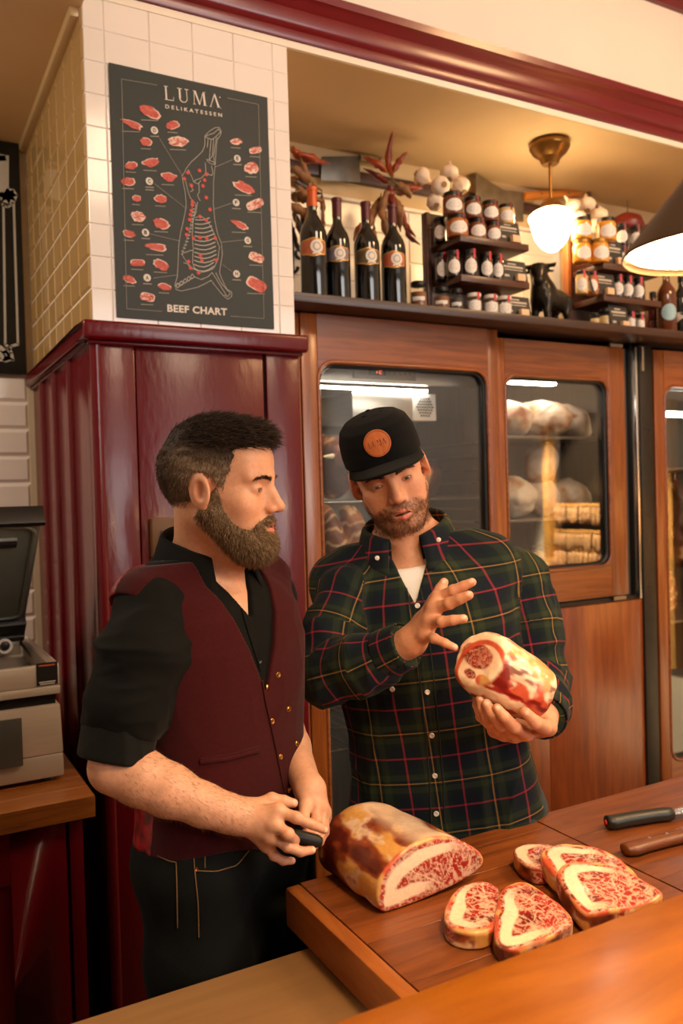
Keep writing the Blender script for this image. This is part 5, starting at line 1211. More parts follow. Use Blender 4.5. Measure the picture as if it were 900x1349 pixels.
for k, (px_, py_) in enumerate(((428,720), (462,735))):
    c = atY(px_, py_, 2.72); lump('beef_rib_piece', (c[0],2.66,z2+.17), (.055,.10,.185), rotm('Y',-14), 31+k, tone_rib, ('slatted piece of aged ribs beside the door frame', 'slatted piece of aged ribs next to the plaid shoulder')[k], GD, 0, z2, aged_m)
lump('beef_rib_piece', (1.78,2.70,z2+.12), (.10,.11,.13), I3, 34, tone_rib, 'aged ribs behind the man in the plaid shirt', GD, 0, z2, aged_m)
GE = 'aged beef in the fridge at the picture edge'
for k, (x, y, z, rx, rzz, lab) in enumerate(((3.05,2.70,1.42,.085,.23,'large aged beef quarter behind the edge door'), (3.34,2.76,1.44,.09,.22,'second aged beef quarter further inside the edge fridge'))):
    lump('beef_quarter', (x,y,z), (rx,.12,rzz), rotm('Y',6), 41+k, tone_aged, lab, GE, 0, None, aged_m)
    hk = MB(); hk.tube([(x,y,z+rzz*.8), (x,y,1.62), (x,y,1.69)], .004, 6); o = hk.build('meat_hook', steel, None, smooth=60, loc=(x,y,1.69)); tag(o, ('steel hook holding the large beef quarter', 'steel hook of the second beef quarter')[k], 'hook', 'meat hooks in the edge fridge')
lump('beef_rib_piece', (3.08,2.72,1.0205+.10), (.15,.13,.11), I3, 44, tone_rib, 'ribs lying on the lower shelf of the edge fridge', GE, 0, 1.0205, aged_m)
# ------------------------------------------------------------------ people: shared modelling
TOC = -np.array([fwd[0], fwd[1], 0]); TOC /= np.linalg.norm(TOC)      # towards the camera, level
IMR = np.array([rgt0[0], rgt0[1], 0])                                 # towards picture right, level
def facing(deg): return math.cos(math.radians(deg))*TOC + math.sin(math.radians(deg))*IMR
def loft(q, tab):
    """q local; tab rows: z, half width, front depth, back depth, y offset"""
    tab = np.asarray(tab, float); z = q[:,2]
    a, bf, bb, yo = (np.interp(z, tab[:,0], tab[:,k]) for k in (1,2,3,4))
    y = q[:,1]-yo; b = np.where(y > 0, bf, bb); pw = 2.4
    k = (np.abs(q[:,0]/a)**pw+np.abs(y/b)**pw)**(1/pw)
    d = (k-1)*np.minimum(a, b)
    ends = np.maximum(tab[0,0]-z, z-tab[-1,0])
    return np.maximum(d, ends)
TORSO = [(-.12,.165,.095,.115,0),(-.03,.176,.105,.128,0),(.04,.172,.108,.115,0),(.12,.160,.110,.100,0),(.20,.155,.110,.098,0),(.30,.165,.116,.108,0),(.40,.176,.118,.115,-.002),(.46,.172,.110,.112,-.006),(.50,.150,.095,.100,-.010),(.535,.105,.074,.082,-.014),(.57,.064,.056,.060,-.016),(.62,.050,.050,.052,-.012)]
def torso_sdf(q, off=0.0, wid=1.0):
    m = np.stack([np.abs(q[:,0])/wid, q[:,1], q[:,2]], 1)
    d = loft(m, TORSO)
    d = smin(d, cap(m, (.055,-.022,.555), (.150,-.012,.500), .038, .050), .035)
    return d-off
def hit(fn, x, y, t0=.9, t1=2.4, eps=.0006):
    r_ = ray(x, y); n = np.linalg.norm(r_); r_ = r_/n; t = t0
    for _ in range(160):
        d = float(fn((EYE+r_*t)[None])[0])
        if d < eps: break
        t += max(d*.7, .0005)
        if t > t1: return None
    return EYE+r_*t
def grad(fn, p, e=.0015):
    g = np.array([float(fn((p+np.eye(3)[k]*e)[None])[0]-fn((p-np.eye(3)[k]*e)[None])[0]) for k in range(3)]); return g/(np.linalg.norm(g)+1e-9)
def strands(name, roots, dirs, length, width, bend, m, parent, cols=None, seed=0):
    rr_ = np.random.RandomState(seed); N = len(roots)
    dirs = dirs/np.linalg.norm(dirs, axis=1, keepdims=True)
    a = np.cross(dirs, rr_.randn(N,3)); a /= np.linalg.norm(a, axis=1, keepdims=True); b = np.cross(dirs, a)
    L = (length*(.65+.6*rr_.rand(N)))[:,None]; bend = np.asarray(bend)
    mid = roots+dirs*L*.5+bend*L*.12; tip = roots+dirs*L+bend*L*.5
    V = np.empty((N,7,3))
    for k in range(3):
        an = 2*math.pi*k/3; o = (a*math.cos(an)+b*math.sin(an))*width; V[:,k] = roots+o; V[:,3+k] = mid+o*.8
    V[:,6] = tip
    f = []
    for k in range(3):
        k2 = (k+1) % 3; f += [(k,k2,3+k2), (k,3+k2,3+k), (3+k,3+k2,6)]
    F = (np.arange(N)[:,None,None]*7+np.array(f)[None]).reshape(-1,3)
    col = None if cols is None else np.repeat(cols, 7, axis=0)
    return raw(name, V.reshape(-1,3), F, m, parent, col=col, smooth=True)
def vnormals(V, F):
    n = np.zeros_like(V); c = np.cross(V[F[:,2]]-V[F[:,0]], V[F[:,3]]-V[F[:,1]])
    for k in range(4): np.add.at(n, F[:,k], c)
    return n/(np.linalg.norm(n, axis=1, keepdims=True)+1e-12)
# ---- head in its own frame: x right, y forward, z up, origin between the ears at eye level
def head_sdf(p, mouth=.0016, ear_y=-.012, lidgap=.0030, jaw=1.0, smile=0.0, ear_w=.0185):
    m = np.stack([np.abs(p[:,0]), p[:,1], p[:,2]], 1)
    d = ell(m, (0,-.012,.032), (.0755,.098,.087))
    d = smin(d, ell(m, (0,.026,-.034), (.0585*jaw,.062,.078)), .03)
    d = smin(d, ell(m, (0,.058,.046), (.054,.036,.044)), .03)
    d = smin(d, cap(m, (.051*jaw,-.004,-.052), (.020*jaw,.066,-.099), .019, .019), .026)
    d = smin(d, ell(m, (0,.077,-.101), (.021*jaw,.016,.017)), .016)
    d = smin(d, ell(m, (.043,.054,-.024), (.020,.022,.017)), .02)
    d = smin(d, ell(m, (.036,.058,-.052), (.020,.020,.024)), .02)
    d = smin(d, cap(m, (.008,.0895,.0185), (.046,.070,.021), .0085, .0075), .013)
    d = smax(d, -ell(m, (.0315,.103,.000), (.0195,.018,.0115)), .012)
    d = smin(d, cap(m, (0,.0885,.012), (0,.108,-.029), .0072, .0098), .011)
    d = smin(d, cap(m, (0,.080,.006), (0,.090,-.033), .0085, .0140), .012)
    d = smin(d, ell(m, (0,.1095,-.0335), (.0112,.0112,.0098)), .006)
    d = smin(d, ell(m, (.0122,.0985,-.0370), (.0072,.0102,.0078)), .005)
    d = smin(d, ell(m, (0,.079,-.067), (.030,.019,.021)), .014)
    d = smax(d, -ell(m, (.0062,.1035,-.0448), (.0032,.0050,.0032)), .002)
    s_ = smile
    if s_: d = smin(d, ell(m, (.040,.060,-.032), (.018,.019,.016)), .016)
    d = smin(d, cap(m, (.003,.0968,-.0640), (.020+.004*s_,.0855-.003*s_,-.0678+.006*s_), .0046, .0028), .004)
    d = smin(d, cap(m, (0,.0958,-.0772), (.018+.004*s_,.0855-.003*s_,-.0738+.006*s_), .0060, .0032), .005)
    d = smax(d, -cap(m, (0,.1015,-.0703), (.0215+.004*s_,.0885-.003*s_,-.0708+.006*s_), mouth, mouth*.55), .002)
    lid = ell(m, (.0315,.0735,-.001), (.0152,.0140,.0125))
    lid = smax(lid, -ell(m, (.0315,.092,-.0030), (.0130,.015,lidgap)), .0014)
    d = smin(d, lid, .0045)
    d = smax(d, -ell(m, (.0315,.0920,-.0030), (.0112,.0105,lidgap)), .0012)
    Re = rotm('Z', -24) @ rotm('X', 12)
    ear = ell(m, (.0790,ear_y,-.004), (.0086,ear_w,.0315), Re)
    ear = smax(ear, -ell(m, (.0885,ear_y+.004,-.004), (.0075,ear_w*.5,.0175), Re), .004)
    ear = smin(ear, cap(m, (.0760,ear_y+.010,-.008), (.0800,ear_y+.013,-.013), .005, .004), .004)
    ear = smin(ear, ell(m, (.0775,ear_y+.006,-.030), (.006,.0075,.0085)), .006)
    return smin(d, ear, .007)
def skin_tone(p, base, lipc, seed, stub=None, stubc=None, s_=0.0):
    x = np.abs(p[:,0]); c = np.tile(np.array(base), (len(p),1)); red_ = np.array(base)*np.array([1.02,.74,.66])
    n = fbm(p, 40, 3, seed)
    c = c*(1+.05*n)[:,None]
    def blend(dst, w_): nonlocal c; c = mixc(c, np.array(dst), np.clip(w_, 0, 1))
    blend(red_, .5*np.exp(-((p-np.array([0,.108,-.034]))**2).sum(1)/.016**2))
    m = np.stack([x, p[:,1], p[:,2]], 1)
    blend(red_, .40*np.exp(-((m-np.array([.045,.065,-.030]))**2).sum(1)/.022**2))
    blend(red_, .45*np.exp(-((m-np.array([.083,-.015,-.004]))**2).sum(1)/.026**2))
    blend(np.array(base)*np.array([.80,.66,.60]), .45*np.exp(-((m-np.array([.0315,.085,-.010]))**2).sum(1)/.010**2))
    lip = np.minimum(cap(m, (.003,.0968,-.0640), (.020+.004*s_,.0855-.003*s_,-.0678+.006*s_), .0046, .0028), cap(m, (0,.0958,-.0772), (.018+.004*s_,.0855-.003*s_,-.0738+.006*s_), .0060, .0032))
    if stub is not None: blend(stubc, stub(m)*(.62+.30*fbm(p, 150, 2, seed+2)))
    blend(lipc, 1-step(lip, .0004, .0028))
    blend(lin(60,22,18), 1-step(cap(m, (0,.098,-.0703), (.0195+.004*s_,.0875-.003*s_,-.0708+.006*s_), .0012, .0008), .0006, .0022))
    blend(lin(70,30,24), .85*(1-step(ell(m, (.0062,.1035,-.0448), (.0030,.0050,.0030)), .0, .002)))
    sl = np.abs(ell(m, (.0315,.0920,-.0030), (.0122,.0130,.0036))); blend(lin(70,38,30), .75*(1-step(sl, .0004, .0019)))
    return c
def eyeballs(parent, R, O, look, iris):
    for s in (1, -1):
        c = np.array([s*.0315,.0735,-.0015]); V = []; n1, n2 = 14, 20; Cc = []
        lk = np.array(look, float); lk /= np.linalg.norm(lk); a = np.cross(lk, [0,0,1]); a /= np.linalg.norm(a); b = np.cross(a, lk)
        for i in range(n1+1):
            th = math.pi*i/n1
            for k in range(n2):
                ph = 2*math.pi*k/n2; V.append(c+.0118*(lk*math.cos(th)+(a*math.cos(ph)+b*math.sin(ph))*math.sin(th)))
                Cc.append(lin(12,10,10) if th < .22 else iris if th < .52 else lin(214,200,188))
        F = [(i*n2+k, i*n2+(k+1) % n2, (i+1)*n2+(k+1) % n2, (i+1)*n2+k) for i in range(n1) for k in range(n2)]
        raw('eye', np.array(V)@R.T+O, np.array(F), mat('eye_wet', attr='tone', rough=.08, coat=.5), parent, col=np.array(Cc))
# ---- hands
def hand_sdf(p, wrist, fingers, thumb, r=.0092, palm=.0135):
    pd = None
    mcp = [f[0] for f in fingers]
    for q in mcp:
        c = cap(p, wrist, q, palm*1.25, palm*.86); pd = c if pd is None else smin(pd, c, .012)
    for a, b in zip(mcp, mcp[1:]): pd = smin(pd, cap(p, a, b, palm*.82), .008)
    pd = smin(pd, cap(p, wrist, thumb[0], palm*1.2, palm*1.1), .014)
    fd = None; sc = (1.0,1.04,.98,.86)
    for f, s in zip(fingers, sc):
        rs = [r*s*1.06, r*s*1.02, r*s*.92, r*s*.78]
        c = chain(p, f, rs, .003)
        c = smin(c, sph(p, f[1], r*s*1.07), .003)
        fd = c if fd is None else smin(fd, c, .0012)
    td = chain(p, thumb, [r*1.45, r*1.22, r*1.10, r*.84], .005)
    d = smin(pd, fd, .006); return smin(d, td, .006)
def limb(pts, rs, k=.012): return lambda p: chain(p, [np.array(q) for q in pts], rs, k)
def hand_tone(V, base, fingers, thumb, dors, seed):
    base = np.array(base); c = np.tile(base, (len(V),1))*(1+.07*fbm(V, 60, 3, seed))[:,None]; red_ = base*np.array([1.0,.72,.62])
    for f in fingers+[thumb]:
        for q, w_ in ((f[1],.35), (f[2],.30), (f[3],.35)): c = mixc(c, red_, w_*np.exp(-((V-q)**2).sum(1)/.009**2))
        dr = np.array(f[3])-np.array(f[2]); dr = dr/np.linalg.norm(dr)
        nl = np.array(f[3])+dr*.001+(dors-dr*(dors@dr))*.0065
        c = mixc(c, np.array(lin(236,190,168)), .8*(1-step(np.linalg.norm(V-nl, axis=1), .0038, .0052)))
        for q in (f[1], f[2]):      # knuckle creases
            s = (V-q)@dr; c = mixc(c, base*np.array([.72,.58,.52]), .35*(1-step(np.abs(np.abs(s)-.0022), .0002, .0010))*(np.linalg.norm(V-q, axis=1) < .012)*(((V-q)@dors) > .003))
    return c
def skin_mat(name):
    return mat(name, attr='tone', rough=.48, spec=.42, sss=.10, noise=.10, nscale=140, bump=.30, bscale=520, bdist=.0010, detail=6)
def bbox(pts, pad): pts = np.array(pts); return pts.min(0)-pad, pts.max(0)+pad
def torso_frame(Ph, Pn, F):
    Z = Pn-Ph; L = np.linalg.norm(Z); Z = Z/L; X = np.cross(F, Z); X /= np.linalg.norm(X); Y = np.cross(Z, X)
    return np.stack([X, Y, Z], 1), L/.55
def folds(p, amp, s=1.0, seed=0, stretch=(1,1,1)):
    q = p*np.array(stretch); w_ = np.stack([noise(q, 6*s, seed+1), noise(q, 6*s, seed+2), noise(q, 6*s, seed+3)], 1)*.05
    r1 = 1-np.abs(noise(q+w_, 11*s, seed)); r2 = 1-np.abs(noise(q+w_, 23*s, seed+5))
    return -amp*(r1**3)-amp*.45*(r2**3)+amp*.4
def trousers(parent, R, O, S, hipw, m, mshoe, name='trousers', top=.06):
    """legs down to the floor under a torso frame; feet level on the ground"""
    sx = R[:,0].copy(); sx[2] = 0; sx /= np.linalg.norm(sx); fy = np.array([-sx[1], sx[0], 0])
    hips = [O+R@np.array([s*.092,0,-.02])*S for s in (1,-1)]; kn = []; an = []
    for s, h in zip((1,-1), hips):
        f = h+sx*s*.02; kn.append(np.array([f[0],f[1],.50])+fy*.03); an.append(np.array([f[0],f[1],.10])-fy*.01+sx*s*.02)
    def fn(p):
        q = (p-O)@R/S
        d = loft(np.stack([q[:,0], q[:,1], q[:,2]], 1), TORSO)*S-.012
        d = np.maximum(d, (q[:,2]-top)*S); d = smax(d, (-.06-q[:,2])*S, .08)
        for h, k_, a_ in zip(hips, kn, an): d = smin(d, chain(p, [h, h*.65+k_*.35, k_, a_], [.094,.090,.072,.062], .03), .05)
        d = d+folds(p, .003, .8, 9, (1,1,.5))
        return np.maximum(d, .06-p[:,2])
    lo, hi = bbox(hips+kn+an, .16); lo[2] = .03; hi[2] = O[2]+.14
    V, F = surf(fn, lo, hi, .008); raw(name, V, F, m, parent)
    for a_ in an:
        def sh(p, a_=a_):
            q = p-np.array([a_[0],a_[1],0]); l = np.stack([q@sx, q@fy, q[:,2]], 1)
            d = ell(l, (0,.07,.035), (.048,.14,.048)); d = smin(d, ell(l, (0,-.03,.07), (.045,.06,.06)), .03); return np.maximum(d, -(l[:,2]-.001))
        c = np.array([a_[0],a_[1],0]); V, F = surf(sh, c-np.array([.22,.22,.01]), c+np.array([.26,.26,.17]), .007); raw('shoe', V, F, mshoe, parent)
    return fn
def collar(parent, R, O, S, zb, zf, rx, ry, cy, gap, drop_b, drop_f, m, name='collar', uvs=1.0, flare=.02, stand=.03, fold_f=.0):
    """turned-down shirt collar: stand, fold and leaf, wrapped round the neck"""
    n = 40; V = []; UV = []
    for i in range(n+1):
        u = -1+2*i/n; ph = math.radians(gap+(180-gap)*(1-abs(u)))*(1 if u > 0 else -1)      # 0 = front
        f = abs(u); e = max(0, (f-.55)/.45)
        z0 = zb+(zf-zb)*f**1.5; sx_, cy_ = math.sin(ph), math.cos(ph)
        ds = drop_b+(drop_f-drop_b)*e**1.6
        t_ = .010; rows_ = [(rx, ry, z0-.012), (rx-t_, ry-t_, z0+stand*.8), (rx-t_+.002, ry-t_+.002, z0+stand), (rx-t_+.008, ry-t_+.008, z0+stand*.8), (rx+.006+flare*.4, ry+.006+flare*.4, z0-ds*.35), (rx+.010+flare, ry+.010+flare, z0-ds)]
        for k, (a, b, z) in enumerate(rows_):
            push = e*e*(.012*k/5)
            V.append(O+R@np.array([a*sx_*(1+.1*e*k/5), cy+b*cy_+push+fold_f*e*(k >= 4), z])*S); UV.append((ph*.07, z))
    F = [(i*6+k, i*6+k+1, (i+1)*6+k+1, (i+1)*6+k) for i in range(n) for k in range(5)]
    o = raw(name, np.array(V), np.array(F), m, parent, uv=np.array(UV))
    md = o.modifiers.new('thickness', 'SOLIDIFY'); md.thickness = .0028; md.offset = 0
    return o
def surf_line(fn, pts, off=.001, n=16):
    out = []
    for i in range(n+1):
        t = i/n*(len(pts)-1); k = min(int(t), len(pts)-2); f = t-k
        h = hit(fn, pts[k][0]+(pts[k+1][0]-pts[k][0])*f, pts[k][1]+(pts[k+1][1]-pts[k][1])*f)
        if h is not None: out.append(h+grad(fn, h)*off)
    return out
def button(parent, fn, x, y, r, m, name='button', holes=False):
    h = hit(fn, x, y)
    if h is None: return
    g = grad(fn, h); b = MB().lathe([(r,-.001),(r,.0016),(r*.8,.0026),(r*.45,.0018),(.0002,.0018)], h, 14, g).build(name, m, parent, smooth=50)
    return b
# ------------------------------------------------------------------ the bearded man in the waistcoat
m1 = thing('person', 'bearded person in a maroon waistcoat and black shirt with rolled sleeves', 'person', (.54,1.47,0), 'people behind the counter')
SK1 = lin(214,158,124); skin1 = skin_mat('skin_bearded')
O1 = P(303, 1108, 1.56); N1 = P(276, 748, 1.55); R1, S1 = torso_frame(O1, N1, facing(50))
HO1 = P(290, 641, 1.50); HR1 = frame(facing(78)+np.array([0,0,-.05])) @ rotm('Y', 3)
def q1(p): return (p-O1)@R1/S1
neck_a = HO1+HR1@np.array([0,-.030,-.045]); neck_b = O1+R1@np.array([0,-.012,.545])*S1
def body1(p):
    d = head_sdf((p-HO1)@HR1, ear_y=-.008, lidgap=.0026, jaw=1.0, smile=1.0, mouth=.0020, ear_w=.0240)
    nk = smin(cap(p, neck_a, neck_b, .054, .058), cap(p, HO1+HR1@np.array([0,.035,-.085]), O1+R1@np.array([0,.03,.52])*S1, .030, .034), .03)
    d = smin(d, nk, .018)
    return smin(d, torso_sdf(q1(p), -.002)*S1, .014)
lo, hi = HO1-np.array([.17,.17,.30]), HO1+np.array([.17,.17,.15])
V, F = surf(body1, lo, hi, .0021)
lp = (V-HO1)@HR1
c = skin_tone(lp, SK1, lin(206,112,92), 1, s_=1.0)
parts1 = [(V, F, c)]
# right arm and hand
wr = P(311,1074,1.385); fing_r = [[P(366,1068,1.375),P(390,1077,1.365),P(411,1086,1.370),P(427,1093,1.380)], [P(361,1085,1.368),P(380,1099,1.352),P(388,1107,1.372),P(384,1110,1.392)],
      [P(357,1101,1.372),P(379,1115,1.362),P(396,1122,1.366),P(411,1120,1.380)], [P(352,1112,1.388),P(361,1127,1.382),P(373,1134,1.386),P(385,1134,1.396)]]
th_r = [P(333,1064,1.392),P(358,1053,1.402),P(374,1056,1.402),P(387,1058,1.406)]
el_r = P(152,1010,1.365)
fore_r = [(el_r,.042), (P(185,1024,1.362),.044), (P(222,1041,1.362),.041), (P(270,1061,1.372),.033), (P(300,1071,1.382),.0295), (wr,.027)]
up_r = P(190,880,1.41)
def arm_r(p):
    d = chain(p, [a for a, b in fore_r], [b for a, b in fore_r], .014)
    d = smin(d, cap(p, up_r, el_r, .046, .042), .012)
    return smin(d, hand_sdf(p, P(318,1077,1.384), fing_r, th_r, .0089, .0145), .016)
lo, hi = bbox([wr, el_r, up_r]+sum(fing_r, [])+th_r, .055); V, F = surf(arm_r, lo, hi, .0022)
parts1.append((V, F, hand_tone(V, SK1, fing_r, th_r, TOC*.8+np.array([0,0,.6]), 3)))
_Nf = vnormals(V, F); _rs = np.random.RandomState(21); _ax = (wr-el_r)/np.linalg.norm(wr-el_r); _t = (V-el_r)@_ax; _k = np.where((_t > .02) & (_t < np.linalg.norm(wr-el_r)+.02) & (_rs.rand(len(V)) < .11))[0]
arm_hair = (V[_k], _Nf[_k]*.5+_ax*.8+np.array([0,0,-.35])+_rs.randn(len(_k),3)*.3)
# left arm and hand
wl = P(405,1036,1.50); fing_l = [[P(416,1060,1.472),P(417,1081,1.452),P(408,1094,1.442),P(399,1099,1.436)], [P(422,1064,1.482),P(424,1086,1.462),P(416,1099,1.450),P(407,1105,1.442)],
      [P(426,1070,1.492),P(427,1091,1.474),P(420,1105,1.460),P(411,1111,1.452)], [P(427,1077,1.504),P(428,1096,1.488),P(422,1109,1.474),P(414,1115,1.462)]]
th_l = [P(404,1048,1.482),P(402,1062,1.462),P(400,1075,1.446),P(402,1086,1.430)]
el_l = P(366,925,1.70)
def arm_l(p):
    d = chain(p, [P(365,830,1.72), el_l, P(385,985,1.60), wl], [.046,.040,.034,.026], .014)
    return smin(d, hand_sdf(p, P(412,1042,1.495), fing_l, th_l, .0088, .014), .016)
lo, hi = bbox([wl, el_l, P(365,830,1.72)]+sum(fing_l, [])+th_l, .055); V, F = surf(arm_l, lo, hi, .0024)
parts1.append((V, F, hand_tone(V, SK1, fing_l, th_l, IMR*.8+np.array([0,0,.4]), 4)))
def core1(p):
    d = torso_sdf(q1(p), -.016)*S1; d = np.maximum(d, (.0-q1(p)[:,2])*S1)
    d = smin(d, chain(p, [P(203,815,1.43), up_r, el_r], [.040,.042,.036], .02), .03)
    return smin(d, chain(p, [P(352,805,1.69), P(365,840,1.72), el_l], [.040,.040,.036], .02), .03)
lo, hi = bbox([O1, N1, el_r, el_l, P(205,790,1.43), P(352,790,1.68)], .17); hi[2] = 1.50; V, F = surf(core1, lo, hi, .009)
parts1.append((V, F, SK1))
V, F, C = joinarr(parts1); raw('body', V, F, skin1, m1, col=C)
eyeballs(m1, HR1, HO1, (.0,1,-.12), lin(70,48,32))
strands('arm_hair', arm_hair[0], arm_hair[1], np.full(len(arm_hair[0]), .0085), .00016, np.zeros(3), mat('hair_strands', attr='tone', rough=.6, spec=.22), m1, np.tile(np.array(lin(96,62,40)), (len(arm_hair[0]),1)), 22)
# ---- hair, eyebrows, beard
def hair1(p):
    q = (p-HO1)@HR1; m = np.stack([np.abs(q[:,0]), q[:,1], q[:,2]], 1)
    d = ell(m, (0,-.013,.033), (.0790,.1015,.0905))
    d = smin(d, ell(m, (0,.004,.082), (.058,.086,.038)), .025)
    d = smin(d, ell(m, (0,.054,.086), (.046,.036,.026)), .02)
    # hairline: forehead, temples, round the ear, nape
    line = np.interp(m[:,1], [-.12,-.06,-.040,-.004,.012,.028,.036,.052,.064,.085,.12], [-.070,-.060,-.035,.022,.020,-.010,.022,.048,.062,.080,.088])
    d = smax(d, (line-m[:,2])*.8, .006)
    d = d+.0016*fbm(q*np.array([1,.35,1]), 120, 2, 4)
    return smax(d, -(ell(m, (.083,-.008,-.004), (.020,.026,.034))), .004)
V, F = surf(hair1, HO1-np.array([.13,.13,.09]), HO1+np.array([.13,.13,.155]), .0024)
hair_m = mat('hair_strands', attr='tone', rough=.6, spec=.22)
def hair_tone(q, s):
    t = step(q[:,2]+.25*np.clip(q[:,1], -.1, .1), .030, .075); n = np.random.RandomState(s).rand(len(q))
    side = mixc(np.array(lin(112,92,72)), np.array(lin(160,138,112)), n); top = mixc(np.array(lin(30,20,14)), np.array(lin(62,44,30)), n)
    back = step(-q[:,1], .03, .09); side = mixc(side, np.array(lin(66,50,38)), back*.8)
    return mixc(side, top, t)
q = (V-HO1)@HR1; raw('hair', V, F, hair_m, m1, col=hair_tone(q, 1)*.8)
Nn = vnormals(V, F); rs_ = np.random.RandomState(2); keep = rs_.choice(len(V), min(15000, len(V)), False)
vr = V[keep]; qn = q[keep]; flow = (np.array([0,.9,-.25])[None]*np.ones((len(qn),1))); tp_ = step(qn[:,2], .05, .09)
flow = np.where(tp_[:,None] > .5, np.array([0,.95,.05]), np.array([0,-.15,-.9])); dl = (Nn[keep]@HR1)*np.where(tp_ > .5, .35, .45)[:,None]+flow+rs_.randn(len(qn),3)*.22
strands('hair_strands', vr-Nn[keep]*.001, dl@HR1.T, np.where(tp_ > .5, .024, .008), .00055, HR1@np.array([0,0,-.25]), hair_m, m1, hair_tone(qn, 3), 5)
def bmask(m):       # beard region in the head frame
    up = np.interp(m[:,1], [-.02,.002,.018,.034,.052,.066,.085,.11], [-.045,-.022,.004,-.032,-.054,-.062,-.050,-.048])
    return up
def beard1(p):
    q = (p-HO1)@HR1; m = np.stack([np.abs(q[:,0]), q[:,1], q[:,2]], 1)
    d = cap(m, (.055,-.002,-.040), (.030,.060,-.098), .023, .030)
    d = smin(d, ell(m, (0,.068,-.098), (.038,.032,.034)), .02)
    d = smin(d, ell(m, (0,.072,-.106), (.032,.028,.024)), .02)
    d = smin(d, cap(m, (.062,.014,.006), (.057,.006,-.040), .010, .020), .012)
    d = smin(d, cap(m, (.004,.0965,-.0530), (.029,.080,-.066), .0058, .0070), .008)
    d = smin(d, cap(m, (.028,.080,-.070), (.026,.078,-.095), .010, .014), .01)
    d = smax(d, (m[:,2]-bmask(m))*.8, .004)
    d = smax(d, -ell(m, (0,.102,-.0690), (.0275,.030,.0108)), .003)
    return d+.0022*fbm(q*np.array([1,1,.35]), 110, 2, 7)
V, F = surf(beard1, HO1-np.array([.13,.13,.18]), HO1+np.array([.13,.13,.03]), .0024)
q = (V-HO1)@HR1
def beard_tone(q, s):
    n = np.random.RandomState(s).rand(len(q)); a = mixc(np.array(lin(92,70,48)), np.array(lin(164,136,100)), n**1.5); g = step(q[:,2], -.075, -.12); return mixc(a, np.array(lin(150,130,104)), g*.35*n)
raw('beard', V, F, hair_m, m1, col=beard_tone(q, 1)*.62)
Nn = vnormals(V, F); keep = rs_.choice(len(V), min(13000, len(V)), False); qn = q[keep]
dl = (Nn[keep]@HR1)*.75+np.array([0,.15,-.85])+rs_.randn(len(qn),3)*.28
strands('beard_strands', V[keep]-Nn[keep]*.0015, dl@HR1.T, np.interp(qn[:,2], [-.12,-.05,0], [.012,.010,.006]), .00055, np.array([0,0,-.3]), hair_m, m1, beard_tone(qn, 4), 6)
def brows(parent, HR, HO, col, lenm, seed, head):
    rs2 = np.random.RandomState(seed); N = 520; t = rs2.rand(N); s = np.where(rs2.rand(N) > .5, 1, -1)
    x = .011+.037*t; z = .0145+.008*np.sin(t*2.2)-.004*t+rs2.randn(N)*.0016; y = np.full(N, .12)
    pts = np.stack([s*x, y, z], 1)
    for _ in range(24): pts[:,1] -= np.clip(head(pts), -.01, .02)*.8
    d = np.stack([s*(.55+.6*t), .35+.2*rs2.randn(N), .45-.9*t], 1)
    cc = np.tile(np.array(col), (N,1))*(0.7+.6*rs2.rand(N))[:,None]
    for k in (s > 0, s < 0): strands('eyebrow', (pts@HR.T+HO)[k], (d@HR.T)[k], np.full(int(k.sum()), lenm), .0005, np.zeros(3), hair_m, parent, cc[k], seed)
brows(m1, HR1, HO1, lin(88,62,44), .0072, 8, lambda p: head_sdf(p))
# ---- black shirt
black_cloth = mat('black_shirt_cloth', lin(13,13,10), .85, spec=.12, noise=.15, nscale=40, bump=.25, bscale=500, sheen=.03, bdist=.0006)
sl_r = [P(204,806,1.435), P(190,860,1.41), P(168,930,1.385), P(158,965,1.375)]
sl_l = [P(350,790,1.685), P(356,850,1.72), P(364,900,1.715)]
axr = (sl_r[-1]-sl_r[-2]); axr = axr/np.linalg.norm(axr)
def shirt1(p):
    q = q1(p); d = torso_sdf(q, .009)*S1
    a = chain(p, sl_r, [.058,.074,.066,.058], .03); a = a+folds(p, .007, .9, 31, (.6,.6,1.5))
    d = smin(d, a, .025); d = smin(d, chain(p, sl_l, [.062,.066,.060], .03), .025)
    d = d+folds(p, .0025, 1.0, 33, (1,1,.6))
    w_ = np.clip((q[:,2]-.452)*.50, 0, .055)
    d = smax(d, np.minimum(w_-np.abs(q[:,0]-.004), q[:,1]-.0)*S1, .003)
    d = smax(d, (q[:,2]-.575)*S1, .004); d = np.maximum(d, (-.06-q[:,2])*S1)
    return np.maximum(d, (p-sl_r[-1])@axr)
lo, hi = bbox([O1, N1]+sl_r+sl_l, .14); lo[2] = O1[2]-.05; V, F = surf(shirt1, lo, hi, .0042)
shirt_o = raw('shirt', V, F, black_cloth, m1)
cf0, cf1 = P(161,950,1.378), P(150,1002,1.366); cax = (cf1-cf0)/np.linalg.norm(cf1-cf0)
def cuff1(p):
    d = chain(p, [cf0-cax*.02, cf1+cax*.02], [.0635,.0585], .01)+folds(p, .003, 1.2, 41, (1,1,1)); t = (p-cf0)@cax
    d = smax(smax(d, t-np.linalg.norm(cf1-cf0), .006), -t, .006)
    return smax(d, -(cap(p, cf0-cax*.05, cf1+cax*.05, .050, .047)), .004)
lo, hi = bbox([cf0, cf1], .09); V, F = surf(cuff1, lo, hi, .003); raw('rolled_cuff', V, F, mat('black_cuff_cloth', lin(17,18,15), .8, spec=.15, noise=.12, nscale=50, bump=.3, bscale=400, sheen=.04), shirt_o)
collar(shirt_o, R1, O1, S1, .600, .540, .088, .082, -.014, 30, .022, .058, black_cloth, flare=.014, stand=.036, fold_f=.004)
def skin_line(): pass
pl = surf_line(shirt1, [(318,802),(326,830),(338,868),(343,884)], .001); 
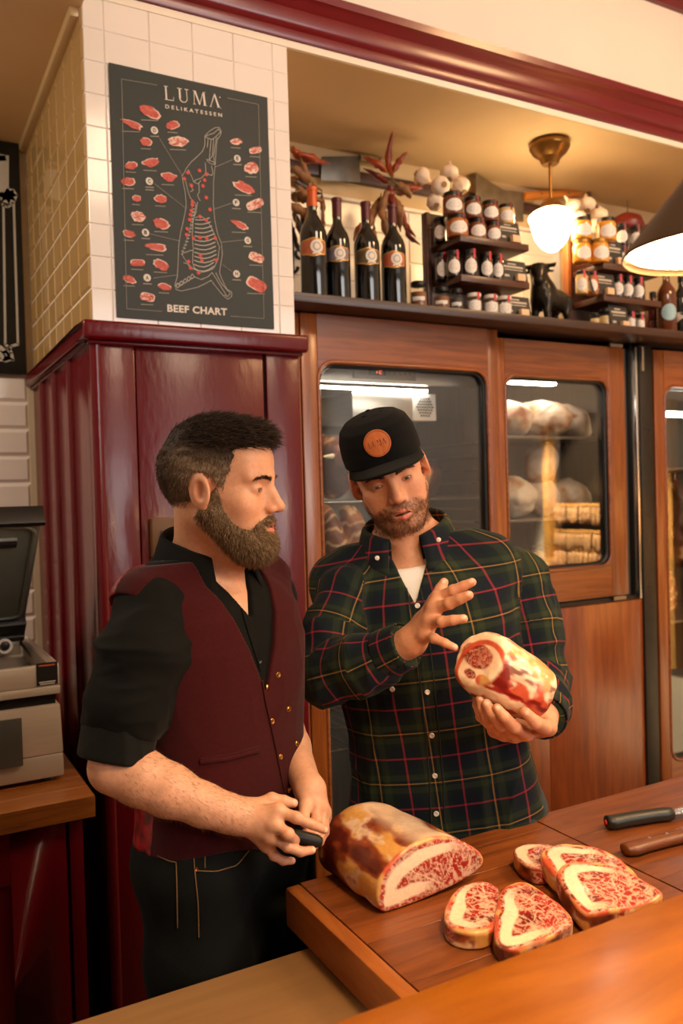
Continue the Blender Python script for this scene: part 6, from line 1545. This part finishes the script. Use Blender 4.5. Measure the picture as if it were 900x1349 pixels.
if len(pl) > 3: MB().tube(pl, .0016, 6).build('placket_edge', black_cloth, shirt_o, smooth=60)
button(shirt_o, shirt1, 341, 871, .0052, mat('button_black', lin(16,16,16), .25))
# ---- waistcoat
wool = mat('maroon_wool', lin(58,13,15), .9, spec=.1, noise=.2, nscale=160, bump=.4, bscale=700, sheen=.08, bdist=.0008)
brocade = mat('red_brocade', lin(80,12,18), .35, spec=.5, color2=lin(160,26,34), nscale=55, detail=2)
def vest1(p, raw_=False):
    q = q1(p); d = torso_sdf(q, .0185)*S1+folds(p, .0022, .8, 51, (1,1,.7))
    if raw_: return d
    w_ = np.clip((q[:,2]-.318)*.36, 0, .074)+np.where(q[:,2] > .318, .003, 0)
    cutv = np.where(q[:,1] > -.01, w_-np.abs(q[:,0]+.002), -.05); cutv = np.where(q[:,2] < .312, -.05, cutv)
    d = smax(d, cutv*S1, .003)
    d = smax(d, (np.where(q[:,1] <= -.01, .06, 0)-np.hypot(q[:,0], q[:,1]+.012))*S1, .003)
    ax_ = np.abs(q[:,0]); hole = np.minimum(.098-np.hypot((q[:,1]+.006)*.98, (q[:,2]-.415)*.88), ax_-.106-.055*step(q[:,2], .43, .50))
    d = smax(d, hole*S1, .004)
    hem = .045-.030*np.exp(-(q[:,0]/.07)**2)*(q[:,1] > 0)
    d = smax(d, (hem-q[:,2])*S1, .003)
    return smax(d, (q[:,2]-.570)*S1, .003)
lo, hi = bbox([O1, N1], .23); lo[2] = O1[2]-.02; V, F = surf(vest1, lo, hi, .0030)
qc = q1(V[F].mean(1)); mi = ((qc[:,1] < .012-.030*step(qc[:,2], .40, .50))).astype(int)
vest_o = raw('waistcoat', V, F, [wool, brocade], m1, mi=mi)
goldb = mat('gold_button', lin(206,160,86), .25, 1.0)
for x, y in ((350,905),(358,950),(369,997),(381,1041),(366,889),(380,934),(391,979)): button(vest_o, vest1, x, y, .0058, goldb)
for nm, ln, r_ in (('front_edge', [(345,897),(350,925),(359,965),(368,1010),(376,1050)], .0022), ('pocket_welt', [(264,1003),(300,999),(341,988)], .0040), ('pocket_edge', [(264,1000),(300,995),(341,984)], .0018)):
    pl = surf_line(vest1, ln, .0006)
    if len(pl) > 3: MB().tube(pl, r_, 8).build(nm, wool, vest_o, smooth=60)
# ---- jeans
denim = mat('dark_denim', lin(10,13,13), .9, spec=.2, noise=.3, nscale=60, bump=.3, bscale=500)
jn = trousers(m1, R1, O1, S1, .17, denim, mat('shoe_black', lin(20,18,16), .4), 'jeans', .052)
jo = [o for o in m1.children if o.name.startswith('jeans')][0]
stitch = mat('jeans_stitch', lin(112,84,46), .8)
for ln in ([(253,1090),(256,1140),(261,1190),(262,1235)], [(208,1127),(222,1134),(232,1136),(233,1160),(234,1222)], [(259,1147),(285,1148),(312,1140),(330,1118)], [(270,1116),(270,1143)], [(270,1116),(300,1116),(330,1106)]):
    pl = surf_line(jn, ln, .0006, 14)
    if len(pl) > 3: MB().tube(pl, .0011, 5).build('seam', stitch, jo, smooth=60)
button(jo, jn, 259, 1145, .0032, mat('copper_rivet', lin(150,90,50), .35, .9), 'rivet')
# ---- small black thing in his hands
a, b = P(384,1100,1.386), P(421,1109,1.402)
o = MB().tube([a+(b-a)*s for s in (-.12,-.06,.1,.5,.9,1.05,1.1)], [.003,.008,.0108,.0112,.0108,.008,.003], 14).build('black_case', mat('black_case', lin(20,22,18), .5), None, smooth=60, loc=a); tag(o, 'small black cylindrical object held between the bearded man\'s fingers', 'case')
# ------------------------------------------------------------------ the man in the plaid shirt and cap
def P2(x, y, D): return P(x, y, D*1.055)      # he stands a little further back
m2 = thing('person', 'person in a black cap and green plaid shirt holding a piece of meat', 'person', (1.03,1.48,0), 'people behind the counter')
SK2 = lin(210,150,116); skin2 = skin_mat('skin_cap')
O2 = P2(590, 1075, 1.74); N2 = P2(538, 724, 1.72); R2, S2 = torso_frame(O2, N2, facing(-8))
HO2 = P2(512, 623, 1.70)
HR2 = frame(facing(-3)) @ rotm('Y', 17) @ rotm('X', -14)
def q2(p): return (p-O2)@R2/S2
nka = HO2+HR2@np.array([0,-.030,-.045]); nkb = O2+R2@np.array([0,-.012,.545])*S2
stubm = lambda m: step(np.interp(m[:,1], [-.02,.0,.02,.045,.07,.085,.12], [-.045,-.030,-.042,-.060,-.060,-.045,-.042])-m[:,2], -.004, .010)*step(m[:,1], -.02, .01)*(1-.85*(1-step(np.hypot(m[:,0], (m[:,2]+.071)*1.6), .016, .024))*(m[:,2] < -.064))*(1-step(-m[:,2], .108, .128))*(1-step(m[:,0], .066, .074))
def body2(p):
    d = head_sdf((p-HO2)@HR2, mouth=.0030, ear_y=-.014, lidgap=.0023, jaw=1.05)
    nk = smin(cap(p, nka, nkb, .055, .060), cap(p, HO2+HR2@np.array([0,.030,-.085]), O2+R2@np.array([0,.03,.52])*S2, .032, .036), .03)
    d = smin(d, nk, .018)
    return smin(d, torso_sdf(q2(p), -.002)*S2, .014)
V, F = surf(body2, HO2-np.array([.17,.17,.30]), HO2+np.array([.17,.17,.14]), .0021)
lp = (V-HO2)@HR2
parts2 = [(V, F, skin_tone(lp, SK2, lin(206,118,98), 2, stubm, lin(112,74,50)))]
wr2 = P2(541,846,1.475)
fing2 = [[P2(577,788,1.450),P2(597,778,1.432),P2(611,772,1.424),P2(622,767,1.418)], [P2(572,802,1.437),P2(592,795,1.412),P2(606,789,1.399),P2(618,784,1.390)],
         [P2(567,818,1.436),P2(582,819,1.408),P2(597,817,1.397),P2(611,815,1.391)], [P2(560,836,1.442),P2(572,841,1.417),P2(586,847,1.406),P2(599,853,1.401)]]
th2 = [P2(556,818,1.478),P2(573,790,1.490),P2(581,776,1.492),P2(585,767,1.492)]
elb2 = P2(434,888,1.590)
def armr2(p):
    d = chain(p, [elb2, P2(500,868,1.515), wr2], [.044,.038,.028], .014)
    return smin(d, hand_sdf(p, P2(545,842,1.470), fing2, th2, .0100, .0155), .014)
lo, hi = bbox([wr2, elb2]+sum(fing2, [])+th2, .055); V, F = surf(armr2, lo, hi, .0021)
parts2.append((V, F, hand_tone(V, SK2, fing2, th2, TOC*.8+np.array([0,0,.6]), 5)))
wl2 = P2(716,948,1.530)
fing2l = [[P2(694,966,1.445),P2(678,958,1.398),P2(665,945,1.382),P2(655,933,1.384)], [P2(678,968,1.458),P2(660,955,1.407),P2(648,939,1.393),P2(641,927,1.397)],
          [P2(664,966,1.472),P2(643,949,1.422),P2(636,933,1.411),P2(633,921,1.415)], [P2(652,962,1.488),P2(634,944,1.442),P2(629,929,1.432),P2(628,918,1.436)]]
th2l = [P2(722,958,1.478),P2(717,958,1.430),P2(706,952,1.392),P2(692,938,1.383)]
elb2l = P2(712,893,1.690)
def arml2(p):
    d = chain(p, [elb2l, P2(715,925,1.60), wl2], [.043,.037,.028], .014)
    return smin(d, hand_sdf(p, P2(712,954,1.515), fing2l, th2l, .0108, .0150), .014)
lo, hi = bbox([wl2, elb2l]+sum(fing2l, [])+th2l, .055); V, F = surf(arml2, lo, hi, .0021)
parts2.append((V, F, hand_tone(V, SK2, fing2l, th2l, TOC*.9+np.array([0,0,.2]), 6)))
def core2(p):
    d = torso_sdf(q2(p), -.016)*S2; d = np.maximum(d, (.0-q2(p)[:,2])*S2)
    d = smin(d, chain(p, [P2(458,785,1.69), elb2], [.050,.042], .02), .03)
    return smin(d, chain(p, [P2(680,760,1.74), elb2l], [.050,.042], .02), .03)
lo, hi = bbox([O2, N2, elb2, elb2l, P2(458,785,1.69), P2(680,760,1.74)], .17); hi[2] = 1.51; V, F = surf(core2, lo, hi, .009)
parts2.append((V, F, SK2))
V, F, C = joinarr(parts2); raw('body', V, F, skin2, m2, col=C)
eyeballs(m2, HR2, HO2, (.10,1,-.50), lin(62,52,44))
# stubble, moustache, eyebrows, hair below the cap
rs_ = np.random.RandomState(12); V0, F0, C0 = parts2[0]; q = (V0-HO2)@HR2; m = np.stack([np.abs(q[:,0]), q[:,1], q[:,2]], 1); sm = stubm(m)*(m[:,1] > -.01)
Nn = vnormals(V0, F0); idx = np.where(rs_.rand(len(V0)) < sm*.42)[0]
must = ((m[idx,2] > -.064) & (m[idx,1] > .07)) | (m[idx,2] < -.085)
dl = (Nn[idx]@HR2)*.6+np.array([0,.1,-.8])+rs_.randn(len(idx),3)*.3
n = rs_.rand(len(idx))
strands('stubble', V0[idx]-Nn[idx]*.0003, dl@HR2.T, np.where(must, .0066, .0042), .00036, np.zeros(3), hair_m, m2, mixc(np.array(lin(70,44,30)), np.array(lin(140,96,62)), n), 13)
brows(m2, HR2, HO2, lin(92,62,42), .0080, 14, lambda p: head_sdf(p, jaw=1.05))
def hair2(p):
    q = (p-HO2)@HR2; m = np.stack([np.abs(q[:,0]), q[:,1], q[:,2]], 1)
    d = ell(m, (0,-.016,.030), (.0780,.1005,.090)); d = smin(d, ell(m, (.045,-.075,-.045), (.022,.020,.028)), .02)
    line = np.interp(m[:,1], [-.12,-.06,-.03,-.012,.0,.016,.026,.05], [-.080,-.068,-.030,.022,.024,-.006,.030,.05])
    d = smax(d, (line-m[:,2])*.8, .004); return d+.0018*fbm(q*np.array([1,1,.4]), 110, 2, 9)
V, F = surf(hair2, HO2-np.array([.13,.13,.11]), HO2+np.array([.13,.13,.10]), .003); q = (V-HO2)@HR2
raw('hair', V, F, hair_m, m2, col=np.tile(np.array(lin(70,48,32)), (len(V),1)))
Nn = vnormals(V, F); idx = np.where((q[:,2] < .02))[0]; idx = idx[rs_.rand(len(idx)) < .5]
strands('hair_strands', V[idx], ((Nn[idx]@HR2)*.7+np.array([0,-.2,-.8])+rs_.randn(len(idx),3)*.2)@HR2.T, np.full(len(idx), .014), .0005, np.zeros(3), hair_m, m2, mixc(np.array(lin(60,40,26)), np.array(lin(130,92,60)), rs_.rand(len(idx))), 15)
# ---- cap
capm = mat('black_cap_cloth', lin(11,11,11), .9, spec=.15, noise=.1, nscale=80, bump=.3, bscale=600, sheen=.03, bdist=.0006)
CROWN = [(.018,.0845,.1150,.1060,-.010),(.062,.0850,.1150,.1050,-.010),(.090,.0820,.1100,.0985,-.010),(.112,.0740,.1000,.0860,-.010),(.127,.0570,.0760,.0650,-.012),(.135,.0340,.0460,.0400,-.012),(.139,.012,.016,.015,-.012)]
def crown(p):
    q = (p-HO2)@HR2
    d = loft(q, CROWN)
    seam = np.abs(np.sin(3*np.arctan2(q[:,0], q[:,1]+.01))); d = d+.0009*(1-step(seam, 0, .06))
    return smax(d, (.040-.12*np.clip(-q[:,1]+.02, 0, .14)-q[:,2])*1.0, .003)
V, F = surf(crown, HO2-np.array([.15,.15,.05]), HO2+np.array([.15,.15,.16]), .0026)
cap_o = raw('cap', V, F, capm, m2)
def hl(x, y, z): return HO2+HR2@np.array([x,y,z])
nb, nr = 30, 9; V = []
for i in range(nb+1):
    ph = math.radians(-66+132*i/nb)
    for j in range(nr+1):
        t = j/nr; r0x, r0y = .0835*math.sin(ph), -.010+.1130*math.cos(ph)
        ext = .076*max(0, math.cos(ph*1.28))**.55
        y = r0y+ext*t*(.75+.25*math.cos(ph)); x = r0x*(1+.06*t)
        z = .043-.004*t-.016*(abs(x)/.085)**2*(.4+.6*t)
        V.append(hl(x, y, z))
F = [(i*(nr+1)+j, (i+1)*(nr+1)+j, (i+1)*(nr+1)+j+1, i*(nr+1)+j+1) for i in range(nb) for j in range(nr)]
bo_ = raw('brim', np.array(V), np.array(F), capm, cap_o); md = bo_.modifiers.new('thickness', 'SOLIDIFY'); md.thickness = .0036; md.offset = 0
MB().lathe([(.006,-.002),(.006,.002),(.003,.004)], hl(0,-.012,.1385), 12, HR2[:,2]).build('top_button', capm, cap_o, smooth=50)
# leather patch on the front of the crown
pc = np.array([.004,.12,.088]); 
for _ in range(60): pc[1] -= float(crown((hl(*pc))[None])[0])*.8
g = grad(crown, hl(*pc)); pcw = hl(*pc); ux = HR2[:,0]-g*(HR2[:,0]@g); ux = -ux/np.linalg.norm(ux); uz = np.cross(ux, g)   # picture-right, up when seen from in front
if uz@HR2[:,2] < 0: uz = -uz
def on_cap(u, v, off):
    p = pcw+ux*u+uz*v+g*.012
    for _ in range(20): p = p-g*float(crown(p[None])[0])*.8
    return p+g*off
leather = mat('patch_leather', lin(196,104,46), .55, noise=.12, nscale=60, bump=.25, bscale=160)
V = [on_cap(0,0,.0022)]; n = 36
for s in (.3,.6,.85,1.0,1.02): V += [on_cap(.0275*s*math.cos(2*math.pi*k/n), .0275*s*math.sin(2*math.pi*k/n), .0022 if s < 1.01 else -.001) for k in range(n)]
mb = MB(); mb.add(V, [(0,1+k,1+(k+1) % n) for k in range(n)]+[(1+i*n+k, 1+(i+1)*n+k, 1+(i+1)*n+(k+1) % n, 1+i*n+(k+1) % n) for i in range(4) for k in range(n)])
pat = mb.build('leather_patch', leather, cap_o, smooth=50)
mb = MB(); mb.tube([on_cap(.0252*math.cos(2*math.pi*k/n), .0252*math.sin(2*math.pi*k/n), .0024) for k in range(n+1)], .0006, 5, cap=False); mb.build('stitching', mat('patch_stitch', lin(150,74,30), .7), pat)
mb = MB(); tmp = MB(); luma(tmp, np.array([-.0185,-.0055,0]), np.array([.0185,-.0055,0]), np.array([-.0185,.0062,0]))
mb.add([on_cap(v[0], v[1], .0032) for v in tmp.v], tmp.f); mb.build('patch_text', mat('patch_burnt', lin(92,42,18), .7), pat)
# ---- white T-shirt
def tee(p):
    q = q2(p); d = torso_sdf(q, .005)*S2; d = smin(d, cap(p, nka, nkb, .045, .064), .01)
    d = smax(d, (q[:,2]-.545-.25*np.clip(-q[:,1], 0, .06)+.35*np.clip(q[:,1], 0, .08))*S2, .003); return np.maximum(d, (.36-q[:,2])*S2)
lo, hi = bbox([O2+R2@np.array([0,0,.36])*S2, N2], .2); V, F = surf(tee, lo, hi, .0034); raw('t_shirt', V, F, mat('white_cotton', lin(232,226,218), .9, bump=.2, bscale=500, sheen=.1), m2)
# ---- plaid shirt
def plaid_mat():
    m = bpy.data.materials.new('plaid_flannel'); m.use_nodes = True; nt = m.node_tree; N = nt.nodes; L = nt.links; b = N['Principled BSDF']
    b.inputs['Roughness'].default_value = .85; b.inputs['Sheen Weight'].default_value = .04; b.inputs['Specular IOR Level'].default_value = .15
    at = N.new('ShaderNodeAttribute'); at.attribute_name = 'cloth'; sp = N.new('ShaderNodeSeparateXYZ'); L.new(at.outputs['Vector'], sp.inputs[0])
    def ax(sock, per, ph):
        d = N.new('ShaderNodeMath'); d.operation = 'MULTIPLY_ADD'; d.inputs[1].default_value = 1/per; d.inputs[2].default_value = ph; L.new(sock, d.inputs[0])
        f = N.new('ShaderNodeMath'); f.operation = 'FRACT'; L.new(d.outputs[0], f.inputs[0])
        def ramp(stops):
            r = N.new('ShaderNodeValToRGB'); e = r.color_ramp.elements
            e[0].position = stops[0][0]; e[0].color = (*stops[0][1], 1); e[1].position = stops[-1][0]; e[1].color = (*stops[-1][1], 1)
            for p_, c_ in stops[1:-1]: x = e.new(p_); x.color = (*c_, 1)
            L.new(f.outputs[0], r.inputs[0]); return r.outputs[0]
        nv, gn, k0 = lin(15,23,32), lin(44,52,34), (0,0,0); ry_, yl = lin(176,40,52), lin(196,148,66)
        dk = lin(18,30,28)
        base = ramp([(0,nv),(.20,nv),(.23,dk),(.30,dk),(.33,gn),(.42,gn),(.44,dk),(.56,dk),(.58,gn),(.67,gn),(.70,dk),(.77,dk),(.80,nv),(1,nv)])
        line = ramp([(0,ry_),(.013,ry_),(.022,k0),(.485,k0),(.491,yl),(.509,yl),(.515,k0),(.978,k0),(.987,ry_),(1,ry_)])
        return base, line
    bu, lu = ax(sp.outputs[0], .104, .45); bv, lv = ax(sp.outputs[1], .098, .30)
    mx = N.new('ShaderNodeMix'); mx.data_type = 'RGBA'; mx.inputs[0].default_value = .5; L.new(bu, mx.inputs[6]); L.new(bv, mx.inputs[7])
    a1 = N.new('ShaderNodeMix'); a1.data_type = 'RGBA'; a1.blend_type = 'ADD'; a1.inputs[0].default_value = .34; L.new(mx.outputs[2], a1.inputs[6]); L.new(lu, a1.inputs[7])
    a2 = N.new('ShaderNodeMix'); a2.data_type = 'RGBA'; a2.blend_type = 'ADD'; a2.inputs[0].default_value = .34; L.new(a1.outputs[2], a2.inputs[6]); L.new(lv, a2.inputs[7])
    L.new(a2.outputs[2], b.inputs['Base Color'])
    tc = N.new('ShaderNodeTexCoord'); nz = N.new('ShaderNodeTexNoise'); nz.inputs['Scale'].default_value = 450; L.new(tc.outputs['Object'], nz.inputs['Vector'])
    bp = N.new('ShaderNodeBump'); bp.inputs['Strength'].default_value = .3; bp.inputs['Distance'].default_value = .0008; L.new(nz.outputs['Fac'], bp.inputs['Height']); L.new(bp.outputs[0], b.inputs['Normal'])
    return m
plaid = plaid_mat()
slr = [P2(458,785,1.690), P2(440,835,1.645), P2(434,888,1.592)]; slrf = [P2(434,888,1.592), P2(480,876,1.535), P2(534,850,1.482)]
sll = [P2(682,758,1.740), P2(698,820,1.720), P2(712,893,1.690)]; sllf = [P2(712,893,1.690), P2(714,925,1.610), P2(716,945,1.545)]
caxr = slrf[2]-slrf[1]; caxr /= np.linalg.norm(caxr); caxl = sllf[2]-sllf[1]; caxl /= np.linalg.norm(caxl)
def tor2(p):
    q = q2(p); wid = 1+.05*np.clip(.2-q[:,2], 0, .3)
    return torso_sdf(np.stack([q[:,0]/wid, q[:,1], q[:,2]], 1), .014)*S2
def ar2(p): return np.maximum(smin(chain(p, slr, [.062,.062,.060], .03), chain(p, slrf, [.058,.054,.041], .03), .02), (p-slrf[2])@caxr)
def al2(p): return np.maximum(smin(chain(p, sll, [.062,.060,.056], .03), chain(p, sllf, [.055,.050,.042], .03), .02), (p-sllf[2])@caxl)
def shirt2(p):
    q = q2(p); d = tor2(p)
    f = folds(p, .0060, .8, 61, (1,1,.55)); fa = folds(p, .0085, 1.0, 62, (1.1,1.1,.8))
    d = smin(d+f*np.clip((.48-q[:,2])*6, .25, 1), ar2(p)+fa, .022); d = smin(d, al2(p)+fa, .022)
    w_ = np.clip((q[:,2]-.455)*.42, 0, .052)
    d = smax(d, np.minimum(w_-np.abs(q[:,0]+.006), q[:,1])*S2, .003)
    d = smax(d, (q[:,2]-.575)*S2, .004)
    hem = -.055+.035*np.clip(np.abs(q[:,0])/.17, 0, 1)**2
    return np.maximum(d, (hem-q[:,2])*S2)
lo, hi = bbox([O2, N2]+slr+slrf+sll+sllf, .15); lo[2] = O2[2]-.10; V, F = surf(shirt2, lo, hi, .0034)
def along(p, pts):
    best = None
    L0 = 0
    for a, b in zip(pts, pts[1:]):
        ba = b-a; ln = np.linalg.norm(ba); ax_ = ba/ln; s = np.clip((p-a)@ax_, 0, ln); r_ = p-a-s[:,None]*ax_; d = np.linalg.norm(r_, axis=1)
        e1 = np.cross(ax_, TOC); e1 /= np.linalg.norm(e1); e2 = np.cross(ax_, e1); th = np.arctan2(r_@e1, -(r_@e2))
        cur = (d, L0+s, th)
        if best is None: best = list(cur)
        else:
            k = d < best[0]; best = [np.where(k, c_, b_) for c_, b_ in zip(cur, best)]
        L0 += ln
    return best
q = q2(V); dt, da, db = tor2(V), ar2(V), al2(V)
th = np.arctan2(q[:,0], q[:,1]+.02); uv = np.stack([th*.150, q[:,2]+.10*np.clip(q[:,2]-.46, 0, 1)*np.abs(q[:,0])/.1], 1)
k = (da < dt) & (da <= db); _, s, t_ = along(V, slr+slrf[1:]); uv[k] = np.stack([t_*.058+.02, -s], 1)[k]
k = (db < dt) & (db < da); _, s, t_ = along(V, sll+sllf[1:]); uv[k] = np.stack([t_*.058+.04, -s+.03], 1)[k]
sh2 = raw('shirt', V, F, plaid, m2, uv=uv)
collar(sh2, R2, O2, S2, .596, .545, .090, .084, -.014, 20, .014, .052, plaid, flare=.010, stand=.034)
pearl = mat('shirt_button_pearl', lin(226,216,200), .3)
for x, y in ((533,748),(550,798),(563,912),(569,969),(573,1022),(575,1072),(517,908)): button(sh2, shirt2, x, y, .0055, pearl)
for dx in (-9, 9):
    pl = surf_line(shirt2, [(545+dx,775),(553+dx,815),(561+dx,880),(569+dx,960),(575+dx,1030),(577+dx,1085)], -.0004, 40)
    if len(pl) > 3:
        pv = np.array(pl); o = MB(); o.tube(pl, .0016, 6); ob = o.build('placket_seam', mat('plaid_dark_seam', lin(16,22,22), .85), sh2, smooth=60)
co = [c for c in sh2.children if c.name.startswith('collar')][0]
for x, y in ((578,711),(497,735)):
    r_ = ray(x, y); 
    b = hit(shirt2, x, y)
    if b is not None: MB().lathe([(.005,0),(.005,.002),(.003,.003)], b-r_/np.linalg.norm(r_)*.016, 12, TOC).build('collar_button', pearl, sh2, smooth=50)
for pth, ax_, rr_ in ((slrf, caxr, .0445), (sllf, caxl, .0455)):
    def cf(p, pth=pth, ax_=ax_, rr_=rr_):
        d = cap(p, pth[1], pth[2]+ax_*.03, rr_+.010, rr_-.002); t = (p-pth[2])@ax_
        d = smax(smax(d, t-.004, .004), -(t+.052), .004); return smax(d, -cap(p, pth[1], pth[2]+ax_*.05, rr_+.004, rr_-.007), .003)
    V, F = surf(cf, pth[2]-.10, pth[2]+.10, .003); _, s, t_ = along(V, pth); raw('cuff', V, F, plaid, sh2, uv=np.stack([t_*.055, -s+.045], 1))
tr2 = trousers(m2, R2, O2, S2, .17, mat('blue_denim', lin(44,54,62), .85, noise=.3, nscale=60, bump=.3, bscale=500), mat('shoe_brown', lin(60,38,24), .5), 'jeans', .045)
# ---- the piece of rib he holds
mo = P2(668, 893, 1.435); ex = P2(735,928,1.43)-P2(615,870,1.43); ex /= np.linalg.norm(ex); ez = -(ray(640,840)-ray(640,900)); ez = np.cross(ex, TOC); ez /= np.linalg.norm(ez)
if ez[2] < 0: ez = -ez
ey = np.cross(ez, ex)
if ey@TOC < 0: ey = -ey
RM = np.stack([ex, ey, ez], 1)      # x along the piece (down right), y to the camera, z up
fn_ = np.array([-.80,.60,.10]); fn_ /= np.linalg.norm(fn_)
def rib(p):
    q = (p-mo)@RM
    d = ell(q, (-.010,0,.002), (.098,.052,.060)); d = smin(d, ell(q, (.045,.0,-.006), (.055,.044,.042)), .04)
    d = smin(d, ell(q, (-.045,.010,.014), (.050,.044,.044)), .03)
    d = smax(d, q[:,0]-.086, .02)
    d = smax(d, (q-np.array([-.052,.020,.004]))@fn_-.012, .010)
    return d+.0035*fbm(q, 22, 3, 71)
V, F = surf(rib, mo-.15, mo+.15, .0022); q = (V-mo)@RM
fd = (q-np.array([-.052,.020,.004]))@fn_; onface = step(fd, .002, .008)
fu = np.array([.60,.80,0]); uvx = (q-np.array([-.052,.020,.004]))@fu; uvz = q[:,2]-.006
e1 = np.hypot((uvx+.016)/.037, (uvz-.008)/.023)+.10*fbm(V, 50, 2, 5); e2 = np.hypot((uvx+.010)/.015, (uvz+.026)/.008); e3 = np.hypot((uvx-.022)/.018, (uvz+.026)/.012); e4 = np.abs(np.hypot((uvx-.004)/.050, (uvz+.010)/.050)-1)
face = np.tile(FT, (len(V),1))*(1+.05*noise(V, 60, 2))[:,None]
rm_ = mixc(marbled(V, 21, 1.6), MR, np.full(len(V), .35))
face = mixc(face, rm_, 1-step(e1, .9, 1.06)); face = mixc(face, rm_, 1-step(e2, .85, 1.05)); face = mixc(face, mixc(MP, FY, step(noise(V, 60, 3), -.4, .4)), 1-step(e3, .85, 1.05)); face = mixc(face, MP*.95, 1-step(e4, .06, .13))
n1 = fbm(V*1.0, 30, 3, 81); n2 = fbm(q*np.array([.5,1,1.6]), 46, 3, 82)
side = mixc(FT, MP, step(n1, -.15, .25)); side = mixc(side, MR, step(n2, .05, .35)*step(-q[:,2], -.028, .012)); side = mixc(side, MD, step(n2+.3*n1, .40, .7)*.8); side = mixc(side, FY*.98, step(q[:,2]+.4*q[:,0], .028, .045)*step(n1, -.5, .1)*.7)
o = raw('rib_piece', V, F, meat_m, None, loc=mo, col=mixc(side, face, onface)); tag(o, 'bone-in piece of marbled beef held up by the man in the plaid shirt', 'meat')
